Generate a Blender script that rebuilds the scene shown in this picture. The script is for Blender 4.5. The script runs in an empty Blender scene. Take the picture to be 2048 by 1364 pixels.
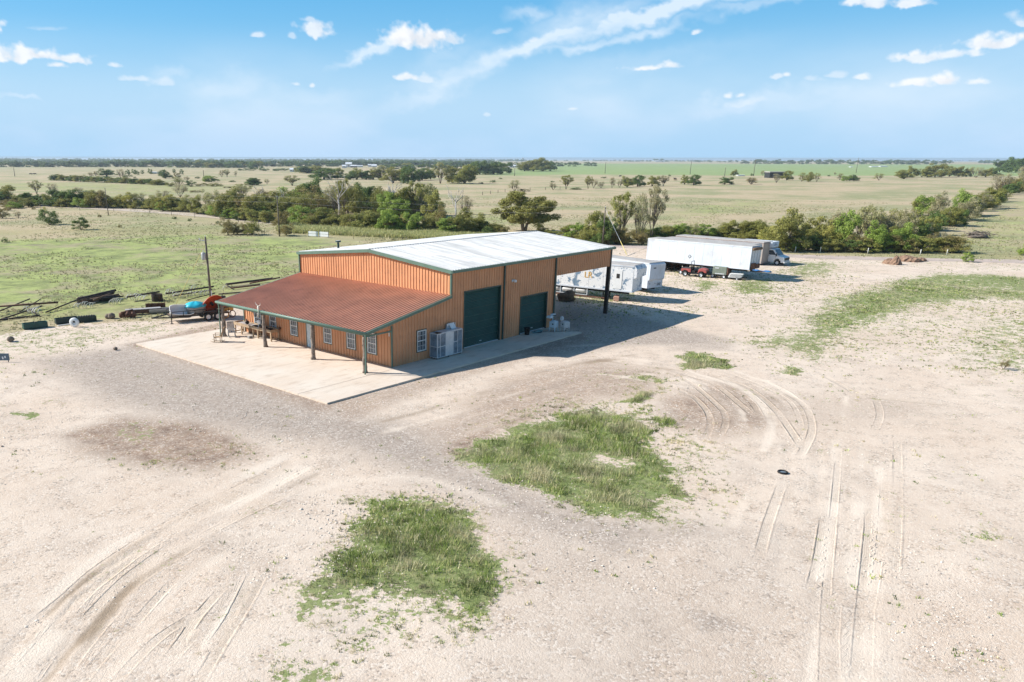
import bpy, math, random
import numpy as np
from mathutils import Vector, Matrix
random.seed(7); rng = np.random.default_rng(7)
C = bpy.context.scene.collection
PI = math.pi

# ------------------------------------------------------------------ camera
YAW, PITCH, ROLL, FPX, PPX, PPY = 43.1984, 20.2215, 0.0877, 1557.6059, 843.2952, 891.8929
CAM = np.array([-36.7807, -37.3516, 13.5061])
_y, _p, _r = map(math.radians, (YAW, PITCH, ROLL))
FW = np.array([math.cos(_y)*math.cos(_p), math.sin(_y)*math.cos(_p), -math.sin(_p)])
_R = np.array([math.sin(_y), -math.cos(_y), 0.]); _U = np.cross(_R, FW)
RT = _R*math.cos(_r)+_U*math.sin(_r); UP = -_R*math.sin(_r)+_U*math.cos(_r)
GZ = -0.1                                   # level of the open ground; slab top is z = 0
def ray(px, py): return FW*FPX+RT*(px-PPX)-UP*(py-PPY)
def at(px, py, z=GZ):
    d = ray(px, py); t = (z-CAM[2])/d[2]; return CAM+t*d
def high(px, py, g):
    """height above ground of a point seen at (px,py) that stands over ground point g"""
    d = ray(px, py); t = np.hypot(*(g[:2]-CAM[:2]))/math.hypot(d[0], d[1]); return (CAM+t*d)[2]-g[2]
def mpp(g):                                  # metres per photo pixel at ground point g
    return float((g-CAM)@FW)/FPX
cd = bpy.data.cameras.new('camera'); cam = bpy.data.objects.new('camera', cd); C.objects.link(cam)
cd.sensor_width = 36; cd.lens = FPX/2048*36
cd.shift_x = (1024-PPX)/2048; cd.shift_y = (PPY-682)/2048
cd.clip_start = 0.5; cd.clip_end = 30000
M = Matrix(((RT[0], UP[0], -FW[0], CAM[0]), (RT[1], UP[1], -FW[1], CAM[1]), (RT[2], UP[2], -FW[2], CAM[2]), (0, 0, 0, 1)))
cam.matrix_world = M
bpy.context.scene.camera = cam

# ------------------------------------------------------------------ tagging helpers
def tag(o, label, cat, group=None, kind=None):
    if label: o['label'] = label
    if cat: o['category'] = cat
    if group: o['group'] = group
    if kind: o['kind'] = kind
    return o
def thing(name, label, cat, loc=(0, 0, 0), rz=0, group=None):
    o = bpy.data.objects.new(name, None); C.objects.link(o)
    o.empty_display_size = 0.3
    o.location = loc; o.rotation_euler = (0, 0, rz)
    return tag(o, label, cat, group)

# ------------------------------------------------------------------ mesh builder
class MB:
    def __init__(s): s.v = []; s.f = []; s.m = []; s.sm = []
    def add(s, vs, fs, mi=0, smooth=False):
        b = len(s.v); s.v += [tuple(v) for v in vs]
        for f in fs: s.f.append([b+i for i in f]); s.m.append(mi); s.sm.append(smooth)
        return s
    def box(s, x0, x1, y0, y1, z0, z1, mi=0):
        vs = [(x0,y0,z0),(x1,y0,z0),(x1,y1,z0),(x0,y1,z0),(x0,y0,z1),(x1,y0,z1),(x1,y1,z1),(x0,y1,z1)]
        return s.add(vs, [(0,3,2,1),(4,5,6,7),(0,1,5,4),(1,2,6,5),(2,3,7,6),(3,0,4,7)], mi)
    def obox(s, c, u, v, w, mi=0):
        c, u, v, w = map(np.array, (c, u, v, w))
        vs = [c+a*u+b*v+d*w for d in (-1, 1) for a, b in ((-1,-1),(1,-1),(1,1),(-1,1))]
        return s.add(vs, [(0,3,2,1),(4,5,6,7),(0,1,5,4),(1,2,6,5),(2,3,7,6),(3,0,4,7)], mi)
    def bar(s, a, b, w, h, mi=0):
        a, b = np.array(a, float), np.array(b, float); d = b-a; L = np.linalg.norm(d); d = d/L
        up = np.array([0, 0, 1.]) if abs(d[2]) < .95 else np.array([1., 0, 0])
        r = np.cross(d, up); r /= np.linalg.norm(r); u = np.cross(r, d)
        return s.obox((a+b)/2, d*L/2, r*w/2, u*h/2, mi)
    def tube(s, pts, r, n=6, mi=0, cap=True, smooth=True):
        pts = [np.array(p, float) for p in pts]
        rs = r if hasattr(r, '__len__') else [r]*len(pts)
        vs = []; prev = None
        for i, p in enumerate(pts):
            d = pts[min(i+1, len(pts)-1)]-pts[max(i-1, 0)]; d = d/(np.linalg.norm(d)+1e-9)
            if prev is None:
                a = np.array([0, 0, 1.]) if abs(d[2]) < .9 else np.array([1., 0, 0]); x = np.cross(d, a)
            else: x = prev-d*(prev@d)
            x /= np.linalg.norm(x)+1e-9; prev = x; y = np.cross(d, x)
            for k in range(n):
                t = 2*PI*k/n; vs.append(p+rs[i]*(math.cos(t)*x+math.sin(t)*y))
        fs = [(i*n+k, i*n+(k+1) % n, (i+1)*n+(k+1) % n, (i+1)*n+k) for i in range(len(pts)-1) for k in range(n)]
        if cap: fs += [tuple(range(n))[::-1], tuple((len(pts)-1)*n+k for k in range(n))]
        return s.add(vs, fs, mi, smooth)
    def cyl(s, a, b, r, n=14, mi=0, r2=None): return s.tube([a, b], [r, r if r2 is None else r2], n, mi, True, False)
    def lathe(s, prof, c, axis='z', n=18, mi=0, smooth=True):
        vs = []
        for r, h in prof:
            for k in range(n):
                t = 2*PI*k/n; a, b = r*math.cos(t), r*math.sin(t)
                vs.append({'z': (c[0]+a, c[1]+b, c[2]+h), 'x': (c[0]+h, c[1]+a, c[2]+b), 'y': (c[0]+b, c[1]+h, c[2]+a)}[axis])
        fs = [(i*n+k, i*n+(k+1) % n, (i+1)*n+(k+1) % n, (i+1)*n+k) for i in range(len(prof)-1) for k in range(n)]
        return s.add(vs, fs, mi, smooth)
    def prism(s, poly, a0, a1, axis='y', mi=0):
        """poly in the plane normal to axis, extruded from a0 to a1"""
        f = {'y': lambda p, a: (p[0], a, p[1]), 'x': lambda p, a: (a, p[0], p[1]), 'z': lambda p, a: (p[0], p[1], a)}[axis]
        n = len(poly); vs = [f(p, a0) for p in poly]+[f(p, a1) for p in poly]
        fs = [tuple(range(n)), tuple(range(2*n-1, n-1, -1))]+[(i, i+n, (i+1) % n+n, (i+1) % n) for i in range(n)]
        return s.add(vs, fs, mi)
    def blob(s, c, r, seed=0, amp=.2, nu=10, nv=7, mi=0, flat=1.0, smooth=True):
        rd = random.Random(seed); ph = [rd.uniform(0, 6) for _ in range(6)]
        r = r if hasattr(r, '__len__') else (r, r, r)
        vs = []
        for j in range(nv+1):
            t = PI*j/nv
            for i in range(nu):
                p = 2*PI*i/nu; x, y, z = math.sin(t)*math.cos(p), math.sin(t)*math.sin(p), math.cos(t)
                k = 1+amp*(math.sin(3*x+ph[0])*math.sin(3*y+ph[1])+.6*math.sin(5*z+ph[2]+4*x)+rd.uniform(-.3, .3))
                vs.append((c[0]+r[0]*k*x, c[1]+r[1]*k*y, c[2]+r[2]*k*z))
        fs = [(j*nu+i, (j+1)*nu+i, (j+1)*nu+(i+1) % nu, j*nu+(i+1) % nu) for j in range(nv) for i in range(nu)]
        return s.add(vs, fs, mi, smooth)
    def mesh(s, name, mats):
        me = bpy.data.meshes.new(name); me.from_pydata(s.v, [], s.f)
        for m in (mats if isinstance(mats, (list, tuple)) else [mats]): me.materials.append(m)
        me.polygons.foreach_set('material_index', s.m); me.polygons.foreach_set('use_smooth', s.sm)
        me.update(); return me
    def build(s, name, mats, parent=None, bevel=0, loc=None, rz=0):
        o = bpy.data.objects.new(name, s.mesh(name, mats)); C.objects.link(o)
        if parent is not None: o.parent = parent
        if loc is not None: o.location = loc; o.rotation_euler = (0, 0, rz)
        if bevel:
            b = o.modifiers.new('bevel', 'BEVEL'); b.width = bevel; b.segments = 2; b.limit_method = 'ANGLE'
        return o
def copy_tree(o, parent=None):
    c = o.copy(); C.objects.link(c); c.parent = parent
    for ch in list(o.children): copy_tree(ch, c)
    return c
def np_mesh(name, V, F, mat, cols=None):
    """V (n,3), F (m,k) with constant k"""
    me = bpy.data.meshes.new(name); V = np.ascontiguousarray(V, np.float32); F = np.ascontiguousarray(F, np.int32)
    m, k = F.shape
    me.vertices.add(len(V)); me.vertices.foreach_set('co', V.ravel())
    me.loops.add(m*k); me.loops.foreach_set('vertex_index', F.ravel())
    me.polygons.add(m); me.polygons.foreach_set('loop_start', np.arange(0, m*k, k, dtype=np.int32))
    me.update(calc_edges=True)
    if cols:
        for nm, arr in cols.items():
            a = me.attributes.new(nm, 'FLOAT_COLOR', 'POINT'); a.data.foreach_set('color', np.ascontiguousarray(arr, np.float32).ravel())
    me.materials.append(mat); return me

# ------------------------------------------------------------------ materials
class NT:
    def __init__(s, m): s.t = m.node_tree; s.n = s.t.nodes; s.l = s.t.links
    def new(s, typ, **kw):
        n = s.n.new(typ)
        for k, v in kw.items(): setattr(n, k, v)
        return n
    def put(s, sock, val):
        if isinstance(val, bpy.types.NodeSocket): s.l.new(val, sock)
        elif isinstance(val, (tuple, list)) and len(val) == 3 and sock.type == 'RGBA': sock.default_value = (*val, 1)
        else: sock.default_value = val
    def math(s, op, a, b=0.0, c=None, clamp=False):
        n = s.new('ShaderNodeMath', operation=op, use_clamp=clamp); s.put(n.inputs[0], a); s.put(n.inputs[1], b)
        if c is not None: s.put(n.inputs[2], c)
        return n.outputs[0]
    def mix(s, f, a, b, mode='MIX'):
        n = s.new('ShaderNodeMix', data_type='RGBA', blend_type=mode); s.put(n.inputs[0], f); s.put(n.inputs[6], a); s.put(n.inputs[7], b)
        return n.outputs[2]
    def ramp(s, v, a, b, lo=0.0, hi=1.0):
        n = s.new('ShaderNodeMapRange', interpolation_type='SMOOTHSTEP'); s.put(n.inputs[0], v)
        for i, x in enumerate((a, b, lo, hi)): s.put(n.inputs[i+1], x)
        return n.outputs[0]
    def noise(s, vec, scale, detail=4, rough=.55, dist=0.0):
        n = s.new('ShaderNodeTexNoise'); s.put(n.inputs['Vector'], vec); s.put(n.inputs['Scale'], scale)
        s.put(n.inputs['Detail'], detail); s.put(n.inputs['Roughness'], rough); s.put(n.inputs['Distortion'], dist)
        return n.outputs[0]
    def vscale(s, v, k):
        n = s.new('ShaderNodeVectorMath', operation='MULTIPLY'); s.put(n.inputs[0], v); n.inputs[1].default_value = k; return n.outputs[0]
def mat(name, col, rough=.7, metal=0, var=.12, vs=3.0, dirt=None, dirt_amt=.0, dirt_scale=2., bump=0, bscale=20, spec=.4, streak=0, alpha=1):
    m = bpy.data.materials.new(name); m.use_nodes = True; t = NT(m); b = t.n['Principled BSDF']
    g = t.new('ShaderNodeNewGeometry').outputs['Position']
    n = t.noise(g, vs, 5)
    c = t.mix(t.ramp(n, .3, .7), tuple(x*(1-var) for x in col), tuple(min(1, x*(1+var)) for x in col))
    if streak:
        sn = t.noise(t.vscale(g, (5., 5., .35)), 1.2, 4, .6)
        c = t.mix(t.math('MULTIPLY', t.ramp(sn, .45, .8), streak), c, dirt or (.2, .16, .12))
    if dirt_amt:
        dn = t.noise(g, dirt_scale, 6, .65)
        c = t.mix(t.math('MULTIPLY', t.ramp(dn, .5, .72), dirt_amt), c, dirt)
    t.put(b.inputs['Base Color'], c)
    b.inputs['Roughness'].default_value = rough; b.inputs['Metallic'].default_value = metal
    b.inputs['Specular IOR Level'].default_value = spec
    if bump:
        bn = t.new('ShaderNodeBump'); bn.inputs['Strength'].default_value = bump; bn.inputs['Distance'].default_value = .02
        t.put(bn.inputs['Height'], t.noise(g, bscale, 5)); t.l.new(bn.outputs[0], b.inputs['Normal'])
    if alpha < 1: b.inputs['Alpha'].default_value = alpha
    return m
ORANGE = mat('orange_siding', (.615, .292, .145), .5, 0, .09, .6, (.34, .16, .09), .35, 1.3, streak=.25)
ROOFRED = mat('copper_roof', (.60, .285, .18), .42, 0, .10, .5, (.24, .10, .07), .3, .8)
def roofw():
    m = bpy.data.materials.new('galvalume_roof'); m.use_nodes = True; t = NT(m); b = t.n['Principled BSDF']; g = t.new('ShaderNodeNewGeometry').outputs['Position']
    n1 = t.noise(t.vscale(g, (3.2, .12, .12)), 1.0, 5, .7); n2 = t.noise(t.vscale(g, (11., .5, .5)), 1.0, 4, .7); n3 = t.noise(g, .6, 5)
    c = t.mix(t.ramp(n1, .35, .65), (.37, .37, .37), (.59, .59, .585)); c = t.mix(t.math('MULTIPLY', t.ramp(n2, .5, .75), .6), c, (.24, .25, .27)); c = t.mix(t.math('MULTIPLY', t.ramp(n3, .5, .8), .35), c, (.36, .35, .34))
    t.put(b.inputs['Base Color'], c); b.inputs['Roughness'].default_value = .6; b.inputs['Specular IOR Level'].default_value = .2; return m
ROOFW = roofw()
GREEN = mat('green_trim', (.115, .185, .14), .45, 0, .08, 1.5)
DGREEN = mat('dark_green_door', (.012, .06, .05), .55, 0, .12, 1.2)
WHITE = mat('white_paint', (.78, .78, .77), .5, 0, .04)
GLASS = mat('window_glass', (.09, .11, .13), .08, 0, .5, .9, spec=.8)
GLASS2 = mat('hazy_panel', (.16, .21, .26), .25, 0, .35, 2.5, spec=.6)
CEDAR = mat('cedar_log', (.24, .19, .155), .9, 0, .35, 5, (.10, .07, .05), .6, 6, bump=.8, bscale=14, streak=.4)
WOOD = mat('weathered_wood', (.42, .30, .19), .85, 0, .25, 6, (.2, .13, .08), .4, 5)
GREYWOOD = mat('grey_wood', (.36, .34, .33), .9, 0, .2, 5)
DARKWOOD = mat('brown_wood', (.16, .10, .06), .85, 0, .3, 6)
STEELD = mat('dark_steel', (.035, .033, .032), .6, .3, .3, 4)
RUST = mat('rusty_steel', (.15, .07, .045), .85, .1, .4, 3, (.05, .03, .025), .6, 4)
RUSTD = mat('dark_rusty_pipe', (.06, .045, .04), .85, .1, .4, 3, (.16, .08, .05), .4, 3)
BLACK = mat('black_rubber', (.018, .018, .018), .8)
PALE = mat('pale_tines', (.62, .60, .54), .7, 0, .15)
ALU = mat('aluminium_frame', (.62, .65, .68), .4, .3, .08)
TRWHITE = mat('trailer_white', (.60, .64, .70), .6, 0, .06, .8, (.44, .42, .40), .5, .7, streak=.35, spec=.2)
TRROOF = mat('dusty_trailer_roof', (.42, .39, .36), .7, 0, .12, .8, (.25, .22, .2), .5, 1.5)
TANBOX = mat('tan_grey_box', (.36, .31, .275), .75, 0, .1, .8, (.28, .22, .18), .5, 1.2, streak=.25)
TANSIDE = mat('primer_grey_end', (.27, .23, .22), .8, 0, .2, 1.5, (.16, .09, .06), .6, 1.2)
RED = mat('faded_red', (.36, .085, .075), .45, 0, .15, 3)
ORRED = mat('orange_red_paint', (.50, .085, .03), .5, 0, .2, 3, (.15, .05, .03), .5, 4)
YELL = mat('yellow_machine', (.50, .30, .07), .6, 0, .2, 3, (.12, .07, .04), .5, 4)
TEAL = mat('turquoise_plastic', (.03, .45, .58), .4, 0, .1, 3)
GALV = mat('galvanised_tank', (.46, .46, .45), .5, .3, .12, 3)
OLIVE = mat('olive_metal', (.17, .20, .16), .6, 0, .1, 3, (.3, .3, .27), .3, 3)
BLUE = mat('blue_tarp', (.03, .17, .42), .6, 0, .15, 3)
BLOCK = mat('concrete_block', (.42, .40, .38), .9, 0, .1, 5)
ROCK = mat('limestone_rock', (.22, .17, .13), .95, 0, .25, 4, bump=.6)
SOILM = mat('red_soil_heap', (.24, .15, .10), 1, 0, .3, 2, bump=.9, bscale=6)
BARKP = mat('dead_pale_wood', (.50, .46, .42), .9, 0, .15, 3)
POLE = mat('pole_wood', (.14, .115, .095), .9, 0, .25, 2)
HOUSEW = mat('far_white_wall', (.60, .60, .59), .7)
HOUSER = mat('far_metal_roof', (.62, .64, .66), .5)
HOUSED = mat('far_brown_wall', (.20, .15, .12), .8)
YGUY = mat('yellow_guy_guard', (.62, .50, .16), .6)
BONE = mat('bone_white', (.72, .66, .56), .8)
SOLAR = mat('dark_sign_back', (.10, .14, .18), .5)
COW = mat('cow_black', (.03, .022, .02), .8, 0, .3, .8)
PATCH = None

# patchy trailer skin: white paint flaking to blue-grey where decals were pulled off
def patch_mat(name='patchy_white_skin'):
    m = bpy.data.materials.new(name); m.use_nodes = True; t = NT(m); b = t.n['Principled BSDF']
    g = t.new('ShaderNodeTexCoord').outputs['Object']
    n1 = t.noise(t.vscale(g, (.8, 1., .9)), 1.1, 6, .72); n2 = t.noise(t.vscale(g, (1.6, 1, 3.5)), 2.1, 5, .7)
    a = t.math('MAXIMUM', t.ramp(n1, .54, .57), t.ramp(n2, .59, .62))
    c = t.mix(a, (.76, .76, .76), (.17, .25, .34)); c = t.mix(t.math('MULTIPLY', t.ramp(t.noise(g, 4, 5, .7), .62, .7), .5), c, (.12, .14, .16))
    t.put(b.inputs['Base Color'], c); b.inputs['Roughness'].default_value = .55
    return m
PATCH = patch_mat()

# foliage
def leaf_mat(name, c1, c2, c3):
    m = bpy.data.materials.new(name); m.use_nodes = True; t = NT(m); b = t.n['Principled BSDF']; out = t.n['Material Output']
    a = t.new('ShaderNodeAttribute', attribute_name='tint').outputs['Fac']
    oi = t.new('ShaderNodeObjectInfo').outputs['Random']
    c = t.mix(a, c1, c2); c = t.mix(t.math('MULTIPLY', oi, .55), c, c3)
    t.put(b.inputs['Base Color'], c); b.inputs['Roughness'].default_value = .65; b.inputs['Specular IOR Level'].default_value = .25
    tr = t.new('ShaderNodeBsdfTranslucent'); t.put(tr.inputs[0], c); ms = t.new('ShaderNodeMixShader'); ms.inputs[0].default_value = .3
    t.l.new(b.outputs[0], ms.inputs[1]); t.l.new(tr.outputs[0], ms.inputs[2]); t.l.new(ms.outputs[0], out.inputs[0])
    return m
LEAF = {
 'dark':  leaf_mat('dark_green_leaves', (0.068, 0.122, 0.029), (0.211, 0.287, 0.075), (0.151, 0.201, 0.057)),
 'olive': leaf_mat('olive_leaves', (0.166, 0.179, 0.040), (0.422, 0.416, 0.115), (0.302, 0.273, 0.081)),
 'green': leaf_mat('bright_green_leaves', (0.151, 0.223, 0.040), (0.438, 0.532, 0.127), (0.287, 0.389, 0.069)),
 'yellow': leaf_mat('yellow_green_leaves', (0.257, 0.259, 0.052), (0.604, 0.561, 0.149), (0.422, 0.374, 0.103)),
 'pale':  leaf_mat('pale_grey_green_leaves', (0.271, 0.266, 0.109), (0.559, 0.532, 0.265), (0.422, 0.402, 0.196)),
 'brown': leaf_mat('brown_olive_leaves', (0.151, 0.129, 0.046), (0.422, 0.338, 0.144), (0.302, 0.259, 0.086)),
 'grey':  leaf_mat('grey_twigs_leaves', (0.287, 0.245, 0.138), (0.559, 0.489, 0.299), (0.378, 0.359, 0.184)),
 'far':   leaf_mat('distant_green_leaves', (0.068, 0.108, 0.046), (0.196, 0.245, 0.092), (0.136, 0.187, 0.069)),
}
BARK = mat('grey_bark', (.17, .14, .115), .95, 0, .3, 3)

# ------------------------------------------------------------------ sky, sun, air
SUN_AZ, SUN_EL = math.radians(126.6), math.radians(35.4)
S = bpy.context.scene
S.view_settings.view_transform = 'Standard'; S.view_settings.look = 'None'; S.view_settings.exposure = 0.58; S.view_settings.gamma = 1
S.cycles.max_bounces = 6; S.cycles.diffuse_bounces = 2; S.cycles.glossy_bounces = 2; S.cycles.transparent_max_bounces = 6
S.cycles.volume_bounces = 0; S.cycles.use_denoising = True
W = bpy.data.worlds.new('World'); S.world = W; W.use_nodes = True
class WT(NT):
    pass
t = WT(W); bg = t.n['Background']
sky = t.new('ShaderNodeTexSky', sky_type='NISHITA', sun_disc=False)
sky.sun_elevation = SUN_EL; sky.sun_rotation = PI/2-SUN_AZ; sky.altitude = 200; sky.air_density = 1.0; sky.dust_density = .6; sky.ozone_density = 2.2
gen = t.new('ShaderNodeTexCoord').outputs['Generated']
sp = t.new('ShaderNodeSeparateXYZ'); t.l.new(gen, sp.inputs[0])
az = t.math('ARCTAN2', sp.outputs[1], sp.outputs[0]); el = t.math('ARCSINE', sp.outputs[2])
hs = t.new('ShaderNodeHueSaturation'); hs.inputs['Saturation'].default_value = 1.0; hs.inputs['Hue'].default_value = .495; hs.inputs['Value'].default_value = 1.0; t.l.new(sky.outputs[0], hs.inputs['Color'])
c = t.mix(t.ramp(el, math.radians(13), 0.0, 0, .92), t.mix(1.0, hs.outputs[0], (.80, 1.22, 1.38), 'MULTIPLY'), (4.0, 5.6, 7.4))
t.l.new(c, bg.inputs[0]); bg.inputs[1].default_value = .07

sd = bpy.data.lights.new('sun', 'SUN'); sd.energy = 5.0; sd.angle = math.radians(.5); sd.color = (1, .955, .89)
so = bpy.data.objects.new('sun', sd); C.objects.link(so)
sv = Vector((math.cos(SUN_AZ)*math.cos(SUN_EL), math.sin(SUN_AZ)*math.cos(SUN_EL), math.sin(SUN_EL)))
so.rotation_euler = sv.to_track_quat('Z', 'Y').to_euler(); so.location = (0, 0, 60)

hz = MB().box(-9500, 9500, -9500, 9500, -1.5, 15.5)
hm = bpy.data.materials.new('haze_air'); hm.use_nodes = True; ht = NT(hm); ht.n.remove(ht.n['Principled BSDF'])
pv = ht.new('ShaderNodeVolumePrincipled'); pv.inputs['Color'].default_value = (.78, .89, 1, 1); pv.inputs['Density'].default_value = 1.1e-4; pv.inputs['Anisotropy'].default_value = .2
ht.l.new(pv.outputs[0], ht.n['Material Output'].inputs['Volume'])
tag(hz.build('haze', hm), None, None, kind='stuff')

# ------------------------------------------------------------------ ground
def axis(lo, hi, st, g, lim):
    core = list(np.arange(lo, hi, st)); a = []; x, s = lo, st
    while x > -lim: s *= g; x -= s; a.append(x)
    b = []; x, s = core[-1], st
    while x < lim: s *= g; x += s; b.append(x)
    return np.array(a[::-1]+core+b)
gx, gy = axis(-38, 34, .17, 1.033, 9400), axis(-50, 28, .17, 1.033, 9400)
NX, NY = len(gx), len(gy)
X, Y = np.meshgrid(gx, gy, indexing='ij'); X = X.ravel(); Y = Y.ravel()
def vnoise(x, y, sc, seed, octv=4):
    out = np.zeros_like(x); amp = 1; tot = 0
    for o in range(octv):
        r = np.random.default_rng(seed+o).random((256, 256))
        u, v = x*sc*2**o+seed*7.3, y*sc*2**o+seed*3.1
        i, j = np.floor(u).astype(int), np.floor(v).astype(int); fx, fy = u-i, v-j; fx = fx*fx*(3-2*fx); fy = fy*fy*(3-2*fy)
        i0, i1, j0, j1 = i % 256, (i+1) % 256, j % 256, (j+1) % 256
        out += amp*((r[i0, j0]*(1-fx)+r[i1, j0]*fx)*(1-fy)+(r[i0, j1]*(1-fx)+r[i1, j1]*fx)*fy); tot += amp; amp *= .5
    return out/tot
def G(pts): return np.array([at(*p)[:2] for p in pts])
def sdist(P, x, y):
    """signed distance, positive inside"""
    d = np.full(x.shape, 1e18); ins = np.zeros(x.shape, bool); n = len(P)
    for i in range(n):
        a, b = P[i], P[(i+1) % n]; e = b-a; L = e@e+1e-12
        k = np.clip(((x-a[0])*e[0]+(y-a[1])*e[1])/L, 0, 1)
        d = np.minimum(d, (x-a[0]-k*e[0])**2+(y-a[1]-k*e[1])**2)
        c = (a[1] > y) != (b[1] > y)
        with np.errstate(divide='ignore', invalid='ignore'): xi = (b[0]-a[0])*(y-a[1])/(b[1]-a[1])+a[0]
        ins ^= c & (x < xi)
    d = np.sqrt(d); return np.where(ins, d, -d)
WARP = {}
def warp(x, y):
    k = x.size
    if k not in WARP: WARP[k] = (x+(vnoise(x, y, .8, 91, 4)-.5)*2.0+(vnoise(x, y, .12, 95, 2)-.5)*1.6, y+(vnoise(x, y, .8, 92, 4)-.5)*2.0+(vnoise(x, y, .12, 96, 2)-.5)*1.6)
    return WARP[k]
def sm(v, a, b): k = np.clip((v-a)/(b-a), 0, 1); return k*k*(3-2*k)
def region(pts, soft, x=None, y=None):
    x = X if x is None else x; y = Y if y is None else y
    P = G(pts); lo, hi = P.min(0)-soft*2, P.max(0)+soft*2
    m = (x > lo[0]) & (x < hi[0]) & (y > lo[1]) & (y < hi[1]); out = np.zeros(x.shape)
    out[m] = sm(sdist(P, x[m], y[m]), -soft, soft); return out
P1 = [(900,903),(942,873),(1035,851),(1133,818),(1191,808),(1200,822),(1270,812),(1262,833),(1275,850),(1272,884),(1336,933),(1325,958),(1384,991),(1300,1004),(1345,1032),(1308,1040),(1199,1025),(1122,1002),(1051,966),(956,930)]
P1B = [(1160,905),(1230,915),(1265,935),(1225,935),(1170,925)]
P1S = [(1270,840),(1350,850),(1420,900),(1420,1000),(1390,1040),(1310,1050),(1300,990),(1290,900)]
P2 = [(707,998),(760,990),(814,984),(849,993),(950,1025),(977,1072),(1003,1108),(986,1167),(956,1206),(870,1200),(758,1160),(666,1178),(600,1212),(576,1206),(604,1161),(650,1126),(690,1085),(684,1049),(720,1030)]
P2S = [(570,1150),(690,1140),(960,1190),(950,1235),(860,1260),(700,1290),(600,1240)]
P3 = [(522,1268),(560,1253),(600,1262),(590,1285),(540,1292)]
P3B = [(518,1345),(560,1303),(620,1296),(680,1300),(665,1330),(600,1357),(530,1364)]
P4 = [(1462,683),(1568,663),(1600,640),(1617,612),(1670,590),(1720,574),(1858,545),(1997,548),(2100,560),(2100,600),(1973,598),(1858,612),(1765,645),(1700,668),(1680,705),(1660,727),(1617,722),(1560,700)]
P5 = [(1352,712),(1375,701),(1420,706),(1458,722),(1450,738),(1370,741)]
P6 = [(1542,745),(1575,728),(1605,738),(1590,750)]
P7 = [(1870,690),(1920,650),(2048,600),(2200,620),(2200,760),(2048,752),(1960,745),(1893,735)]
P9 = [(1930,1060),(1980,1056),(2034,1080),(2034,1092),(1945,1082)]
P10 = [(1960,1330),(2048,1325),(2080,1400),(1970,1400)]
YARD = [(-400,672),(0,668),(110,655),(200,648),(330,640),(440,625),(530,590),(640,560),(800,520),(1000,492),(1120,484),(1200,486),(1290,494),(1400,500),(1600,513),(1800,518),(2048,523),(2600,535),(3600,900),(2600,1900),(-300,1900),(-900,1000)]
def density(x, y):
    """how much low grass covers the yard at (x,y): (dense, sparse)"""
    x, y = warp(x, y); r = lambda p, s: region(p, s*1.5, x, y)
    dn = np.maximum.reduce([(r(P1, .8)-r(P1B, .5)*.6)*(.72+.4*vnoise(x, y, .5, 143, 3)), r(P2, .8)*(.72+.4*vnoise(x, y, .5, 144, 3)), r(P4, 2.2)*(.58+.34*vnoise(x, y, .22, 141, 4)), r(P5, .5), r(P6, .5)*.9, r([(1200,808),(1260,780),(1315,784),(1240,806)], .4), r([(1262,835),(1300,831),(1328,842),(1290,850)], .4), r([(1235,745),(1300,752),(1320,760),(1270,765)], .5)*.7,
        r([(48,826),(84,822),(85,833),(50,834)], .3), r([(1440,560),(1545,556),(1560,585),(1470,590)], 1.5)*.7, r([(1380,560),(1440,562),(1440,578),(1390,580)], 1.2)*.75, r([(1560,520),(1690,524),(1700,545),(1600,560),(1540,545)], 3)*.65,
        r([(250,840),(300,830),(330,870),(280,885),(240,870)], .7)*.45, r([(1180,545),(1260,545),(1290,600),(1200,610),(1110,600)], 1.5)*.55, r([(1655,535),(1850,541),(1640,560),(1600,548)], 2)*.3])
    spr = np.maximum.reduce([r(P1S, 1.)*.9, r(P2S, .6)*1.0, r(P3, .25)*1.25, r(P3B, .35)*1.25, r(P7, 2.5)*1.18, r(P9, .3)*1.1, r(P10, .4), r([(1900,545),(2300,560),(2300,620),(1900,600)], 3)*1.1,
        r([(120,850),(330,835),(450,890),(420,925),(240,920),(150,890)], 1.2)*.5, r([(0,820),(50,805),(140,810),(130,838),(0,845)], .8)*.6, r([(940,850),(1040,820),(1140,790),(1150,815),(1040,850)], .6)*.85,
        r([(-200,672),(200,652),(330,642),(350,668),(230,680),(110,712),(-200,705)], 1.3)*1.05, r([(330,640),(440,640),(470,660),(340,672)], 1.)*.6, r([(1480,690),(1600,640),(1900,575),(2100,620),(1700,720),(1560,720)], 2)*.85,
        r([(1310,520),(1640,520),(1700,560),(1600,620),(1330,640),(1120,640)], 3)*.55, r([(1230,500),(1290,497),(1290,530),(1230,525)], 2)*.6, r([(1600,512),(2100,524),(2100,545),(1600,530)], 2.)*.75, r([(1200,745),(1300,740),(1340,790),(1240,800)], 1.)*.55])
    return dn, spr
dn, spr = density(X, Y)
WX, WY = warp(X, Y); far_ = np.clip(np.hypot(X, Y)/60, 1, 8)
yard = region(YARD, 2.2, X+(WX-X)*far_*.9, Y+(WY-Y)*far_*.9)
nA, nB, nC = vnoise(X, Y, .35, 3), vnoise(X, Y, 1.3, 11), vnoise(X, Y, .06, 21)
cover = np.clip(np.maximum(dn*1.0, spr*.42), 0, 1)
cover = np.maximum(cover, .22*sm(nA, .52, .72)*yard)
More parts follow.
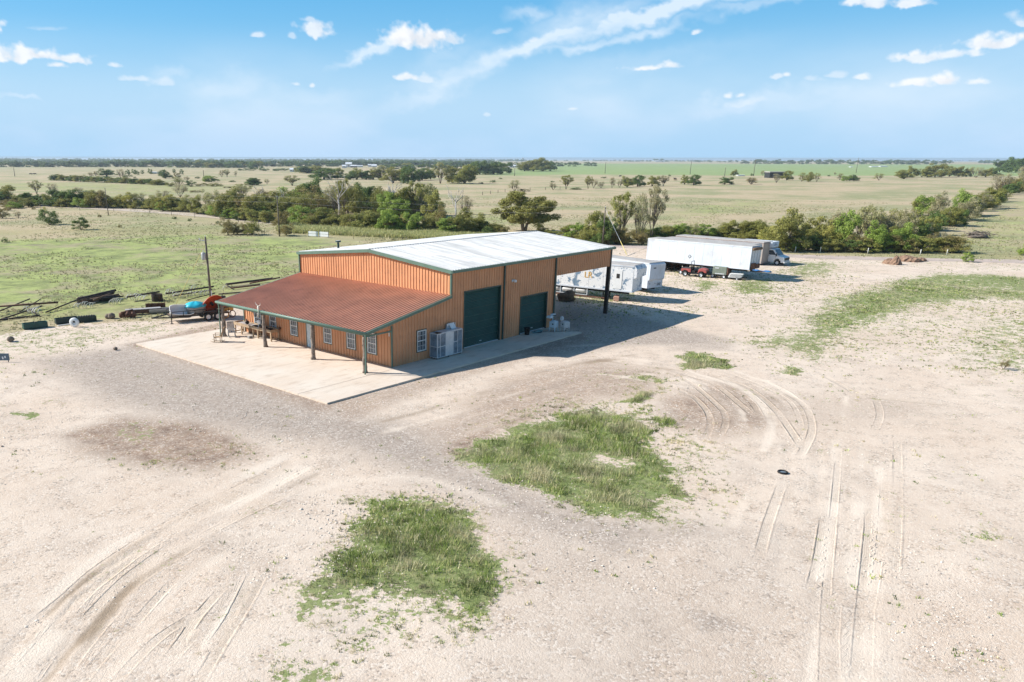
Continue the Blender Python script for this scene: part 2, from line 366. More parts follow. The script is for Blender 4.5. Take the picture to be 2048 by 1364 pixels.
brown = np.maximum.reduce([region([(130,870),(250,835),(400,850),(520,905),(420,940),(300,930),(180,905)], 1.4)*(.75+.9*nA), region([(300,860),(420,880),(440,905),(300,915)], .7)*.9,
    region([(1000,760),(1180,720),(1330,745),(1300,790),(1180,800),(1060,835),(900,880),(870,860)], 2.)*.7, region([(905,880),(1130,800),(1190,800),(1000,860),(930,915),(890,905)], .6)*.9, region([(1330,800),(1450,760),(1560,800),(1540,850),(1420,870),(1340,850)], 1.6)*(.5+.9*nA),
    region([(272,688),(300,684),(655,800),(760,790),(640,825)], .9)*.8, region([(655,806),(846,752),(1163,663),(1180,680),(900,765),(700,840)], 1.0)*.65, region([(250,690),(420,650),(480,640),(480,652),(280,700)], .5)*.75, region([(1500,800),(1700,790),(1850,815),(1700,850),(1500,850)], 2)*.3])
grey = np.maximum.reduce([region([(60,720),(270,690),(640,810),(880,865),(960,935),(1200,1030),(1420,1060),(1250,1110),(1000,1040),(860,960),(700,900),(400,850),(200,800)], 2.2)*1.0, region([(1120,590),(1300,640),(1420,670),(1440,690),(1250,690),(1100,720),(1000,700),(1163,663),(1105,650)], 1.2)*1.0, region([(1380,660),(1470,680),(1460,700),(1340,700)], 1)*.7,  # grey gravel; the patch by the canopy also paints in its shadow
    region([(980,980),(1200,1010),(1180,1060),(1080,1060)], 1.)*.5, region([(1360,1210),(1450,1230),(1500,1260),(1400,1270)], .8)*.9, region([(1000,1080),(1600,1080),(1600,1400),(1000,1400)], 2.5)*.35])
# tyre tracks
trk = np.zeros_like(X); dz = np.zeros_like(X); ru = np.full_like(X, 3.0); rs_ = np.zeros_like(X); rw = np.full_like(X, .12)
def stroke(pts, w, v, rut=0.0, wob=.05):
    global trk, dz
    P = G(pts); Q = []
    for i in range(len(P)-1):                # Catmull-Rom
        p0, p1, p2, p3 = P[max(i-1, 0)], P[i], P[i+1], P[min(i+2, len(P)-1)]
        for k in np.linspace(0, 1, 7)[:-1]: Q.append(.5*(2*p1+(p2-p0)*k+(2*p0-5*p1+4*p2-p3)*k*k+(3*p1-p0-3*p2+p3)*k**3))
    Q.append(P[-1]); Q = np.array(Q); lo, hi = Q.min(0)-2*w-.3, Q.max(0)+2*w+.3
    m = np.where((X > lo[0]) & (X < hi[0]) & (Y > lo[1]) & (Y < hi[1]))[0]; x, y = X[m], Y[m]; d = np.full(len(m), 1e9); sg_ = np.zeros(len(m)); al_ = np.zeros(len(m)); acc = 0
    for a, b in zip(Q[:-1], Q[1:]):
        e = b-a; k = np.clip(((x-a[0])*e[0]+(y-a[1])*e[1])/(e@e+1e-9), 0, 1); dd = np.hypot(x-a[0]-k*e[0], y-a[1]-k*e[1]); c_ = np.sign(e[0]*(y-a[1])-e[1]*(x-a[0])); Ls = np.linalg.norm(e); up_ = dd < d; sg_ = np.where(up_, c_, sg_); al_ = np.where(up_, acc+k*Ls, al_); d = np.minimum(d, dd); acc += Ls
    if v < -.3 and w < .24:
        fade = np.clip(al_/1.5, 0, 1)*np.clip((acc-al_)/1.5, 0, 1)*(.25+.75*sm(vnoise(x, y, .5, 77, 3), .35, .6)); st_ = fade*min(1.0, abs(v)); bt_ = (d < np.abs(ru[m])) & (d < .9)
        mi = m[bt_]; ru[mi] = (sg_*d)[bt_]; rs_[mi] = st_[bt_]; rw[mi] = max(.11, min(.2, w*1.35)); v = v*.35; rut = rut*.4
    d = d+(nB[m]-.5)*wob*2; f = np.exp(-(d/w)**2)*(.35+.65*sm(nA[m], .3, .6))
    trk[m] += v*f; dz[m] -= rut*np.exp(-(d/w)**2); dz[m] += rut*.6*np.exp(-((d-1.7*w)/w)**2)
z6 = lambda *p: [(x/3.657, 1000+y/3.657) for x, y in p]
z5 = lambda *p: [(1300+x/2.738, 900+y/2.738) for x, y in p]
z4 = lambda *p: [(1340+x/2.893, 520+y/2.893) for x, y in p]
D_, L_ = -.75, .6
for pts, w, v, rut in (
    (z6((0,1225),(110,1080),(310,880),(600,620),(900,430),(1350,130),(1700,-60)), .16, D_, .03), (z6((40,1331),(400,930),(560,740),(800,560),(1100,330)), .13, D_, .03), (z6((330,1331),(430,1180),(540,1050),(720,890),(870,720),(1000,560)), .22, -1.1, .05),
    (z6((480,1300),(580,1140),(760,920),(900,760)), .12, D_, .03), (z6((960,930),(1100,770),(1300,560)), .13, D_, .02), (z6((250,1331),(560,960),(900,610),(1480,230),(1800,20),(2300,-270)), .35, L_, .01), (z6((700,1331),(1000,930),(1300,640),(1700,360),(2100,150)), .35, L_*.8, .01),
    (z6((850,1331),(1000,1160),(1200,980),(1450,830)), .13, D_*.8, .02), (z6((1200,1195),(1350,1000),(1450,850),(1650,620)), .13, D_, .02), (z6((1560,1050),(1700,830),(1850,520)), .12, D_, .02), (z6((1100,1330),(1250,1180),(1420,1000)), .12, D_, .02), (z6((100,1331),(350,1060),(540,850)), .12, D_*.8, .03),
    (z6((150,1331),(500,1000),(900,590),(1300,300)), .14, D_*.6, .02), (z6((0,1150),(300,850),(700,540)), .14, D_*.5, .02),
    (z5((1030,60),(1000,400),(965,800),(950,1331)), .11, D_*.7, .02), (z5((1280,180),(1250,600),(1205,900),(1190,1331)), .1, D_*.5, .02), (z5((1195,330),(1190,480),(1150,900),(1115,1331)), .11, D_*.9, .03), (z5((950,370),(915,600),(875,760)), .11, D_*.8, .02), (z5((720,190),(640,420),(590,620)), .16, D_*.5, .01),
    (z5((1240,100),(1230,450),(1185,850),(1155,1331)), .3, L_, .01), (z5((1000,300),(960,520),(920,700)), .2, L_, .01), (z5((1030,800),(1010,1050),(1025,1300)), .1, D_, .03), (z5((1290,180),(1300,350),(1270,600)), .14, D_*.5, .01), (z5((460,420),(560,200),(700,60)), .3, L_*.7, .0),
    (z4((0,650),(120,710),(230,800),(310,880),(320,950),(285,1020)), .14, D_, .03), (z4((0,730),(130,790),(210,870),(235,950),(205,1030)), .14, D_, .03), (z4((80,660),(250,715),(400,830),(480,900)), .16, D_*.9, .02), (z4((250,670),(450,740),(600,860),(700,990),(760,1080)), .15, D_*.8, .02),
    (z4((120,690),(280,750),(400,860),(430,930)), .2, L_, .0), (z4((60,760),(170,830),(230,900)), .2, L_, .0), (z4((300,680),(480,780),(560,880)), .22, L_, .0), (z4((500,690),(650,750),(800,860)), .2, D_*.7, .01), (z4((850,640),(1020,740),(1150,790),(1700,850)), .2, D_*.7, .01), (z4((560,700),(720,790)), .2, L_, .0),
    (z4((1190,800),(1215,900),(1180,990)), .16, D_*.6, .01), (z4((1020,790),(1000,950)), .2, L_, 0), (z4((980,770),(1100,700),(850,620)), .2, L_*.7, 0), (z4((620,1240),(700,1120),(680,980),(600,880)), .3, L_*.6, 0),
    ([(560,1000),(700,960),(860,960),(1000,1010)], .5, L_*.7, 0), ([(640,830),(760,850),(860,880)], .4, L_*.5, 0), ([(850,745),(960,735),(1080,700),(1200,690)], .35, L_*.5, .01), ([(830,775),(960,765),(1140,735)], .25, D_*.4, .01), ([(790,800),(960,790),(1100,760)], .3, L_*.4, .01),
    ([(400,940),(500,900),(620,880)], .2, D_*.4, .01), ([(330,905),(380,900),(415,892)], .15, D_, .03), ([(360,872),(372,866),(380,858)], .12, -1.2, .03), ([(305,868),(330,850)], .1, D_, .02),
    ([(1500,640),(1700,600),(1900,570)], .5, L_*.3, 0), ([(1120,690),(1300,690),(1480,700),(1640,790),(1700,900)], .6, L_*.3, 0), ([(1100,740),(1250,720),(1400,760),(1520,850)], .3, D_*.3, .01)):
    stroke(pts, w, v, rut)
# families of broad faint sweeps between pairs of drawn tracks
sr = random.Random(21)
def family(A_, B_, n, w0, w1):
    for k in range(n):
        f = (k+sr.random())/n; p = [(a[0]+(b[0]-a[0])*f, a[1]+(b[1]-a[1])*f) for a, b in zip(A_, B_)]
        i0 = sr.choice([0, 0, 1]); i1 = len(p)-sr.choice([0, 0, 1]); stroke(p[i0:i1], sr.uniform(w0, w1), sr.choice([-.26, -.36, .34, .4, -.2]), sr.choice([0, .006]))
family(z6((-100,1150),(300,760),(700,420),(1300,60),(2100,-350)), z6((300,1400),(620,1050),(1000,640),(1600,260),(2400,-120)), 30, .12, .34)
family(z6((500,1400),(760,1100),(1000,850),(1350,520)), z6((1500,1400),(1700,1050),(1850,800),(2000,500)), 14, .12, .28)
family(z4((-60,640),(150,700),(330,800),(420,930),(400,1080)), z4((400,640),(600,720),(800,830),(860,980),(780,1150)), 24, .10, .26)
family(z5((650,-60),(640,300),(560,700),(480,1300)), z5((1400,-60),(1400,300),(1380,700),(1350,1300)), 22, .12, .34)
family([(1040,740),(1200,715),(1360,735),(1500,800)], [(960,790),(1200,760),(1380,790),(1480,870)], 8, .2, .4)
family([(690,850),(900,790),(1120,720),(1300,690)], [(760,900),(940,850),(1130,790),(1330,760)], 8, .2, .45)
Z = GZ+dz*np.clip(yard, 0, 1)+(vnoise(X, Y, .25, 31, 3)-.5)*.10*np.clip(yard, 0, 1)*(X**2+Y**2 < 90**2)
# the soil lies below the slab along the building
slabd = sdist(np.array([(-8.6, -3.2), (19.1, -3.2), (28.7, -.1), (28.7, 17.4), (3, 19.8), (-8.6, 19.7)]), X, Y)
Z = np.where(slabd > -.6, np.minimum(Z, GZ), Z)
# fields beyond: greener and dryer parts
FX_, FY_ = X+(WX-X)*far_*2.2, Y+(WY-Y)*far_*2.2
pr = lambda p, s: region(p, s*1.6, FX_, FY_)
lush = np.maximum.reduce([pr([(-600,490),(100,476),(330,468),(600,475),(760,490),(600,560),(400,610),(150,645),(-600,660)], 6)*.85, pr([(900,420),(1100,400),(1120,450),(1000,470),(800,460)], 8)*.5, pr([(1280,455),(1320,415),(1500,398),(1650,400),(1480,430),(1350,470)], 10)*.55, pr([(1870,470),(1960,420),(2100,385),(3000,480),(2100,512),(1900,502)], 6)*.5,
    pr([(-300,361),(250,366),(520,372),(430,384),(300,392),(-300,372)], 12)*.55, pr([(420,366),(700,362),(820,370),(560,380)], 12)*.3, pr([(-300,395),(300,384),(500,400),(-300,430)], 10)*.4, pr([(0,440),(500,425),(900,470),(600,468),(100,468)], 8)*.35])
farg = np.maximum.reduce([pr([(1110,327),(3000,331),(3000,353),(2048,352),(1500,351),(1150,349),(1000,352),(940,348)], 25), pr([(-500,333),(300,334),(700,336),(300,337),(-500,336)], 25)*.2])
tall = np.maximum.reduce([pr([(560,458),(700,455),(900,464),(1010,472),(1110,484),(860,488),(720,478),(600,468)], 3)*.9, pr([(-300,463),(300,455),(560,458),(560,466),(300,468),(-300,476)], 3)*.6, pr([(1200,478),(1290,484),(1560,500),(2100,512),(2100,518),(1560,508),(1200,490)], 2)*.6, pr([(0,620),(330,590),(560,560),(700,530),(700,540),(440,600),(300,615),(0,655)], 2)*.55])
M1 = np.stack([cover, np.clip(brown, 0, 1), np.clip(grey, 0, 1), np.clip(.5+trk*.5, 0, 1)], 1)
M3 = np.stack([ru*.5+.5, rs_, rw, np.ones_like(ru)], 1)
M2 = np.stack([np.clip(1-yard, 0, 1), np.clip(lush, 0, 1), np.clip(farg, 0, 1), np.clip(tall, 0, 1)], 1)
ii = (np.arange(NX-1)[:, None]*NY+np.arange(NY-1)[None, :]).ravel()
FQ = np.stack([ii, ii+NY, ii+NY+1, ii+1], 1)
gm = bpy.data.materials.new('yard_and_pasture'); gm.use_nodes = True; t = NT(gm); b = t.n['Principled BSDF']
pos = t.new('ShaderNodeNewGeometry').outputs['Position']
a1 = t.new('ShaderNodeAttribute', attribute_name='m1'); a2 = t.new('ShaderNodeAttribute', attribute_name='m2')
s1 = t.new('ShaderNodeSeparateColor'); t.l.new(a1.outputs['Color'], s1.inputs[0]); s2 = t.new('ShaderNodeSeparateColor'); t.l.new(a2.outputs['Color'], s2.inputs[0])
nbig, nmid, nsm, nfine = t.noise(pos, .12, 5, .6), t.noise(pos, .9, 6, .65), t.noise(pos, 4.5, 6, .7), t.noise(pos, 30, 3, .75)
vor = t.new('ShaderNodeTexVoronoi'); t.l.new(pos, vor.inputs['Vector']); vor.inputs['Scale'].default_value = 13; vor.inputs['Randomness'].default_value = 1
vs = t.new('ShaderNodeSeparateColor'); t.l.new(vor.outputs['Color'], vs.inputs[0])
cal = t.mix(t.ramp(nbig, .3, .7), (.63, .497, .388), (.70, .578, .47))
cal = t.mix(t.math('MULTIPLY', t.ramp(nmid, .46, .72), .6), cal, (.47, .35, .26))
nwide = t.noise(pos, .23, 6, .65); cal = t.mix(t.math('MULTIPLY', t.ramp(nwide, .50, .68), .55), cal, (.50, .40, .32))
cal = t.mix(t.math('MULTIPLY', t.ramp(nmid, .45, .25), .5), cal, (.78, .665, .55))
gr = t.mix(t.ramp(nsm, .3, .7), (.30, .24, .195), (.46, .38, .32))
base = t.mix(t.math('MULTIPLY', s1.outputs[2], t.ramp(nmid, .2, .5, .7, 1)), cal, gr)
base = t.mix(t.math('MULTIPLY', s1.outputs[1], t.ramp(nsm, .2, .7, .5, 1)), base, t.mix(t.ramp(nmid, .3, .7), (.16, .10, .07), (.36, .24, .165)))
stone = t.math('MULTIPLY', t.ramp(vs.outputs[0], .55, .95), t.ramp(nmid, .35, .6, .25, 1))
base = t.mix(t.math('MULTIPLY', stone, .42), base, (.84, .76, .67))
base = t.mix(t.math('MULTIPLY', t.ramp(vs.outputs[1], .82, .95), t.math('MULTIPLY', t.ramp(nmid, .38, .6), .6)), base, (.24, .20, .17))
base = t.mix(t.ramp(nfine, .35, .75, 0, .2), base, (.36, .28, .21))
a3 = t.new('ShaderNodeAttribute', attribute_name='m3'); s3 = t.new('ShaderNodeSeparateColor'); t.l.new(a3.outputs['Color'], s3.inputs[0])
lat = t.math('ADD', t.math('MULTIPLY', t.math('SUBTRACT', s3.outputs[0], .5), 2.0), t.math('MULTIPLY', t.math('SUBTRACT', nsm, .5), .07)); dist = t.math('ABSOLUTE', lat)
rel = t.math('DIVIDE', dist, s3.outputs[2]); inside = t.math('MULTIPLY', t.ramp(rel, 1.05, .8), s3.outputs[1]); lip = t.math('MULTIPLY', t.math('MULTIPLY', t.ramp(rel, .75, 1.0), t.ramp(rel, 1.45, 1.15)), s3.outputs[1])
tread = t.math('MULTIPLY', t.ramp(t.math('SINE', t.math('MULTIPLY', lat, 95.0)), .2, .9), inside)
base = t.mix(t.math('MULTIPLY', inside, .45), base, (.68, .57, .45)); base = t.mix(t.math('MULTIPLY', tread, .6), base, (.34, .25, .17)); base = t.mix(t.math('MULTIPLY', lip, t.ramp(nmid, .35, .6, .15, .75)), base, (.33, .24, .17))
tr_ = a1.outputs['Alpha']
base = t.mix(t.math('MULTIPLY', t.ramp(tr_, .48, .12), t.ramp(nsm, .25, .5, .5, 1)), base, (.33, .25, .18))
base = t.mix(t.math('MULTIPLY', t.ramp(tr_, .52, .85), .65), base, (.78, .66, .54))
# low grass on the yard
gcol = t.mix(t.ramp(nsm, .3, .7), (.12, .155, .05), (.30, .33, .14)); gcol = t.mix(t.math('MULTIPLY', t.ramp(nmid, .5, .7), .55), gcol, (.30, .26, .15))
thr = t.math('ADD', s1.outputs[0], t.math('ADD', t.math('MULTIPLY', t.math('SUBTRACT', nsm, .5), 1.9), t.math('MULTIPLY', t.math('SUBTRACT', nmid, .5), 1.3)))
yardc = t.mix(t.ramp(thr, .50, .60), base, gcol)
# pasture
tan = t.mix(t.ramp(nbig, .3, .68), (.51, .395, .265), (.44, .36, .225)); pat = t.noise(pos, .028, 6, .65); pat2 = t.noise(pos, .25, 7, .7)
past = t.mix(t.ramp(pat, .43, .62, 0, .85), tan, (.275, .285, .145))
past = t.mix(t.math('MULTIPLY', t.ramp(pat2, .54, .68), .6), past, (.58, .49, .37))
lushc = t.mix(t.ramp(pat2, .36, .6), (.20, .225, .095), (.37, .41, .15)); lushc = t.mix(t.math('MULTIPLY', t.ramp(t.noise(pos, .09, 6, .7), .47, .62), .8), lushc, (.38, .31, .21)); lushc = t.mix(t.math('MULTIPLY', t.ramp(t.noise(pos, .14, 6, .7), .56, .68), .6), lushc, (.235, .20, .15))
past = t.mix(t.ramp(t.math('ADD', s2.outputs[1], t.math('MULTIPLY', t.math('SUBTRACT', pat2, .5), .8)), .25, .75), past, lushc)
past = t.mix(t.math('MULTIPLY', s2.outputs[2], .9), past, t.mix(t.ramp(pat, .35, .65), (.22, .32, .12), (.30, .37, .16)))
past = t.mix(t.math('MULTIPLY', a2.outputs['Alpha'], t.ramp(nmid, .3, .6, .4, .9)), past, t.mix(t.ramp(nmid, .4, .65), (.26, .24, .10), (.46, .41, .20)))
past = t.mix(t.ramp(nsm, .48, .74, 0, .6), past, (.12, .125, .05))
past = t.mix(t.ramp(t.noise(pos, 1.7, 5, .7), .54, .70, 0, .5), past, (.19, .165, .10))
fin = t.mix(t.ramp(t.math('ADD', s2.outputs[0], t.math('ADD', t.math('MULTIPLY', t.math('SUBTRACT', nmid, .5), .9), t.math('MULTIPLY', t.math('SUBTRACT', nsm, .5), .7))), .42, .58), yardc, past)
t.put(b.inputs['Base Color'], fin); b.inputs['Roughness'].default_value = 1; b.inputs['Specular IOR Level'].default_value = .1
bn = t.new('ShaderNodeBump'); bn.inputs['Strength'].default_value = .5; bn.inputs['Distance'].default_value = .05
hgt = t.math('ADD', t.math('MULTIPLY', t.math('SUBTRACT', t.math('MULTIPLY', lip, .8), inside), 1.5), t.math('ADD', t.math('MULTIPLY', nsm, .55), t.math('ADD', t.math('MULTIPLY', nfine, 1.1), t.math('MULTIPLY', vor.outputs['Distance'], -.5))))
t.l.new(hgt, bn.inputs['Height']); t.l.new(bn.outputs[0], b.inputs['Normal'])
go = bpy.data.objects.new('ground', np_mesh('ground', np.stack([X, Y, Z], 1), FQ, gm, {'m1': M1, 'm2': M2, 'm3': M3})); C.objects.link(go); go['kind'] = 'structure'

# ------------------------------------------------------------------ clouds: a curved glowing sheet of cloud with sky blue added, 14 km out
def azel(px, py):
    d = ray(px, py); return math.atan2(d[1], d[0]), math.atan2(d[2], math.hypot(d[0], d[1]))
A0, E0 = math.radians(YAW), 0
ca = np.arange(math.radians(YAW-50), math.radians(YAW+50), math.radians(.058)); ce = np.arange(math.radians(.12), math.radians(19), math.radians(.058))
CA, CE = np.meshgrid(ca, ce, indexing='ij'); sh = CA.shape; CA = CA.ravel(); CE = CE.ravel()
def fbm(kx, ky, seed, o=5): return vnoise((CA+3)*kx, (CE+1)*ky, 1.0, seed, o)
wx = (fbm(30, 45, 41)-.5)*.055+(fbm(110, 150, 42, 4)-.5)*.012; wy = (fbm(30, 45, 43)-.5)*.03+(fbm(110, 150, 44, 4)-.5)*.009
def ellf(px, py, rx, ry, ang=0, warp=1.0, flat=False):
    a, e = azel(px, py); ra = abs(azel(px+rx, py)[0]-a); re = abs(azel(px, py-ry)[1]-e); g = math.radians(ang)
    u = -(CA-a+wx*warp); v = CE-e+wy*warp; u, v = u*math.cos(g)+v*math.sin(g), -u*math.sin(g)+v*math.cos(g)
    if flat: v = np.where(v < -.35*re, -.35*re+(v+.35*re)*2.6, v)
    return np.hypot(u/ra, v/re)
puff = fbm(85, 105, 51, 6)
cum = np.zeros_like(CA); hgt = np.zeros_like(CA)
for px, py, rx, ry, s_ in ((838, 82, 74, 30, 1), (870, 72, 40, 24, 1), (910, 76, 26, 14, .75), (805, 92, 36, 16, .9), (632, 58, 34, 20, .85), (612, 40, 16, 8, .6), (60, 112, 90, 17, .95), (130, 116, 50, 14, .9), (10, 105, 40, 16, .8), (115, 132, 22, 7, .9), (228, 131, 16, 5, .7),
    (262, 157, 34, 7, .5), (322, 168, 30, 11, .4), (812, 155, 38, 11, .85), (850, 158, 30, 8, .5), (513, 73, 12, 6, .7), (585, 74, 8, 6, .5), (1290, 135, 48, 7, .95), (1345, 133, 40, 7, .85), (1395, 62, 10, 7, .8), (1880, 112, 90, 12, .8), (1975, 88, 80, 20, .95), (1820, 112, 50, 9, .8), (1830, 104, 14, 7, .9),
    (1750, 8, 60, 12, .9), (1820, 6, 60, 12, .9), (2030, 45, 40, 14, .7), (1840, 168, 55, 10, .9), (1888, 160, 30, 12, 1), (1945, 164, 36, 8, .8), (1545, 157, 16, 6, .6), (1570, 155, 14, 7, .8), (1672, 150, 24, 8, .45), (1722, 152, 20, 8, .75), (1620, 160, 26, 7, .35), (1458, 190, 9, 6, .8), (1482, 190, 10, 5, .7), (1147, 219, 10, 3, .5),
    (590, 169, 10, 5, .6), (622, 170, 7, 5, .7), (0, 60, 10, 16, .8), (1000, 62, 22, 7, .4), (1066, 78, 10, 6, .5), (90, 58, 40, 5, .3), (1480, 205, 60, 9, .3), (975, 228, 8, 4, .4)):
    f = 1.15-ellf(px, py, rx*.98, ry*1.05, 0, min(.55, ry/26), True)+(puff-.5)*1.8
    f = np.clip(f/.7, 0, 1)*s_*.95; cum = np.maximum(cum, f*f*(3-2*f/1.0*s_) if False else f)
wis = fbm(9, 26, 61, 6); wis2 = fbm(22, 70, 63, 5)
cir = np.zeros_like(CA)
for px, py, rx, ry, ang, s_ in ((1060, 92, 250, 15, 17, .75), (1220, 76, 200, 9, 10, .5), (1280, 34, 330, 12, 11, .75), (1160, 45, 120, 32, 12, .4), (930, 140, 110, 22, 22, .5), (1500, 5, 160, 8, 6, .3), (770, 97, 110, 9, 17, .5), (1050, 32, 50, 10, 0, .35), (900, 118, 90, 26, 20, .25),
    (830, 195, 110, 14, 22, .35), (1470, 212, 110, 14, 3, .4), (1600, 200, 200, 20, 6, .3), (1800, 200, 300, 40, 4, .22), (440, 175, 110, 22, 0, .3), (640, 192, 90, 12, 0, .3), (40, 194, 60, 4, 0, .3), (322, 150, 50, 14, 8, .25), (1300, 120, 250, 20, 8, .12)):
    f = np.clip(1.35-ellf(px, py, rx, ry*1.5, ang, .8), 0, 1); cir = np.maximum(cir, f**1.5*s_*(.55+1.15*np.clip((wis*.6+wis2*.4-.3)/.4, 0, 1)))
veil = sm(CE, math.radians(8.5), math.radians(2.0))*(.50+.50*sm(fbm(5, 12, 71, 5), .30, .70))*.76
edge = sm(np.abs(CA-A0), math.radians(50), math.radians(44))*sm(CE, math.radians(19), math.radians(17.5))
# light comes from the left and above: compare cloud thickness towards the sun
c2 = cum.reshape(sh); k = 7; shd = np.zeros(sh)
for st in (3, 7, 12): shd += np.roll(np.roll(c2, -st, 0), -max(1, st//2), 1)
shd = np.clip(shd/3, 0, 1).ravel()*cum
bright = np.clip(1.0-.34*shd*sm(puff, .75, .35), 0, 1)
haze_a = np.clip(1-(1-np.clip(cir, 0, .8))*(1-veil), 0, 1); al = 1-(1-np.clip(cum*.92, 0, 1))*(1-haze_a)*(1-.62); al *= edge
w_ = np.clip(cum, 0, 1)[:, None]
thin = np.array([.80, .90, 1.0])*(1-sm(CE, math.radians(5), 0)[:, None])+np.array([.56, .73, .95])*sm(CE, math.radians(5), 0)[:, None]
blue = np.array([.055, .42, .84])*sm(CE, math.radians(2), math.radians(13))[:, None]+np.array([.30, .64, .95])*(1-sm(CE, math.radians(2), math.radians(13)))[:, None]  # sky blue added to the sheet's glow, brightening only the sky in view
q_ = haze_a[:, None]; thin = (thin*q_+blue*(1-q_)*.62)/(q_+(1-q_)*.62)
colc = thin*(1-w_)+w_*(np.array([.98, .985, 1.0])*bright[:, None]+np.array([.34, .42, .56])*(1-bright[:, None]))
DOME = 14000.
CV = np.stack([CAM[0]+DOME*np.cos(CA)*np.cos(CE), CAM[1]+DOME*np.sin(CA)*np.cos(CE), CAM[2]+DOME*np.sin(CE)], 1)
nc = sh[1]; ii = (np.arange(sh[0]-1)[:, None]*nc+np.arange(nc-1)[None, :]).ravel(); CF = np.stack([ii, ii+nc, ii+nc+1, ii+1], 1)
cm = bpy.data.materials.new('cloud_and_sky_glow'); cm.use_nodes = True; t = NT(cm); t.n.remove(t.n['Principled BSDF'])
at_ = t.new('ShaderNodeAttribute', attribute_name='cloud'); em = t.new('ShaderNodeEmission'); t.l.new(at_.outputs['Color'], em.inputs[0]); em.inputs[1].default_value = .71
tp = t.new('ShaderNodeBsdfTransparent'); ms = t.new('ShaderNodeMixShader'); t.l.new(at_.outputs['Alpha'], ms.inputs[0]); t.l.new(tp.outputs[0], ms.inputs[1]); t.l.new(em.outputs[0], ms.inputs[2]); t.l.new(ms.outputs[0], t.n['Material Output'].inputs[0])
cm.cycles.emission_sampling = 'NONE'
co = bpy.data.objects.new('sky', np_mesh('sky', CV, CF, cm, {'cloud': np.concatenate([colc, al[:, None]], 1)})); C.objects.link(co); co['kind'] = 'structure'

# dirt roads: thin sheets with ragged edges
def road(name, pts, w, m, dz=.012, seg=3.0):
    P = G(pts); Q = []
    for a, b in zip(P[:-1], P[1:]):
        n = max(1, int(np.linalg.norm(b-a)/seg))
        Q += [a+(b-a)*k/n for k in range(n)]
    Q.append(P[-1]); Q = np.array(Q)
    for _ in range(6): Q[1:-1] = (Q[:-2]+2*Q[1:-1]+Q[2:])/4
    T = np.gradient(Q, axis=0); T /= np.linalg.norm(T, axis=1)[:, None]; N = np.stack([-T[:, 1], T[:, 0]], 1)
    ws = [w*(1+.12*math.sin(i*.7)+.1*rng.uniform(-1, 1)) for i in range(len(Q))]
    V = []; 
    for q, n, ww in zip(Q, N, ws):
        for k in (-.5, -.25, 0, .25, .5): V.append((*(q+n*k*ww), GZ+dz))
    k = len(Q); F = [(i*5+j, i*5+j+1, (i+1)*5+j+1, (i+1)*5+j) for i in range(k-1) for j in range(4)]
    o = bpy.data.objects.new(name, np_mesh(name, np.array(V), np.array(F), m)); C.objects.link(o); o['kind'] = 'structure'; return o
rm = mat('pale_dirt_road', (.48, .40, .32), 1, 0, .15, .4, (.34, .27, .19), .5, .25)
rm2 = mat('pink_gravel_road', (.46, .37, .32), 1, 0, .12, .5, (.36, .31, .22), .4, .4)
road('dirt_road', [(-300,408),(60,409),(210,417),(330,424),(440,433),(560,446),(700,458)], 7.5, rm, .03, 8)
road('gravel_road', [(1180,489),(1290,494),(1420,503),(1560,512),(1700,516),(1850,519),(2048,523),(2500,534)], 4.2, rm2, .02, 3)

# ------------------------------------------------------------------ slab
D, LL, WD, H, RH, RY, H1, PO, H0 = 6.08, 22.45, 17.28, 5.92, 6.765, 8.5, 4.235, 2.37, 2.80
XE = D+LL; T1, T2, HB = 12.30, 19.39, 4.28
H0w = H0+(H1-H0)*(PO/(D+PO))                   # lean-to roof height above the porch wall
cm_ = bpy.data.materials.new('porch_concrete'); cm_.use_nodes = True; t = NT(cm_); b = t.n['Principled BSDF']
pos = t.new('ShaderNodeNewGeometry').outputs['Position']
n1, n2, n3 = t.noise(pos, .35, 5, .6), t.noise(t.vscale(pos, (.5, 1.6, 1)), 1.2, 6, .65), t.noise(pos, 14, 4, .7)
c = t.mix(t.ramp(n1, .3, .7), (.64, .52, .41), (.68, .585, .485)); c = t.mix(t.ramp(n2, .48, .72, 0, .55), c, (.42, .31, .22)); c = t.mix(t.ramp(n3, .5, .8, 0, .2), c, (.35, .30, .26))
t.put(b.inputs['Base Color'], c); b.inputs['Roughness'].default_value = .85
sl = MB()
JX, JY = -2.62, -.42                                        # joints in the concrete
for x0, x1, y0, y1 in ((-8.52, JX-.025, -3.17, JY-.025), (-8.52, JX-.025, JY+.025, 9.6), (-8.52, JX-.025, 9.62, 19.69), (JX+.025, 6.2, -3.17, JY-.025), (6.22, 12.6, -3.17, JY-.025), (12.62, 19.06, -3.17, JY-.025), (JX+.025, 19.39, JY+.025, 17.28), (JX+.025, .1, 17.3, 19.69)):
    sl.box(x0, x1, y0, y1, -.35, 0)
o = sl.build('concrete_slab', cm_); o['kind'] = 'structure'

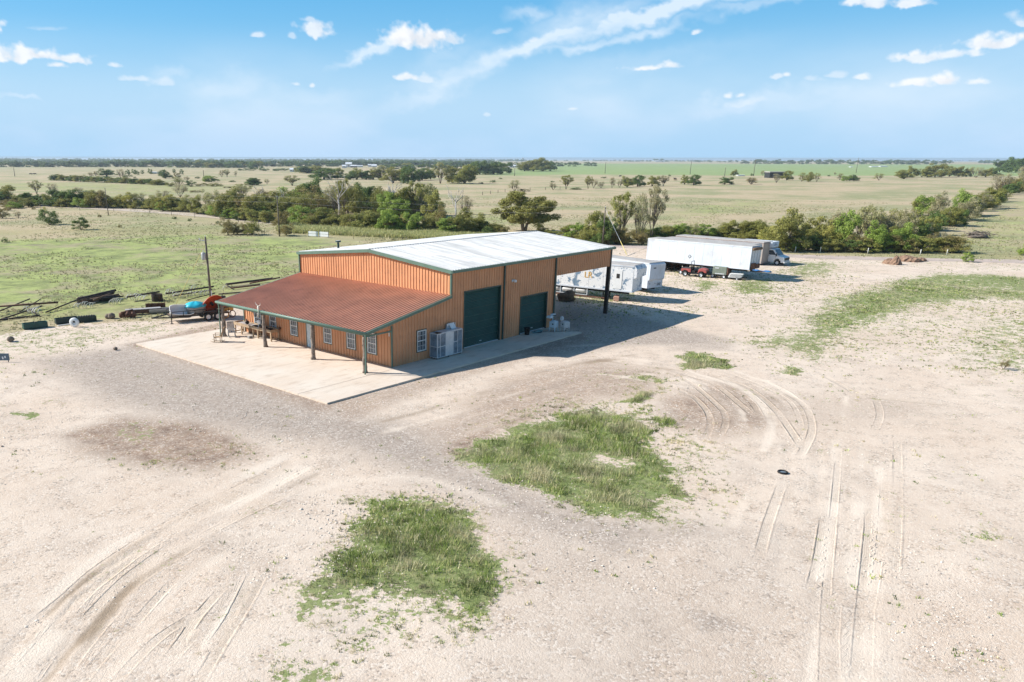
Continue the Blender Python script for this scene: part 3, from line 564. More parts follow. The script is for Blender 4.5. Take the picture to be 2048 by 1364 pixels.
# ------------------------------------------------------------------ metal building
B = thing('metal_building', 'orange ribbed metal shop building with white gable roof and copper red porch roof', 'building', (0, 0, 0))
PITCHR = .3048
def wall(mb, org, u, n, L, top, openings=(), z0=0.0, rib=.045, off=.12, bottom=None):
    """sheet wall with ribs. org (x,y), u = unit dir, n = outward normal, top(u) height"""
    org, u, n = np.array(org, float), np.array(u, float), np.array(n, float)
    P = lambda a, z, d=0: (org[0]+u[0]*a+n[0]*d, org[1]+u[1]*a+n[1]*d, z)
    brk = sorted({0, L}|{v for q in openings for v in q[:2]}|({RY} if L > 15 else set()))
    bt = bottom or (lambda a: z0)
    for a0, a1 in zip(brk[:-1], brk[1:]):
        mid = (a0+a1)/2; cuts = sorted([(q[2], q[3]) for q in openings if q[0] <= mid <= q[1]]); lo = None
        segs = []; cur = None
        for c0, c1 in cuts: segs.append((cur, c0)); cur = c1
        segs.append((cur, None))
        for s0, s1 in segs:
            za0, za1 = (bt(a0), bt(a1)) if s0 is None else (s0, s0); zb0, zb1 = (top(a0), top(a1)) if s1 is None else (s1, s1)
            if zb0-za0 < .01 and zb1-za1 < .01: continue
            mb.add([P(a0, za0), P(a1, za1), P(a1, zb1), P(a0, zb0)], [(0, 1, 2, 3)])
    a = off
    while a < L-.03:
        cuts = sorted([(q[2], q[3]) for q in openings if q[0]-.02 <= a <= q[1]+.02]); cur = bt(a); segs = []
        for c0, c1 in cuts:
            if c0 > cur: segs.append((cur, c0))
            cur = c1
        segs.append((cur, top(a)))
        for s0, s1 in segs:
            if s1-s0 < .05: continue
            w1, w2 = .032, .014
            mb.add([P(a-w1, s0), P(a-w2, s0, rib), P(a+w2, s0, rib), P(a+w1, s0), P(a-w1, s1), P(a-w2, s1, rib), P(a+w2, s1, rib), P(a+w1, s1)], [(0,1,5,4), (1,2,6,5), (2,3,7,6), (4,5,6,7), (0,3,2,1)])
        a += PITCHR
gable = lambda a: H+(RH-H)*(a/RY if a <= RY else (WD-a)/(WD-RY))
roofz = lambda x: H1+(H1-H0)/(D+PO)*(x-D)      # lean-to roof plane
# window openings
PW = [(1.52, 2.40, .66, 2.12), (3.70, 4.58, .66, 2.12), (6.28, 7.16, .66, 2.12), (10.33, 11.17, .66, 2.12), (12.98, 13.82, .66, 2.12), (15.0, 15.9, .66, 2.12)]
DOORP = (8.30, 9.22, .02, 2.12)
SW = [(2.50, 3.42, .66, 2.14)]; SD = [(7.60, 11.90, .02, 4.26), (14.68, 18.31, .02, 3.03)]
m = MB(); wall(m, (0, 0), (0, 1), (-1, 0), WD, lambda a: H0w, PW+[DOORP]); m.build('porch_wall', ORANGE, B)
m = MB(); wall(m, (D, 0), (0, 1), (-1, 0), WD, gable, (), H1+.02); m.build('gable_wall', ORANGE, B)
m = MB(); wall(m, (0, 0), (1, 0), (0, -1), D, roofz, SW); wall(m, (D, 0), (1, 0), (0, -1), T2-D, lambda a: H, [(x0-D, x1-D, z0, z1) for x0, x1, z0, z1 in SD], off=.16)
m.build('side_wall', ORANGE, B)
m = MB(); wall(m, (T2, 0), (1, 0), (0, -1), XE-T2-.12, lambda a: H, (), HB, off=.2); m.build('canopy_header', ORANGE, B)
m = MB(); wall(m, (-PO, 0), (1, 0), (0, -1), PO, lambda a: roofz(a-PO), (), 0, bottom=lambda a: roofz(-PO)-.13, off=.25); m.build('porch_end_panel', ORANGE, B)
m = MB(); wall(m, (0, WD), (1, 0), (0, 1), D, roofz); wall(m, (D, WD), (1, 0), (0, 1), T2-D, lambda a: H); m.build('left_wall', ORANGE, B)
m = MB(); wall(m, (T2, 0), (0, 1), (1, 0), WD, gable); m.build('end_wall', ORANGE, B)
m = MB(); wall(m, (XE-.1, 0), (0, 1), (1, 0), WD, gable, (), HB); wall(m, (T2, WD), (1, 0), (0, 1), XE-T2-.12, lambda a: H, (), HB); m.build('far_canopy_header', ORANGE, B)
# roofs with standing ribs
def roof(mb, P0, P1, P2, P3, n, th=.06, rh=.065, flat=False):
    """quad P0->P1 along the ribs' start edge, ribs run P0->P3"""
    P0, P1, P2, P3 = [np.array(p, float) for p in (P0, P1, P2, P3)]; nn = np.cross(P1-P0, P3-P0); nn /= np.linalg.norm(nn)
    if nn[2] < 0: nn = -nn
    mb.add([P0, P1, P2, P3, P0-nn*th, P1-nn*th, P2-nn*th, P3-nn*th], [(0,1,2,3), (7,6,5,4), (0,4,5,1), (1,5,6,2), (2,6,7,3), (3,7,4,0)])
    L = np.linalg.norm(P1-P0); e = (P1-P0)/L
    for i in range(n):
        k = (i+.5)/n; a = P0+(P1-P0)*k+nn*.001; d = P3+(P2-P3)*k+nn*.001
        w1, w2 = .055, .022
        mb.add([a-e*w1, a-e*w2+nn*rh, a+e*w2+nn*rh, a+e*w1, d-e*w1, d-e*w2+nn*rh, d+e*w2+nn*rh, d+e*w1], [(0,4,5,1), (1,5,6,2), (2,6,7,3), (0,1,2,3), (7,6,5,4)])
OV = .10
m = MB(); roof(m, (-PO-.06, -OV, H0), (-PO-.06, WD+OV, H0), (D-.003, WD+OV, H1), (D-.003, -OV, H1), 58, rh=.06); lean = m.build('lean_to_roof', ROOFRED, B)
m = MB()
zr = lambda y: H+(RH-H)*(y/RY) if y <= RY else H+(RH-H)*(WD-y)/(WD-RY)
up = .09
roof(m, (D-.12, -.14, zr(-.14)+up), (XE+.05, -.14, zr(-.14)+up), (XE+.05, RY, RH+up), (D-.12, RY, RH+up), 74)
roof(m, (D-.12, RY, RH+up), (XE+.05, RY, RH+up), (XE+.05, WD+.14, zr(WD+.14)+up), (D-.12, WD+.14, zr(WD+.14)+up), 74)
m.tube([(D-.12, RY, RH+up+.02), (XE+.05, RY, RH+up+.02)], .07, 6)
mr = m.build('main_roof', ROOFW, B)
# green trim
for x in (D-.17, XE+.10):
    m = MB(); m.bar((x, -.16, zr(-.16)+up-.09), (x, RY, RH+up-.09), .10, .24); m.bar((x, RY, RH+up-.09), (x, WD+.16, zr(WD+.16)+up-.09), .10, .24)
    m.build('rake_trim', GREEN, B)
for y in (-.20, WD+.20): MB().box(D-.2, XE+.14, y-.07, y+.07, zr(-.2)+up-.17, zr(-.2)+up+.02).build('gutter', GREEN, B)
m = MB(); m.tube([(-PO-.14, -.2, H0-.05), (-PO-.14, WD+.2, H0-.05)], .095, 8); m.box(-PO-.08, -PO+.02, -.12, WD+.12, H0-.24, H0-.08); m.build('porch_gutter', GREEN, B)
for y in (-.15, WD+.15): MB().bar((-PO-.1, y, H0-.07), (D-.05, y, roofz(D-.05)-.07), .09, .2).build('lean_to_rake_trim', GREEN, B)
def post(x, y, z0, z1, sx=.10, sy=.05): MB().box(x-sx, x+sx, y-sy, y+sy, z0, z1).build('corner_trim', GREEN, B)
post(D-.06, -.06, H1+.05, H-.1, .07, .05); post(D-.06, WD+.06, H1+.05, H-.1, .07, .05)
post(-.03, -.035, .0, H0w-.3, .055, .03); post(-.03, WD+.035, .0, H0w-.2, .055, .03)
DS = mat('dark_green_downspout', (.05, .085, .07), .5)
for x in (T1, T2-.06): MB().box(x-.06, x+.06, -.14, -.045, .02, H-.1).build('downspout', DS, B)
MB().box(T2+.05, T2+.13, -.09, -.03, .02, HB).build('corner_trim', DS, B)
for y in (.02, WD-.05): MB().tube([(-PO-.14, y-.1, H0-.1), (-PO-.1, y-.08, H0-.35), (-PO-.16, y-.08, .25), (-PO-.3, y-.16, .04)], .05, 6).build('downspout', GREEN, B)
m = MB()
m.box(-PO+.02, -.06, -.05, .05, H0-.32, H0-.22); m.build('porch_end_beam', GREEN, B)
for x0, x1, z0, z1 in SD:
    m = MB()
    for a, b_ in ((x0-.09, x0), (x1, x1+.09)): m.box(a, b_, -.055, .04, z0, z1+.09)
    m.box(x0, x1, -.055, .04, z1, z1+.09); m.build('door_trim', DS, B)
# canopy steel frame, seen through the open bay
for x, y in ((XE-.17, .14), (XE-.17, WD-.2), (T2+4.6, WD-.2)): MB().box(x-.13, x+.13, y-.16, y+.16, -.1, H-.06).build('canopy_column', STEELD, B)
m = MB()
for x in (T2+4.5, XE-.35):
    m.bar((x, .2, zr(.2)-.22), (x, RY, RH-.22), .16, .32); m.bar((x, RY, RH-.22), (x, WD-.2, zr(WD-.2)-.22), .16, .32)
for k in range(11):
    y = .5+k*1.62; m.bar((T2+.05, y, zr(y)-.06), (XE-.2, y, zr(y)-.06), .07, .1)
m.build('roof_frame', STEELD, B)
# roll-up doors
for x0, x1, z0, z1 in SD:
    m = MB(); n = int((z1-z0)/.11)
    for k in range(n):
        za, zb = z0+(z1-z0)*k/n, z0+(z1-z0)*(k+1)/n; d = .16 if k % 5 else .145
        m.add([(x0, d+.012, za), (x1, d+.012, za), (x1, d-.012, (za+zb)/2), (x0, d-.012, (za+zb)/2), (x1, d+.012, zb), (x0, d+.012, zb)], [(0,1,2,3), (3,2,4,5)])
    m.box(x0-.02, x0+.0, .0, .2, z0, z1).box(x1, x1+.02, .0, .2, z0, z1).box(x0, x1, .0, .2, z1, z1+.02)
    dr = m.build('roll_up_door', DGREEN, B)
    MB().box(x0+.01, x1-.01, .05, .13, .012, .07).build('door_bottom_bar', ALU, dr)
    MB().box((x0+x1)/2-.12, (x0+x1)/2+.12, .09, .125, .28, .33).build('handle', ALU, dr)
# windows
def window(axis_, a0, a1, z0, z1):
    fr = MB(); fw = .055
    def bx(mb, u0, u1, w0, w1, d0, d1):
        if axis_ == 'x': mb.box(-d1, -d0, u0, u1, w0, w1)
        else: mb.box(u0, u1, -d1, -d0, w0, w1)
    zm = (z0+z1)/2
    for u0, u1, w0, w1 in ((a0, a0+fw, z0, z1), (a1-fw, a1, z0, z1), (a0+fw, a1-fw, z0, z0+fw), (a0+fw, a1-fw, z1-fw, z1), (a0+fw, a1-fw, zm-.025, zm+.025)): bx(fr, u0, u1, w0, w1, -.02, .05)
    w = fr.build('window', WHITE, B)
    mu = MB()
    for k in (1, 2):
        u = a0+(a1-a0)*k/3; bx(mu, u-.009, u+.009, z0+fw, zm-.026, -.008, .014); bx(mu, u-.009, u+.009, zm+.026, z1-fw, -.008, .014)
    for zc in ((z0+zm)/2, (zm+z1)/2): bx(mu, a0+fw, a1-fw, zc-.009, zc+.009, -.007, .0155)
    mu.build('glazing_bar', WHITE, w)
    g = MB(); bx(g, a0+.02, a1-.02, z0+.02, z1-.02, -.05, -.015); g.build('pane', GLASS, w)
    tr = MB(); k = .07
    for u0, u1, w0, w1 in ((a0-k, a0-.002, z0-k, z1+k), (a1+.002, a1+k, z0-k, z1+k), (a0, a1, z0-k, z0-.002), (a0, a1, z1+.002, z1+k)): bx(tr, u0, u1, w0, w1, -.02, .043)
    tr.build('window_trim', DS, w)
for a0, a1, z0, z1 in PW: window('x', a0, a1, z0, z1)
for a0, a1, z0, z1 in SW: window('y', a0, a1, z0, z1)
a0, a1, z0, z1 = DOORP
dm = MB().box(-.03, .03, a0+.04, a1-.04, z0+.01, z1-.03); dr = dm.build('porch_door', mat('pale_blue_door', (.55, .62, .64), .5), B)
MB().box(-.045, -.005, a0-.03, a0+.039, z0, z1+.03).box(-.045, -.005, a1-.039, a1+.03, z0, z1+.03).build('door_frame', DS, dr)
MB().lathe([(.0, -.09), (.03, -.08), (.035, -.06), (.015, -.04), (.015, -.03)], (0, a1-.13, 1.0), 'x', 10).build('handle', ALU, dr)
# cedar porch posts
for k, y in enumerate((.28, 5.72, 11.48, WD-.3)):
    m = MB(); rd = random.Random(k); pts = []; rs = []
    for j in range(15):
        z = (H0-.26)*j/14; pts.append((-PO+.1+.02*math.sin(j*.9+k)+rd.uniform(-.012, .012), y+.025*math.sin(j*.7+2*k)+rd.uniform(-.012, .012), z)); rs.append(.155-.002*j+rd.uniform(-.014, .014)+(.05 if j == 0 else 0))
    m.tube(pts, rs, 11); 
    for _ in range(6):
        j = rd.randint(2, 12); p = np.array(pts[j]); a = rd.uniform(0, 2*PI); d = np.array([math.cos(a), math.sin(a), .5]); m.tube([p+d*.10, p+d*rd.uniform(.18, .24)], [.035, .015], 5)
    m.build('cedar_post', CEDAR, B)
# light, vent, little camera
m = MB(); m.lathe([(.0, -.34), (.10, -.33), (.12, -.22), (.07, -.10), (.05, -.03)], (13.48, 0, 4.5), 'y', 14); m.box(13.30, 13.66, -.06, -.034, 4.42, 4.6); m.build('wall_lamp', WHITE, B)
m = MB(); m.box(-.10, -.055, .12, .2, 2.15, 2.4); m.build('security_camera', WHITE, B)
m = MB(); m.cyl((8.8, 15.4, zr(15.4)), (8.8, 15.4, zr(15.4)+.62), .1, 10); m.cyl((8.8, 15.4, zr(15.4)+.66), (8.8, 15.4, zr(15.4)+.78), .26, 12, r2=.24)
vn = m.build('roof_vent', DS, B); MB().cyl((8.8, 15.4, zr(15.4)+.785), (8.8, 15.4, zr(15.4)+.81), .2, 12, r2=.05).build('vent_cap', ROOFW, vn)

# ------------------------------------------------------------------ things on and round the porch
# wire and glass-sided aluminium enclosure against the side wall
cg = thing('aluminium_cage', 'tall aluminium framed cage with hazy panels, against the side wall by the tall door', 'cage', (3.72, -.84, 0))
L_, W_, Hh = 2.75, .74, 1.86
m = MB(); r = .035
def fr(x0, x1, y0, y1, z0, z1): m.box(x0, x1, y0, y1, z0, z1)
for x in (0, L_-.05, 1.72):
    for y in (0, W_-.05): fr(x, x+.05, y, y+.05, .1, Hh+(.35 if x > 1 and y > .1 else 0))
for x in (.32, .9, 1.3, 2.2): fr(x, x+.04, .003, .045, .155, Hh-.055)
for z in (.1, Hh-.05):
    for y in (.002, W_-.052): fr(.051, L_-.051, y, y+.048, z, z+.05)
    for x in (.002, L_-.052): fr(x, x+.048, .052, W_-.053, z, z+.05)
fr(.051, .9, .006, .04, .88, .92); fr(.006, .04, .052, W_-.053, .88, .92); fr(1.78, 2.18, .006, .04, 1.0, 1.04)
m.build('frame', ALU, cg)
for q in ((.36, .9, .018, .026), (.05, .31, .019, .027), (.018, .026, .06, W_-.06), (2.24, L_-.055, .018, .026), (1.78, 2.19, .018, .026)): MB().box(*q, .15, Hh-.06).build('panel', GLASS2, cg)
m = MB(); m.box(.945, 1.295, .0, .03, .15, Hh-.06).box(1.345, 1.715, .0, .03, .15, Hh-.06).box(.55, L_-.02, .03, W_-.01, Hh+.002, Hh+.03).box(1.7, 2.5, .6, .64, Hh+.03, Hh+.42); m.build('sheet_metal_side', ALU, cg)
m = MB(); m.add([(1.9, .35, Hh+.04), (2.45, .35, Hh+.04), (2.45, .58, Hh+.36), (1.9, .58, Hh+.36)], [(0,1,2,3)]).box(1.9, 2.45, .58, .597, Hh+.04, Hh+.37); m.build('white_board', WHITE, cg)
m = MB(); m.box(.15, .8, .12, .6, .16, .62).box(.2, .7, .2, .6, .63, .8); m.build('stored_boxes', RUST, cg)
for x in (.05, 1.3, 2.6):
    for y in (.1, .6): MB().cyl((x, y, .05), (x+.06, y, .05), .05, 10).build('caster', BLACK, cg)

# long work table made of a sorting rack
TX, TY0, TY1 = -.80, 12.55, 17.55
tb = thing('work_table', 'long weathered wooden work table with slatted trays under the porch roof', 'table', (0, 0, 0))
m = MB()
for k in range(5): m.box(TX-.12+k*.165, TX+.03+k*.165, TY0, TY1, .80, .835)
m.build('tabletop', GREYWOOD, tb)
m = MB(); m.box(TX-.15, TX-.122, TY0-.03, TY1+.03, .70, .93).box(TX+.72, TX+.748, TY0-.03, TY1+.03, .70, .93).box(TX-.12, TX+.72, TY0-.028, TY0-.001, .70, .93).box(TX-.12, TX+.72, TY1+.001, TY1+.028, .70, .93); m.build('tray_rim', WOOD, tb)
for y in (TY0+.02, TY0+1.75, TY0+2.4, TY1-1.0, TY1-.12):
    for x in (TX-.12, TX+.62): MB().box(x, x+.09, y, y+.09, 0, .699).build('leg', WOOD, tb)
for y in (TY0+.04, TY0+1.77, TY1-.1): MB().box(TX-.03, TX+.62, y, y+.05, .12, .2).build('stretcher', WOOD, tb)
m = MB(); m.cyl((.0, TY0+.05, .98), (-.28, TY0-.25, .93), .09, 12); tag(m.build('rusty_pipe_end', RUST), 'rusty pipe stub lying across the right end of the work table', 'pipe')
for i, (y, x, r_, lab) in enumerate(((13.1, -.55, .23, 'black round pan nearest the right end of the work table'), (14.0, -.45, .27, 'wide black pan on the work table between the two darker ones'), (14.95, -.6, .30, 'largest flat black pan near the middle of the work table'))):
    m = MB(); m.lathe([(0, 0), (r_*.8, 0), (r_, .07), (r_*.96, .07), (r_*.78, .02), (0, .02)], (x, y, .836), 'z', 18); m.bar((x-r_*.9, y, .9), (x-r_*1.7, y+.05, .92), .03, .015)
    tag(m.build('pan', BLACK), lab, 'pan', 'pans on the work table')
m = MB(); m.lathe([(.0, .0), (.16, .01), (.2, .06), (.2, .09), (0, .1)], (0, 0, 0), 'x', 18); m.bar((.02, 0, -.2), (.02, 0, -.42), .05, .05); m.lathe([(.14, 0), (.14, .025), (0, .03)], (0, 0, -.45), 'z', 12)
tag(m.build('round_dish', WHITE, loc=(-.85, 14.25, 1.32)), 'round white dish on a short stand beside the bleached antlers', 'dish')
m = MB(); m.blob((0, 0, .14), (.2, .16, .14), 4, .1); m.tube([(0, 0, .2), (.03, .1, .35), (.1, .16, .38)], [.05, .05, .03], 7); tag(m.build('metal_jug', STEELD, loc=(-.5, 16.3, .835)), 'dark metal jug at the left end of the work table', 'jug')
tag(MB().box(-.2, .2, -.1, .1, 0, .19).build('concrete_block', BLOCK, bevel=.01, loc=(-1.28, 14.9, 0), rz=.25), 'grey concrete block on the slab in front of the work table', 'block')
# skull and antlers on the post
sk = thing('skull_ornament', 'bleached skull with antlers fixed over the second porch post from the left', 'ornament', (-PO-.24, 11.55, 2.86)); sk.scale = (.72, .72, .72)
m = MB(); m.tube([(0, 0, .42), (-.03, 0, .25), (-.06, 0, .02), (-.07, 0, -.1)], [.10, .13, .07, .04], 9); m.build('skull', BONE, sk)
m = MB()
for s_ in (1, -1):
    m.tube([(0, s_*.08, .44), (.0, s_*.24, .5), (-.02, s_*.40, .60), (-.02, s_*.42, .8)], [.035, .03, .025, .01], 7)
m.build('horn', BONE, sk)
m = MB(); m.tube([(.0, 0, -.1), (-.05, .1, -.4), (.0, .22, -.62), (-.04, .34, -.8)], [.03, .028, .02, .01], 6); m.tube([(-.03, .07, -.3), (-.1, .0, -.55), (-.04, .1, -.85)], [.025, .02, .01], 6); m.build('antler', BONE, sk)
# rocking chairs
def rocking_chair(loc, rz, label, mt):
    c = thing('rocking_chair', label, 'chair', loc, rz, 'rocking chairs on the slab')
    m = MB()
    for s_ in (-.26, .26): m.tube([(-.48, s_, .09), (-.25, s_, .025), (.05, s_, .015), (.3, s_, .035), (.55, s_, .13)], .022, 6)
    m.build('rocker', mt, c)
    for x, s_ in ((-.22, -.26), (-.22, .26), (.24, -.26), (.24, .26)): MB().bar((x, s_, .03), (x*1.05, s_, .62 if x > 0 else .42), .045, .045).build('leg', mt, c)
    m = MB()
    for k in range(7): m.box(-.25+k*.075, -.19+k*.075, -.27, .27, .40-.006*k+.0, .42)
    m.build('seat', mt, c)
    m = MB(); th = .35
    for k in range(6):
        y = -.25+k*.092; m.bar((-.26, y+.02, .42), (-.26-.75*math.sin(th), y+.02, .42+.75*math.cos(th)), .07, .018)
    m.bar((-.51, -.27, 1.11), (-.51, .27, 1.11), .04, .08); m.build('backrest', mt, c)
    m = MB()
    for s_ in (-.29, .29): m.bar((-.36, s_, .63), (.3, s_, .64), .08, .025)
    m.build('armrest', mt, c); return c
p = at(437, 686); rocking_chair((p[0], p[1], 0.0), math.radians(133), 'brown wooden rocking chair at the edge of the slab, nearest the camera', WOOD)
p = at(455, 678); rocking_chair((p[0]+.5, p[1]+.1, 0.0), math.radians(243), 'grey weathered rocking chair just behind the brown one', GREYWOOD)
# bucket, hose, washers
m = MB(); m.lathe([(.0, 0), (.19, 0), (.24, .55), (.26, .56), (.25, .60), (.225, .6), (.18, .05), (0, .05)], (0, 0, 0), 'z', 16); tag(m.build('black_tub', BLACK, loc=(15.15, -.42, 0)), 'black plastic tub standing against the smaller green door', 'tub')
m = MB(); pts = [(16.5+.35*math.cos(a)*(1+.1*math.sin(3*a)), -.55+.3*math.sin(a), .02+.004*a) for a in np.linspace(0, 15, 60)]; pts += [(17.2+.2*k, -.8-.18*k+.15*math.sin(k*1.2), .02) for k in range(12)]
m.tube(pts, .014, 5); tag(m.build('black_hose', BLACK), 'black hose in a loose coil trailing over the slab by the small door', 'hose')
m = MB(); m.add([(15.9, -.6, .02), (16.6, -.9, .02), (17.5, -.35, .02), (17.3, -.12, .06), (16.1, -.15, .05), (16.7, -.4, .10)], [(0,1,5), (1,2,5), (2,3,5), (3,4,5), (4,0,5)]); tag(m.build('teal_sheet', mat('pale_teal_sheet', (.22, .38, .38), .6)), 'crumpled pale teal sheet at the foot of the small door', 'sheet')
def washer(loc, rz, rusty, label):
    w = thing('wringer_washer', label, 'washing machine', loc, rz, 'old washing machines by the canopy')
    mt = mat('rusted_white_enamel', (.62, .60, .58), .6, 0, .1, 4, (.28, .12, .06), .9, 4) if rusty else mat('pale_blue_enamel', (.62, .70, .74), .4, 0, .05)
    m = MB()
    m.box(-.3, .3, -.29, .29, .34, .86); m.build('tub', mt, w, bevel=.06)
    MB().lathe([(0, .9), (.22, .89), (.28, .865), (.28, .862), (0, .862)], (0, 0, 0), 'z', 18).build('lid', mt, w)
    for x in (-.24, .24):
        for y in (-.23, .23): MB().tube([(x, y, .38), (x*1.1, y*1.1, .2), (x*1.18, y*1.18, 0)], [.05, .035, .03], 7).build('leg', mt, w)
    m = MB(); m.box(-.31, -.303, -.12, -.0, .6, .7); m.build('name_plate', STEELD, w)
    if not rusty:
        m = MB(); m.tube([(.2, .22, .85), (.2, .25, 1.2)], .05, 8); m.box(-.05, .45, .1, .36, 1.2, 1.42); m.box(-.42, -.05, .1, .5, 1.12, 1.3); m.build('wringer', mt, w, bevel=.04)
        m = MB(); m.cyl((-.05, .06, 1.3), (.4, .06, 1.3), .045, 10); m.build('roller', STEELD, w)
    else:
        m = MB(); m.lathe([(.13, -.06), (.19, -.06), (.19, .06), (.13, .06), (.13, -.06)], (-.1, .36, 1.05), 'x', 16); m.tube([(-.1, .34, .75), (-.1, .36, .92)], .05, 8); m.build('wringer', WHITE, w)
washer((17.75, -1.25, 0), .1, False, 'pale blue wringer washing machine on legs beside the canopy post trim')
washer((18.3, -2.0, 0), -.35, True, 'rust-streaked white washing machine on thin legs, nearest the slab corner')

# ------------------------------------------------------------------ parked trailers, truck and machines
def wheel(parent, c, r, w, ax='y', tyre=BLACK, rim=WHITE, name='wheel', n=20):
    """ax: axle direction in the parent's frame"""
    m = MB(); m.lathe([(r*.58, -w/2), (r*.9, -w/2), (r, -w*.36), (r, w*.36), (r*.9, w/2), (r*.58, w/2), (r*.58, -w/2)], c, ax, n); t_ = m.build(name, tyre, parent)
    m = MB(); m.lathe([(0, -w*.28), (r*.2, -w*.30), (r*.22, -w*.2), (r*.56, -w*.22), (r*.6, -w*.4), (r*.6, w*.4), (r*.56, w*.22), (r*.22, w*.2), (r*.2, w*.3), (0, w*.28)], c, ax, n); m.build('rim', rim, t_); return t_
def semi(label, B, ang, L, zb, zt, w, mats, cat='trailer', gap=0, wheels=True, seam=1.22, group=None, nose=False, front_mat=None):
    """box trailer. B is the near front corner; body runs back along local -x, away side is local +y"""
    rz = math.radians(ang)
    t_ = thing('box_trailer', label, cat, (B[0], B[1], GZ), rz, group); side, roofm, frame = mats
    zb -= GZ; zt -= GZ
    m = MB(); m.box(-L, 0, 0, w, zb, zt-.03)
    k = seam
    while k < L: m.box(-k-.012, -k+.012, -.012, .0-.0005, zb+.12, zt-.12); k += seam
    for x in (-L, -.08): m.box(x-.01, x+.09, -.018, -.003, zb, zt-.03)
    body = m.build('body', side, t_)
    MB().box(-L-.02, .02, -.03, -.003, zt-.16, zt-.03).box(-L-.02, .02, -.035, -.003, zb-.0, zb+.14).box(.003, .03, 0, w, zt-.16, zt-.03).box(.003, .03, 0, w, zb, zb+.14).build('edge_rail', frame, t_)
    m = MB(); m.add([(-L, 0, zt-.03), (0, 0, zt-.03), (0, w, zt-.03), (-L, w, zt-.03), (-L, .15, zt+.03), (0, .15, zt+.03), (0, w-.15, zt+.03), (-L, w-.15, zt+.03)], [(4,5,6,7), (0,1,5,4), (1,2,6,5), (2,3,7,6), (3,0,4,7)]); m.build('roof', roofm, t_)
    m = MB(); m.box(-L+.1, -.5, .55, .67, zb-.28, zb-.003).box(-L+.1, -.5, w-.67, w-.55, zb-.28, zb-.003)
    for k in range(int(L/1.5)): m.box(-L+.3+k*1.5, -L+.38+k*1.5, .1, w-.1, zb-.12, zb-.004)
    m.build('chassis', STEELD, t_)
    if wheels:
        for x in (-L+1.3, -L+2.55):
            for y in (.18, w-.22): wheel(t_, (x, y, .5), .5, .3, rim=RUST)
            MB().cyl((x, .3, .5), (x, w-.3, .5), .07, 8).build('axle', STEELD, t_)
        for y in (.45, w-.45):
            MB().box(-3.3, -3.18, y-.06, y+.06, .06, zb-.29).box(-3.4, -3.08, y-.14, y+.14, 0, .059).build('landing_leg', STEELD, t_)
    return t_, zb, zt
C_ang = -94.6
TC, zb, zt = semi('long white box trailer with its side to the yard, nearest the red utility vehicle', (58.36, -1.30), C_ang, 14.0, 1.2, 3.9, 2.5, (TRWHITE, TRROOF, TRWHITE))
# front: vertical stiffeners, brown rolled cover and rusty corner
m = MB()
for y in (.3, .9, 1.6, 2.2): m.box(.0305, .07, y-.03, y+.03, zb+.15, zt-.2)
m.build('nose_stiffener', ALU, TC)
MB().tube([(.25, -.05, zt-.28), (.27, 1., zt-.26), (.26, 1.9, zt-.30)], .17, 9).build('rolled_cover', DARKWOOD, TC)
MB().box(.072, .16, .15, 1.2, zb+.0, zb+.75).box(.072, .2, 1.3, 2.2, zb+.1, zb+.6).build('rusty_bracket', RUST, TC)
MB().box(-3.4, -2.75, -.0185, -.004, zb+1.55, zb+2.05).build('white_patch', WHITE, TC)
m = MB(); m.add([(-8.1, -.02, zb+.9), (-7.85, -.02, zb+1.15), (-7.6, -.02, zb+.9), (-7.85, -.02, zb+.65)], [(0, 1, 2, 3)]).add([(-8.02, -.021, zb+.9), (-7.85, -.021, zb+1.07), (-7.68, -.021, zb+.9), (-7.85, -.021, zb+.73)], [(0, 1, 2, 3)], 1); m.build('placard', [STEELD, ALU], TC)
n_ = np.array([math.cos(math.radians(C_ang+90)), math.sin(math.radians(C_ang+90))]); d_ = np.array([math.cos(math.radians(C_ang)), math.sin(math.radians(C_ang))])
semi('white box trailer squeezed between the long white trailer and the tan box', np.array([58.36, -1.30])+n_*2.72-d_*1.3, C_ang, 12.2, 1.2, 3.82, 2.4, (TRWHITE, TRROOF, TRWHITE))
E_, zb, zt = semi('tan box body sitting on the ground behind the long white trailer', (73.87, 3.11), -97, 13.6, .15, 2.98, 2.5, (TANBOX, TRROOF, TANSIDE), cat='box body', wheels=False)
# patched trailer with gas bottles slung underneath
A_, zb, zt = semi('patched white and blue-grey trailer with gas tanks slung below, behind the open canopy', (35.28, 1.31), -83.5, 15.0, .9, 3.55, 2.5, (PATCH, TRROOF, TRWHITE), seam=1.6)
m = MB(); m.prism([(-.004, zb+1.35), (.34, zb+1.5), (.38, zt-.35), (.1, zt-.02), (-.004, zt-.02)], .0, 2.5, 'y'); m.build('nose_cone', PATCH, A_)
m = MB(); m.box(-2.05, -1.15, -.032, -.013, zb+.25, zt-.5); dd_ = m.build('side_door', WHITE, A_)
MB().box(-1.75, -1.4, -.04, -.0325, zt-1.35, zt-.9).build('door_window', STEELD, dd_)
m = MB()
for x in (-9.6, -8., -6.4, -4.9):
    m.box(x-.05, x+.05, .06, .16, .32, zb-.003)
m.box(-9.6, -4.9, .06, .14, .26, .319); m.build('tank_cradle', ALU, A_)
for x in (-8.8, -7.2, -5.65):
    MB().lathe([(0, -.66), (.16, -.64), (.25, -.55), (.27, -.4), (.27, .4), (.25, .55), (.16, .64), (0, .66)], (x, .32, .66), 'x', 16).build('gas_tank', GALV, A_)
m = MB(); m.box(-13, -2.6, .1, .25, .1, .2); m.build('side_beam', RUST, A_)
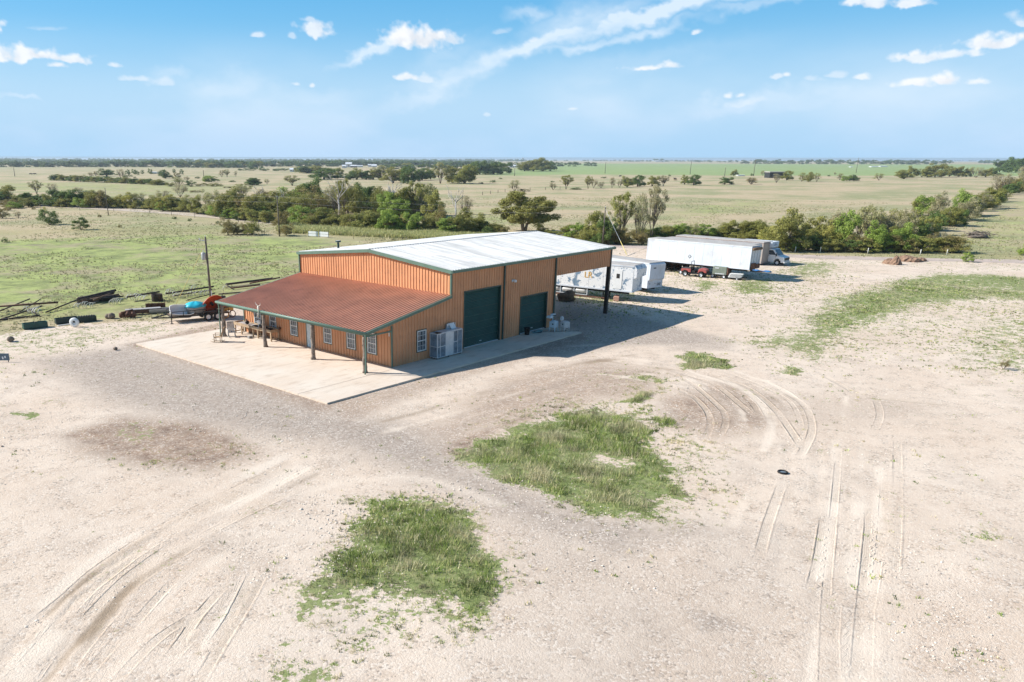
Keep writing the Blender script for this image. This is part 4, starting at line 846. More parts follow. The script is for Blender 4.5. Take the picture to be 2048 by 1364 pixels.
def text(body, size, mt, loc, rot, parent, name='lettering'):
    cu = bpy.data.curves.new(name, 'FONT'); cu.body = body; cu.size = size; cu.extrude = .004; cu.align_x = 'CENTER'
    o = bpy.data.objects.new(name, cu); C.objects.link(o); bpy.context.view_layer.update()
    me = bpy.data.meshes.new_from_object(o); bpy.data.objects.remove(o); me.materials.clear(); me.materials.append(mt)
    o = bpy.data.objects.new(name, me); C.objects.link(o); o.parent = parent; o.location = loc; o.rotation_euler = rot; return o
YEL = mat('faded_yellow_letters', (.72, .40, .06), .6); BLK = mat('black_letters', (.05, .06, .07), .6)
text('LR', .85, YEL, (-4.85, -.024, zb+1.1), (PI/2, 0, 0), A_)
# second trailer end
B_, zb, zt = semi('plain white trailer whose square nose shows beside the patched trailer', (41.6, 2.95), -104, 9.0, .45, 3.12, 2.35, (TRWHITE, TRROOF, TRWHITE), wheels=False)
m = MB(); m.prism([(-.004, zb+.75), (.2, zb+.95), (.22, zt-.2), (-.004, zt-.02)], .0, 2.35, 'y'); m.build('nose_cone', TRWHITE, B_)
text('SAF', .38, BLK, (.033, 1.75, zb+.22), (PI/2, 0, PI/2), B_)
MB().box(.221, .23, .5, .9, zt-.6, zt-.48).build('small_sign', BLK, B_)
MB().cyl((.03, .35, zb+.45), (.05, .35, zb+.45), .05, 10).cyl((.03, 1.15, zb+.45), (.05, 1.15, zb+.45), .05, 10).build('coupling', BLK, B_)

# box truck (van cab): local x forward, y to the left of the truck (away), origin under the near front wheel
bt = thing('box_truck', 'white box truck with a short van nose and windscreen, right of the tan box', 'truck', (75.65, 1.62, GZ), math.radians(-93))
cabp = mat('truck_white', (.76, .77, .78), .35, 0, .04)
prof = [(-2.4, .42), (-.46, .42), (-.42, .7), (-.25, .86), (.0, .92), (.25, .86), (.42, .7), (.46, .42), (.78, .40), (.86, .55), (.88, 1.0), (.80, 1.12), (.0, 1.32), (-.62, 2.08), (-.9, 2.16), (-2.4, 2.18)]
m = MB(); m.prism(prof, -.05, 1.88, 'y'); m.build('cab', cabp, bt, bevel=.05)
m = MB(); m.add([(-.03, .1, 1.36), (-.03, 1.73, 1.36), (-.60, 1.66, 2.02), (-.60, .17, 2.02)], [(0,1,2,3)]); w_m = MB(); w_m.add([(.0, .1, 1.352), (.0, 1.73, 1.352), (-.59, 1.66, 2.055), (-.59, .17, 2.055)], [(0,1,2,3)])
for v in range(4): w_m.v[v] = (w_m.v[v][0]+.025, w_m.v[v][1], w_m.v[v][2]+.02)
w_m.build('windscreen', GLASS, bt)
m = MB(); m.add([(-.25, -.062, 1.38), (-.72, -.062, 1.98), (-1.25, -.062, 1.98), (-1.25, -.062, 1.38)], [(0,1,2,3)]); m.build('side_window', GLASS, bt)
m = MB(); m.box(-1.35, -1.33, -.066, -.052, .5, 1.95).box(-.32, -.3, -.066, -.052, .9, 1.36); dr = m.build('door_seam', STEELD, bt); MB().box(-1.25, -1.12, -.085, -.052, 1.2, 1.25).build('handle', STEELD, dr)
m = MB(); m.box(.9, .935, .25, 1.58, .72, 1.05); m.build('grille', STEELD, bt)
for y in (.08, 1.63): MB().box(.9, .93, y-.02, y+.14, .8, 1.0).build('headlight', GLASS, bt)
m = MB(); m.box(.88, 1.02, -.05, 1.88, .38, .58); m.build('bumper', ALU, bt)
m = MB(); m.box(-.18, -.1, -.3, -.07, 1.25, 1.6); m.build('wing_mirror', STEELD, bt)
for x in (0, -4.6):
    for y in (.08, 1.76): wheel(bt, (x, y, .37), .37, .22)
m = MB(); m.box(-5.6, -2.45, -.2, 2.03, .85, 3.05).box(-2.449, -.95, -.2, 2.03, 2.32, 3.05); bx_ = m.build('cargo_box', TRWHITE, bt)
MB().box(-.948, -.93, .05, 1.8, 2.45, 2.92).build('sign_panel', mat('pale_blue_sign', (.45, .55, .68), .5), bx_)
m = MB(); m.tube([(-.925, .35, 2.56), (-.925, .7, 2.66), (-.925, .95, 2.84)], .03, 5).tube([(-.925, .75, 2.56), (-.925, 1.2, 2.66), (-.925, 1.5, 2.6)], .025, 5); m.build('faded_logo', BLK, bx_)
m = MB(); m.box(-5.5, -2.0, .3, .42, .55, .849).box(-5.5, -2.0, 1.4, 1.52, .55, .849); m.build('chassis', STEELD, bt)
m = MB(); m.tube([(0, 0, 0), (.0, 0, .75)], .03, 6).box(-.3, .3, -.04, .04, 0, .06).bar((-.3, 0, .06), (0, 0, .5), .04, .04); p = at(1575, 531)
tag(m.build('jack_stand', ALU, loc=(p[0], p[1], GZ), rz=.5), 'pale metal stand on the ground just in front of the box truck', 'stand')

# utility vehicle: local x forward
p = at(1386, 553.5)
uv = thing('utility_vehicle', 'faded red open utility vehicle with roll bar, parked in front of the long white trailer', 'utility vehicle', (p[0], p[1], GZ), math.radians(-84))
for x in (-.98, .98):
    for y in (-.1, 1.1): wheel(uv, (x, y, .32), .32, .24, rim=ALU)
m = MB(); m.box(-1.3, 1.35, .05, .95, .36, .5).box(-.35, .55, -.12, 1.12, .34, .45); m.build('chassis', STEELD, uv)
m = MB(); m.prism([(.52, .5), (.62, 1.0), (.95, 1.05), (1.45, .95), (1.58, .78), (1.56, .55), (1.3, .6), (1.2, .72), (.95, .74), (.72, .66), (.64, .5)], -.12, 1.12, 'y'); m.build('hood', RED, uv, bevel=.04)
m = MB(); m.prism([(-1.55, .62), (-1.5, .95), (-.35, .95), (-.32, .55), (-.62, .55), (-.72, .7), (-1.0, .76), (-1.25, .7), (-1.4, .6)], -.14, 1.14, 'y'); m.build('cargo_bed', RED, uv, bevel=.03)
m = MB(); m.box(-1.45, -.4, -.05, 1.05, .953, 1.0); m.build('bed_rim', STEELD, uv)
m = MB(); m.box(-.3, .15, -.02, 1.02, .52, .75).box(-.38, -.28, -.02, 1.02, .76, 1.15); m.build('seat', BLACK, uv)
m = MB(); m.tube([(.3, .3, .95), (.45, .3, 1.0)], .02, 6); m.lathe([(.16, -.015), (.18, 0), (.16, .015), (.14, 0), (.16, -.015)], (.28, .3, 1.05), 'x', 14); m.build('steering_wheel', BLACK, uv)
m = MB(); m.tube([(-.35, -.05, .6), (-.37, -.05, 1.7), (-.37, .05, 1.83), (-.37, .95, 1.83), (-.37, 1.05, 1.7), (-.35, 1.05, .6)], .035, 8); m.bar((-.37, -.03, 1.2), (-.37, 1.03, 1.2), .05, .05); m.build('roll_bar', STEELD, uv)
m = MB(); m.box(1.59, 1.66, .1, .9, .55, .75); m.build('bumper', STEELD, uv)
for y in (.02, .88): MB().box(1.56, 1.60, y, y+.14, .8, .9).build('headlight', GLASS, uv)
# olive generator cart
p = at(1437, 556.5)
gn = thing('generator_cart', 'olive green box machine on four small wheels beside the red utility vehicle', 'generator', (p[0], p[1], GZ), math.radians(-86))
m = MB(); m.box(-.85, .85, 0, 1.0, .42, 1.4); m.build('housing', OLIVE, gn, bevel=.05)
m = MB(); m.box(-.55, -.1, -.02, -.003, 1.15, 1.27).box(-.5, .6, -.02, -.003, .5, .6); m.build('vent_panel', ALU, gn)
m = MB(); m.box(.87, .97, .05, .95, .45, 1.35); m.build('rusty_radiator', RUST, gn)
m = MB(); m.box(-.8, .8, .1, .9, .3, .419); m.bar((.8, .5, .35), (1.7, .5, .25), .08, .06); m.build('frame', STEELD, gn)
for x in (-.75, .6):
    for y in (-.02, 1.02): wheel(gn, (x, y, .24), .24, .14, rim=ALU)
# stack of pale planks and a jumble of metal by the trailer
p = at(1470, 560)
pk = thing('scrap_pile', 'stack of white metal planks on dark scrap at the right of the olive machine', 'scrap pile', (p[0], p[1], GZ), math.radians(-80))
m = MB(); rd = random.Random(5)
for k in range(5): m.obox((-.1+.04*k, .3, .3+.1*k), (.75, .12*rd.uniform(-1, 1), 0), (0, .35, 0), (0, 0, .025))
m.build('plank', WHITE, pk)
m = MB()
for k in range(9): m.bar((rd.uniform(-.9, .4), rd.uniform(-.2, .8), .03+rd.random()*.2), (rd.uniform(.2, 1.3), rd.uniform(-.2, .9), .05+rd.random()*.3), .07, .06)
m.build('scrap_metal', STEELD, pk)
wheel(pk, (.2, -.15, .16), .16, .1)
p = at(1516, 543)
m = MB(); vs_ = []; 
for i in range(9):
    for j in range(5): vs_.append((-1.2+.34*i, -.55+.3*j, .12+.07*math.sin(i*1.7+j)+.05*math.sin(j*2.1+i*.6)))
m.add(vs_, [(i*5+j, (i+1)*5+j, (i+1)*5+j+1, i*5+j+1) for i in range(8) for j in range(4)], 0, True); m.box(-.9, 1.3, -.5, .6, 0, .08, 1)
tag(m.build('blue_tarp', [BLUE, DARKWOOD], loc=(p[0], p[1], GZ), rz=math.radians(-80)), 'blue tarp lying over low boards at the front of the long white trailer', 'tarp')
p = at(1357, 549)
lw = thing('small_cart', 'small two-wheeled cart half under the long white trailer, behind the utility vehicle', 'cart', (p[0]+.5, p[1], GZ), math.radians(-90))
for y in (0, .8): wheel(lw, (0, y, .26), .26, .1, rim=ALU)
MB().box(-.5, .3, .1, .7, .3, .42).bar((.3, .4, .36), (1.0, .4, .2), .05, .05).build('frame', STEELD, lw)
p = at(1233, 601)
m = MB(); m.box(-.35, .25, -.25, .3, 0, .42).box(.05, .6, -.2, .2, .42, .5); tag(m.build('pinkish_block', mat('pinkish_stone', (.55, .33, .25), .9), bevel=.02, loc=(p[0], p[1], GZ), rz=.4), 'pinkish stone block on the ground by the far canopy column', 'block')
p = at(1133, 607)
m = MB(); m.blob((0, 0, .4), (1.0, .8, .55), 3, .25, 12, 8); tag(m.build('brush_heap', DARKWOOD, loc=(p[0]+1.5, p[1]+1.0, GZ)), 'dark heap in the shade beneath the canopy', 'heap')
# ring and small things in the yard
p = at(1565, 946)
m = MB(); m.lathe([(.17, 0), (.21, .0), (.235, .04), (.22, .09), (.19, .1), (.16, .06), (.17, 0)], (0, 0, 0), 'z', 22); m.lathe([(0, .03), (.165, .04)], (0, 0, 0), 'z', 14, 1)
tag(m.build('tyre', [BLACK, GLASS2], loc=(p[0], p[1], GZ)), 'lone black tyre lying flat on the bare caliche', 'tyre')

# ------------------------------------------------------------------ tandem trailer loaded with tanks, by the power pole
J, Wh = at(345, 648), at(426, 640)
dv = Wh-J; ang = math.atan2(dv[1], dv[0]); 
FT = thing('utility_trailer', 'black tandem axle utility trailer loaded with tubs beside the pole', 'trailer', (J[0], J[1], GZ), ang)
Lw = float(np.hypot(dv[0], dv[1])); L2 = Lw+1.5
def tw(p_, z=0.0): return p_
m = MB()
for y in (0, 1.9): m.bar((0, y, .55), (L2, y, .55), .08, .12)
for k in range(7): m.bar((.02+k*(L2/6.02), .05, .55), (.02+k*(L2/6.02), 1.85, .55), .06, .08)
m.bar((0, .05, .55), (-1.5, .95, .5), .08, .1); m.bar((0, 1.85, .55), (-1.5, .95, .5), .08, .1); m.build('frame', STEELD, FT)
m = MB()
for y in (0, 1.9):
    m.bar((0, y, 1.02), (L2, y, 1.02), .05, .05)
    for k in range(6): m.bar((.03+k*(L2/5.05), y, .6), (.03+k*(L2/5.05), y, 1.0), .045, .045)
m.bar((0, 0, 1.02), (0, 1.9, 1.02), .05, .05); m.build('side_rail', STEELD, FT)
m = MB(); m.box(.05, L2-.05, .06, 1.84, .612, .64); m.build('deck', DARKWOOD, FT)
m = MB(); m.cyl((-.05, -.02, .05), (-.05, -.02, .95), .045, 8); m.cyl((-.05, -.02, 0), (-.05, -.02, .05), .14, 10); m.build('jack', STEELD, FT)
for x in (Lw-.45, Lw+.42):
    for y in (-.18, 2.08): wheel(FT, (x, y, .36), .36, .2)
m = MB(); m.prism([(Lw-.95, .62), (Lw-.85, .86), (Lw+.82, .86), (Lw+.92, .62), (Lw+.80, .62), (Lw+.74, .80), (Lw-.78, .80), (Lw-.84, .62)], -.3, -.05, 'y'); m.build('fender', STEELD, FT)
fx, fy = math.cos(ang), math.sin(ang)
def on(x, y): return (J[0]+fx*x-fy*y, J[1]+fy*x+fx*y)
def trough(name, label, x, y, rx, ry, h, z, mt, tilt=0, rz=0):
    m = MB(); n = 22; vs = []
    for zz, k in ((0, .93), (h, 1), (h+.03, 1.03), (h+.03, .97), (.05, .9)):
        for i in range(n):
            a = 2*PI*i/n; c_, s_ = math.cos(a), math.sin(a); e = .55
            vs.append((rx*k*abs(c_)**e*(1 if c_ > 0 else -1), ry*k*abs(s_)**e*(1 if s_ > 0 else -1), zz))
    fs = [(j*n+i, j*n+(i+1) % n, (j+1)*n+(i+1) % n, (j+1)*n+i) for j in range(4) for i in range(n)]+[tuple(range(n))[::-1], tuple(4*n+i for i in range(n))]
    m.add(vs, fs, 0, True); q = on(x, y); o = m.build(name, mt); o.location = (q[0], q[1], GZ+z); o.rotation_euler = (tilt, -.0, ang+rz); tag(o, label, 'tub'); return o
o = trough('white_trough', 'white oblong trough tipped on its side at the front of the tandem trailer', 1.0, .75, 1.05, .55, .5, .72, WHITE); o.rotation_euler = (.75, .10, ang)
trough('grey_stock_tank', 'grey galvanised stock tank in the middle of the tandem trailer', 2.35, .9, .85, .72, .52, .645, GALV)
q = on(2.35, .9); m = MB(); vs_ = []; n = 20
for j, (rr, zz) in enumerate(((.98, 1.19), (1.0, 1.26), (.8, 1.42), (.5, 1.55), (.2, 1.62), (.02, 1.64))):
    for i in range(n): a = 2*PI*i/n; k = 1+(.06*math.cos(5*a) if 0 < j < 5 else 0); vs_.append((rr*.98*k*math.cos(a), rr*.82*k*math.sin(a), zz+.03*math.cos(5*a)))
m.add(vs_, [(j*n+i, j*n+(i+1) % n, (j+1)*n+(i+1) % n, (j+1)*n+i) for j in range(5) for i in range(n)]+[tuple(range(n))[::-1]], 0, True)
tag(m.build('turquoise_cover', TEAL, loc=(q[0], q[1], GZ), rz=ang), 'turquoise domed plastic cover lying upside down on the grey stock tank', 'cover')
q = on(3.85, 1.0); rdm = thing('red_reel', 'big orange-red dished steel disc leaning on the tandem trailer', 'disc', (q[0], q[1], GZ+.645), ang+.35)
m = MB(); prof = [(0, .06), (.35, .12), (.7, .1), (.98, -.05), (1.05, -.16), (1.02, -.18), (.95, -.09), (.68, .05), (.3, .07), (0, .01)]
m.lathe(prof, (0, 0, 0), 'y', 28); o = m.build('disc', ORRED, rdm); o.location = (0, 0, .72); o.rotation_euler = (.62, 0, 0)
m = MB(); m.lathe([(0, -.3), (.14, -.28), (.14, .14), (0, .16)], (0, 0, 0), 'y', 12); o = m.build('hub', STEELD, rdm); o.location = (0, 0, .72); o.rotation_euler = (.62, 0, 0)
q = on(5.1, 1.2); mx = thing('orange_machine', 'small orange engine-driven machine at the rear of the tandem trailer', 'machine', (q[0], q[1], GZ+.645), ang)
m = MB(); m.box(-.5, .3, -.4, .4, .15, .7).prism([(-.45, .7), (-.2, 1.15), (.2, 1.0), (.28, .7)], -.3, .3, 'y'); m.build('body', ORRED, mx, bevel=.03)
m = MB(); m.tube([(-.1, .1, 1.1), (-.1, .1, 1.4), (.05, .1, 1.45)], .05, 7); m.box(-.3, .1, -.3, .0, 1.1, 1.25); m.build('engine', STEELD, mx)
m = MB(); m.bar((-.5, -.45, .1), (.4, -.45, .1), .07, .1).bar((-.5, .45, .1), (.4, .45, .1), .07, .1); m.build('skid', STEELD, mx)
q = at(459, 634); ym = thing('yellow_machine', 'small rusty yellow machine on hoops behind the tandem trailer, seen under the porch roof', 'machine', (q[0]-.1, q[1], GZ), ang)
m = MB(); m.box(-.6, .45, -.25, .25, .65, .95); m.bar((-.6, 0, .6), (-1.0, 0, .5), .1, .1); m.build('body', YELL, ym, bevel=.02)
for x in (-.35, .3): MB().lathe([(.26, -.03), (.33, -.03), (.33, .03), (.26, .03), (.26, -.03)], (x, -.25, .33), 'y', 18).build('hoop', YELL if x < 0 else RUST, ym)
m = MB(); m.bar((-.35, .22, .0), (-.35, .22, .65), .06, .06).bar((.3, .22, .0), (.3, .22, .65), .06, .06); m.build('leg', RUST, ym)

# ------------------------------------------------------------------ poles and wires
def pole(name, label, base, h, r0=.13, r1=.09, crossarm=False, transformer=False, group=None, azm=0, n=8, insul=True):
    t_ = thing(name, label, 'pole', (base[0], base[1], GZ), azm, group)
    MB().tube([(0, 0, 0), (0, 0, h*.5), (0, 0, h)], [r0, (r0+r1)/2, r1], n).build('shaft', POLE, t_)
    if crossarm: MB().bar((0, -.9, h-.35), (0, .9, h-.35), .09, .11).build('crossarm', POLE, t_)
    if insul: MB().lathe([(0, 0), (.05, .01), (.03, .1), (.05, .14), (.0, .2)], (0, 0, h), 'z', 8).build('insulator', ALU, t_)
    return t_
pb = at(423, 611)
up_ = pole('utility_pole', 'dark wooden power pole with a grey transformer, behind the loaded trailer', (pb[0]+.0, pb[1]), 6.55)
up_.rotation_euler = (0, 0, 0)
sh_ = up_.children[0]; m = MB(); m.lathe([(0, 0), (.2, .0), (.22, .04), (.22, .62), (.15, .72), (0, .74)], (-.26, .2, 4.4), 'z', 16); tf = m.build('transformer', GALV, up_); MB().cyl((-.26, .2, 5.14), (-.26, .2, 5.34), .035, 8).build('bushing', ALU, tf)
m = MB(); m.box(-.2, .2, -.26, -.13, .25, .85).cyl((0, -.2, .85), (0, -.2, 1.5), .04, 8); m.build('meter_box', ALU, up_)
m = MB(); m.bar((0, 0, 6.2), (-.45, .35, 6.3), .05, .05).cyl((-.45, .35, 6.3), (-.45, .35, 6.5), .04, 8); m.build('bracket', ALU, up_)
m = MB(); m.tube([(-.45, .35, 6.25), (-.75, .55, 5.6), (-.75, .6, 5.1), (-.35, .3, 5.0)], .012, 4); m.build('loop_wire', BLACK, up_)
g0 = at(344, 625); 
m = MB(); a_, b_ = np.array([0, 0, 6.0]), np.array([g0[0]-pb[0], g0[1]-pb[1], 0.0]); m.tube([a_, b_], .022, 5); m.build('guy_wire', YGUY, up_)
def wires(name, label, pts, r, sag=.6, dz=0, group=None, mt=None):
    m = MB()
    for a, b in zip(pts[:-1], pts[1:]):
        a, b = np.array(a, float), np.array(b, float); m.tube([a+(b-a)*k+np.array([0, 0, dz-4*sag*k*(1-k)]) for k in np.linspace(0, 1, 13)], r, 4)
    return tag(m.build(name, mt or GREYWOOD), label, 'wire', group)
pa, pbb, pc = at(217, 431), at(559, 473), at(1205, 490)
poles = [pa, pbb, pc]
pole('utility_pole', 'slim wooden power pole at the edge of the far dirt road, before the olive hedge', pa, 6.7, .11, .08)
pole('utility_pole', 'slim wooden power pole rising from a brown-leaved shrub left of the white panels', pbb, 7.1, .12, .09)
pole('utility_pole', 'slim grey wooden power pole just past the far corner of the shop roof', pc, 6.1, .13, .10)
pL = pa+(pa-pbb)*1.0
tops = [(q[0], q[1], GZ+h) for q, h in ((pL, 6.7), (pa, 6.7), (pbb, 7.1), (pc, 6.1))]
wires('power_wire', 'upper of the two roadside power wires', tops, .011, .5)
wires('power_wire', 'lower of the two roadside power wires', [(x, y, z-.95) for x, y, z in tops], .011, .55)
gq = at(1255, 512)
m = MB(); A2 = np.array([pc[0], pc[1], GZ+5.8]); B2 = np.array([gq[0], gq[1], GZ]); m.tube([A2, B2], .018, 5); m.tube([B2+(A2-B2)*.02, B2+(A2-B2)*.3], .05, 6, 1); tag(m.build('guy_wire', [ALU, YGUY]), 'guy wire with a yellow guard running down from the pole past the shop roof', 'wire')
for i, (x, yb, ht, lab) in enumerate(((30, 353, 17, 'thin far power pole in the tan pasture at the left edge'), (408, 357, 16, 'thin far power pole right of the lone pasture trees'), (1029, 352, 15, 'thin far pole near the big round dark wood'), (1210, 347, 21, 'thin far power pole where the green field meets the tan pasture'), (1380, 349, 25, 'thin far power pole beside the pair of mid-pasture trees'), (1449, 353, 17, 'short thin far pole right of the taller one'), (1507, 352, 31, 'tall thin far power pole left of the dark shed'), (1712, 346, 29, 'tall thin far power pole right of the dark shed'))):
    q = at(x, yb); k = mpp(q); pole('utility_pole', lab, q, ht*k, .28, .2, n=5, insul=False, group='far power poles across the pasture')

# ------------------------------------------------------------------ scrap and farm iron in the grass on the left
def px_line(m, x0, y0, x1, y1, r, z0=.1, z1=.1, n=6):
    a, b = at(x0, y0), at(x1, y1); m.tube([(a[0], a[1], GZ+z0), (b[0], b[1], GZ+z1)], r, n)
def iron(name, label, beams, tines, mt=RUSTD, cat='farm implement'):
    t_ = thing(name, label, cat, (0, 0, 0)); o0 = at(*beams[0][:2]); t_.location = (o0[0], o0[1], GZ)
    for b in beams:
        m = MB(); a, c_ = at(b[0], b[1]), at(b[2], b[3]); r, za, zb_ = b[4:7]
        m.tube([(a[0]-o0[0], a[1]-o0[1], za), (c_[0]-o0[0], c_[1]-o0[1], zb_)], r, 7); m.build('beam', RUST if len(b) > 7 else mt, t_)
    rd = random.Random(len(label))
    for (x0, y0, x1, y1, n, h) in tines:
        for k in range(n):
            f = (k+.5)/n; q = at(x0+(x1-x0)*f, y0+(y1-y0)*f)-np.array([o0[0], o0[1], GZ]); s_ = rd.uniform(.8, 1.15)*h; d = rd.uniform(-.15, .15)
            m = MB(); q[2] = 0
            m.tube([q+np.array([.25, .1, s_*.95]), q+np.array([.0, .0, s_]), q+np.array([-.16+d, .12, s_*.55]), q+np.array([-.1+d, .05, .02])], .035, 5); m.build('tine', PALE, t_)
    return t_
iron('harrow', 'rusty harrow frame with pale bent tines at the far left of the grass', [(-20, 625, 118, 616, .09, .5, .55, 1), (-20, 637, 62, 612, .06, .3, .7), (-10, 645, 85, 618, .07, .1, .3), (-30, 645, 80, 633, .08, .1, .1), (40, 628, 85, 614, .05, .2, .8), (58, 628, 82, 634, .05, .5, .0)], [(48, 625, 82, 631, 7, .55), (70, 632, 80, 629, 2, .7)])
iron('cultivator', 'cultivator with a row of pale tines under the dark pole pile', [(92, 627, 160, 608, .07, .12, .5), (255, 604, 320, 594, .09, .5, .55), (270, 612, 300, 606, .04, .4, .4)], [(150, 618, 190, 615, 8, .55), (222, 610, 246, 607, 6, .6), (256, 600, 296, 604, 9, .65)])
pt = thing('pole_pile', 'pile of charred-looking dark poles and pipes across the middle of the left grass', 'pile'); q0 = at(200, 610); pt.location = (q0[0], q0[1], GZ)
rd = random.Random(12)
for k in range(17):
    a, b = at(160+rd.uniform(-6, 30), 607+rd.uniform(-3, 4)), at(238+rd.uniform(-20, 10), 598+rd.uniform(-3, 4)); z = rd.uniform(.1, .75)
    MB().tube([(a[0]-q0[0], a[1]-q0[1], z*.8), (b[0]-q0[0], b[1]-q0[1], z+.05)], rd.uniform(.07, .13), 7).build('pole', random.choice([RUSTD, DARKWOOD, GREYWOOD, STEELD]), pt)
m = MB()
for k in range(40):
    a = at(168+rd.uniform(-12, 12), 609+rd.uniform(-3, 3))-q0; a[2] = rd.uniform(.1, .6); d = np.array([rd.uniform(-.5, .5), rd.uniform(-.5, .5), rd.uniform(.0, .35)]); m.tube([a, a+d], .02, 4)
m.build('twigs', RUSTD, pt)
iron('disc_plough', 'long rusty implement frame with pale tines left of the power pole', [(333, 597, 428, 583, .09, .5, .55), (350, 598, 425, 587, .07, .35, .4), (375, 602, 430, 590, .05, .1, .2), (380, 585, 400, 583, .04, .75, .75)], [(334, 592, 350, 596, 4, .75), (350, 597, 420, 590, 12, .5), (382, 586, 394, 584, 3, .75)])
iron('implement_frame', 'dark straight steel frames lying in the grass behind the porch roof', [(452, 574, 545, 563, .12, .3, .35), (462, 580, 520, 573, .09, .2, .2, 1), (437, 590, 560, 580, .07, .1, .1), (500, 572, 560, 562, .08, .3, .4, 1), (452, 574, 462, 580, .06, .3, .3)], [(445, 585, 452, 582, 1, .7)])
def gobj(m, name, label, cat, px, py, mt, rz=0, bevel=0, grp=None):
    q = at(px, py); o = m.build(name, mt, loc=(q[0], q[1], GZ), rz=rz, bevel=bevel); return tag(o, label, cat, grp)
m = MB(); m.lathe([(.62*a_, .72*b_) for a_, b_ in ((0, 0), (.86, 0), (.9, .03), (.87, .25), (.9, .28), (.87, .6), (.9, .63), (.87, .95), (.9, 1.0), (.84, 1.0), (.82, .1), (0, .1))], (0, 0, 0), 'z', 24); gobj(m, 'steel_drum_tank', 'squat round dark rusty steel tank standing in the grass', 'tank', 315, 602, RUSTD)
m = MB(); n = 30
for k in range(n-1):
    a0, a1 = -.9+1.9*k/n, -.9+1.9*(k+1)/n; r0, r1 = (.03 if k % 2 else -.03), (-.03 if k % 2 else .03)
    m.add([(a0, r0, 0), (a1, r1, 0), (a1, r1+.05, .42), (a0, r0+.05, .42), (a0, r0+.02, 0), (a1, r1+.02, 0), (a1, r1+.07, .42), (a0, r0+.07, .42)], [(0,1,2,3), (7,6,5,4), (3,2,6,7)])
gobj(m, 'corrugated_panel', 'rusty corrugated sheet standing on edge behind the stone troughs', 'sheet', 311, 615, RUST, rz=-.55)
def halfpipe(Lq, r, mt, name, label, px, py, rz):
    m = MB(); n = 9; vs = []
    for x in (-Lq/2, Lq/2):
        for k in range(n): a = PI*k/(n-1); vs.append((x, r*math.cos(a), r-r*math.sin(a)+.0))
        for k in range(n): a = PI*k/(n-1); vs.append((x, (r-.06)*math.cos(a), r-(r-.06)*math.sin(a)))
    N = 2*n; fs = []
    for k in range(n-1): fs += [(k, k+1, N+k+1, N+k), (n+k, N+n+k, N+n+k+1, n+k+1), (k, n+k, n+k+1, k+1), (N+k, N+k+1, N+n+k+1, N+n+k)]
    fs += [(0, N, N+n, n), (n-1, n-1+n, N+2*n-1, N+n-1)]
    m.add(vs, fs); return gobj(m, name, label, 'trough', px, py, mt, rz)
halfpipe(2.0, .42, BLOCK, 'stone_trough', 'grey half-round stone trough right of the weathered plank', 321, 626, -.45)
m = MB(); m.box(-1.6, 1.6, -.3, .3, .12, .45); gobj(m, 'rusty_beam', 'heavy rusty beam under the pale plank', 'beam', 288, 628, RUST, rz=-.42, bevel=.03)
m = MB(); m.box(-1.55, 1.6, -.3, .35, .46, .52); gobj(m, 'pale_plank', 'pale plank lying along the top of the rusty beam', 'plank', 287, 628, GREYWOOD, rz=-.40)
m = MB(); rd = random.Random(3)
for k in range(5): m.blob((rd.uniform(-.7, .6), rd.uniform(-.4, .4), .25), (.3, .26, .28), k, .25, 8, 6)
m.tube([(-.9, 0, .5), (.3, .1, .62)], .08, 6); gobj(m, 'axle_scrap', 'lumps of rusted axle scrap at the left end of the beam', 'scrap', 262, 634, RUST)
for i, (x, y, r_, lab) in enumerate(((224, 637, .33, 'brown limestone boulder right of the green tanks'), (216, 637, .26, 'small brown stone left of the boulder'), (22, 683, .27, 'dark boulder in the sparse grass near the left edge'), (231, 700, .16, 'little dark stone at the edge of the pale ground'))):
    m = MB(); m.blob((0, 0, r_*.7), (r_*1.1, r_, r_*.85), i+9, .14, 12, 8); gobj(m, 'boulder', lab, 'rock', x, y, ROCK)
def longbox(px, py, L_, w, h, rz, lab, holes=0, mt=None):
    mt = mt or mat('dark_green_tank', (.015, .07, .06), .4, 0, .2)
    t_ = thing('feed_trough', lab, 'trough', (*at(px, py)[:2], GZ), rz)
    m = MB(); m.prism([(-w/2, h*.15), (-w/2*.8, 0), (w/2*.8, 0), (w/2, h*.15), (w/2, h), (w/2-.05, h), (w/2-.05, h*.2), (-w/2+.05, h*.2), (-w/2+.05, h), (-w/2, h)], -L_/2, L_/2, 'x'); m.box(-L_/2-.03, -L_/2-.001, -w/2, w/2, .02, h).box(L_/2+.001, L_/2+.03, -w/2, w/2, .02, h); m.build('shell', mt, t_)
    for k in range(holes): m = MB(); x = -L_/2+L_*(k+1)/(holes+1); m.box(x-.03, x+.03, -w/2-.02, w/2+.02, h-.01, h+.05); m.build('crossbar', STEELD, t_)
longbox(71, 656, 1.85, .6, .5, -.15, 'dark blue-green trough in the grass, leftmost of the troughs', 1)
longbox(134, 646, 1.8, .6, .5, -.18, 'near-black trough in the middle of the row, behind the white ring', 0, mat('near_black_tank', (.012, .03, .028), .5))
longbox(174, 643, 1.5, .6, .48, -.18, 'dark slotted trough at the right end of the row', 6, mat('slotted_dark_tank', (.015, .035, .03), .5))
m = MB(); m.lathe([(.17, -.12), (.36, -.12), (.4, -.08), (.4, .08), (.36, .12), (.17, .12), (.17, -.12)], (0, 0, .4), 'x', 22); o = gobj(m, 'white_ring', 'white hollow ring standing in front of the dark troughs', 'wheel', 150, 654, WHITE, rz=.7)
m = MB(); m.box(-.05, .05, -.75, .9, .02, .08); gobj(m, 'white_board', 'thin white board on the ground left of the white ring', 'board', 133, 650, WHITE, rz=-1.6)
q = at(6, 724); sg = thing('small_sign', 'small grey-blue panel on short legs cut off by the left picture edge', 'sign', (q[0], q[1], GZ), .75)
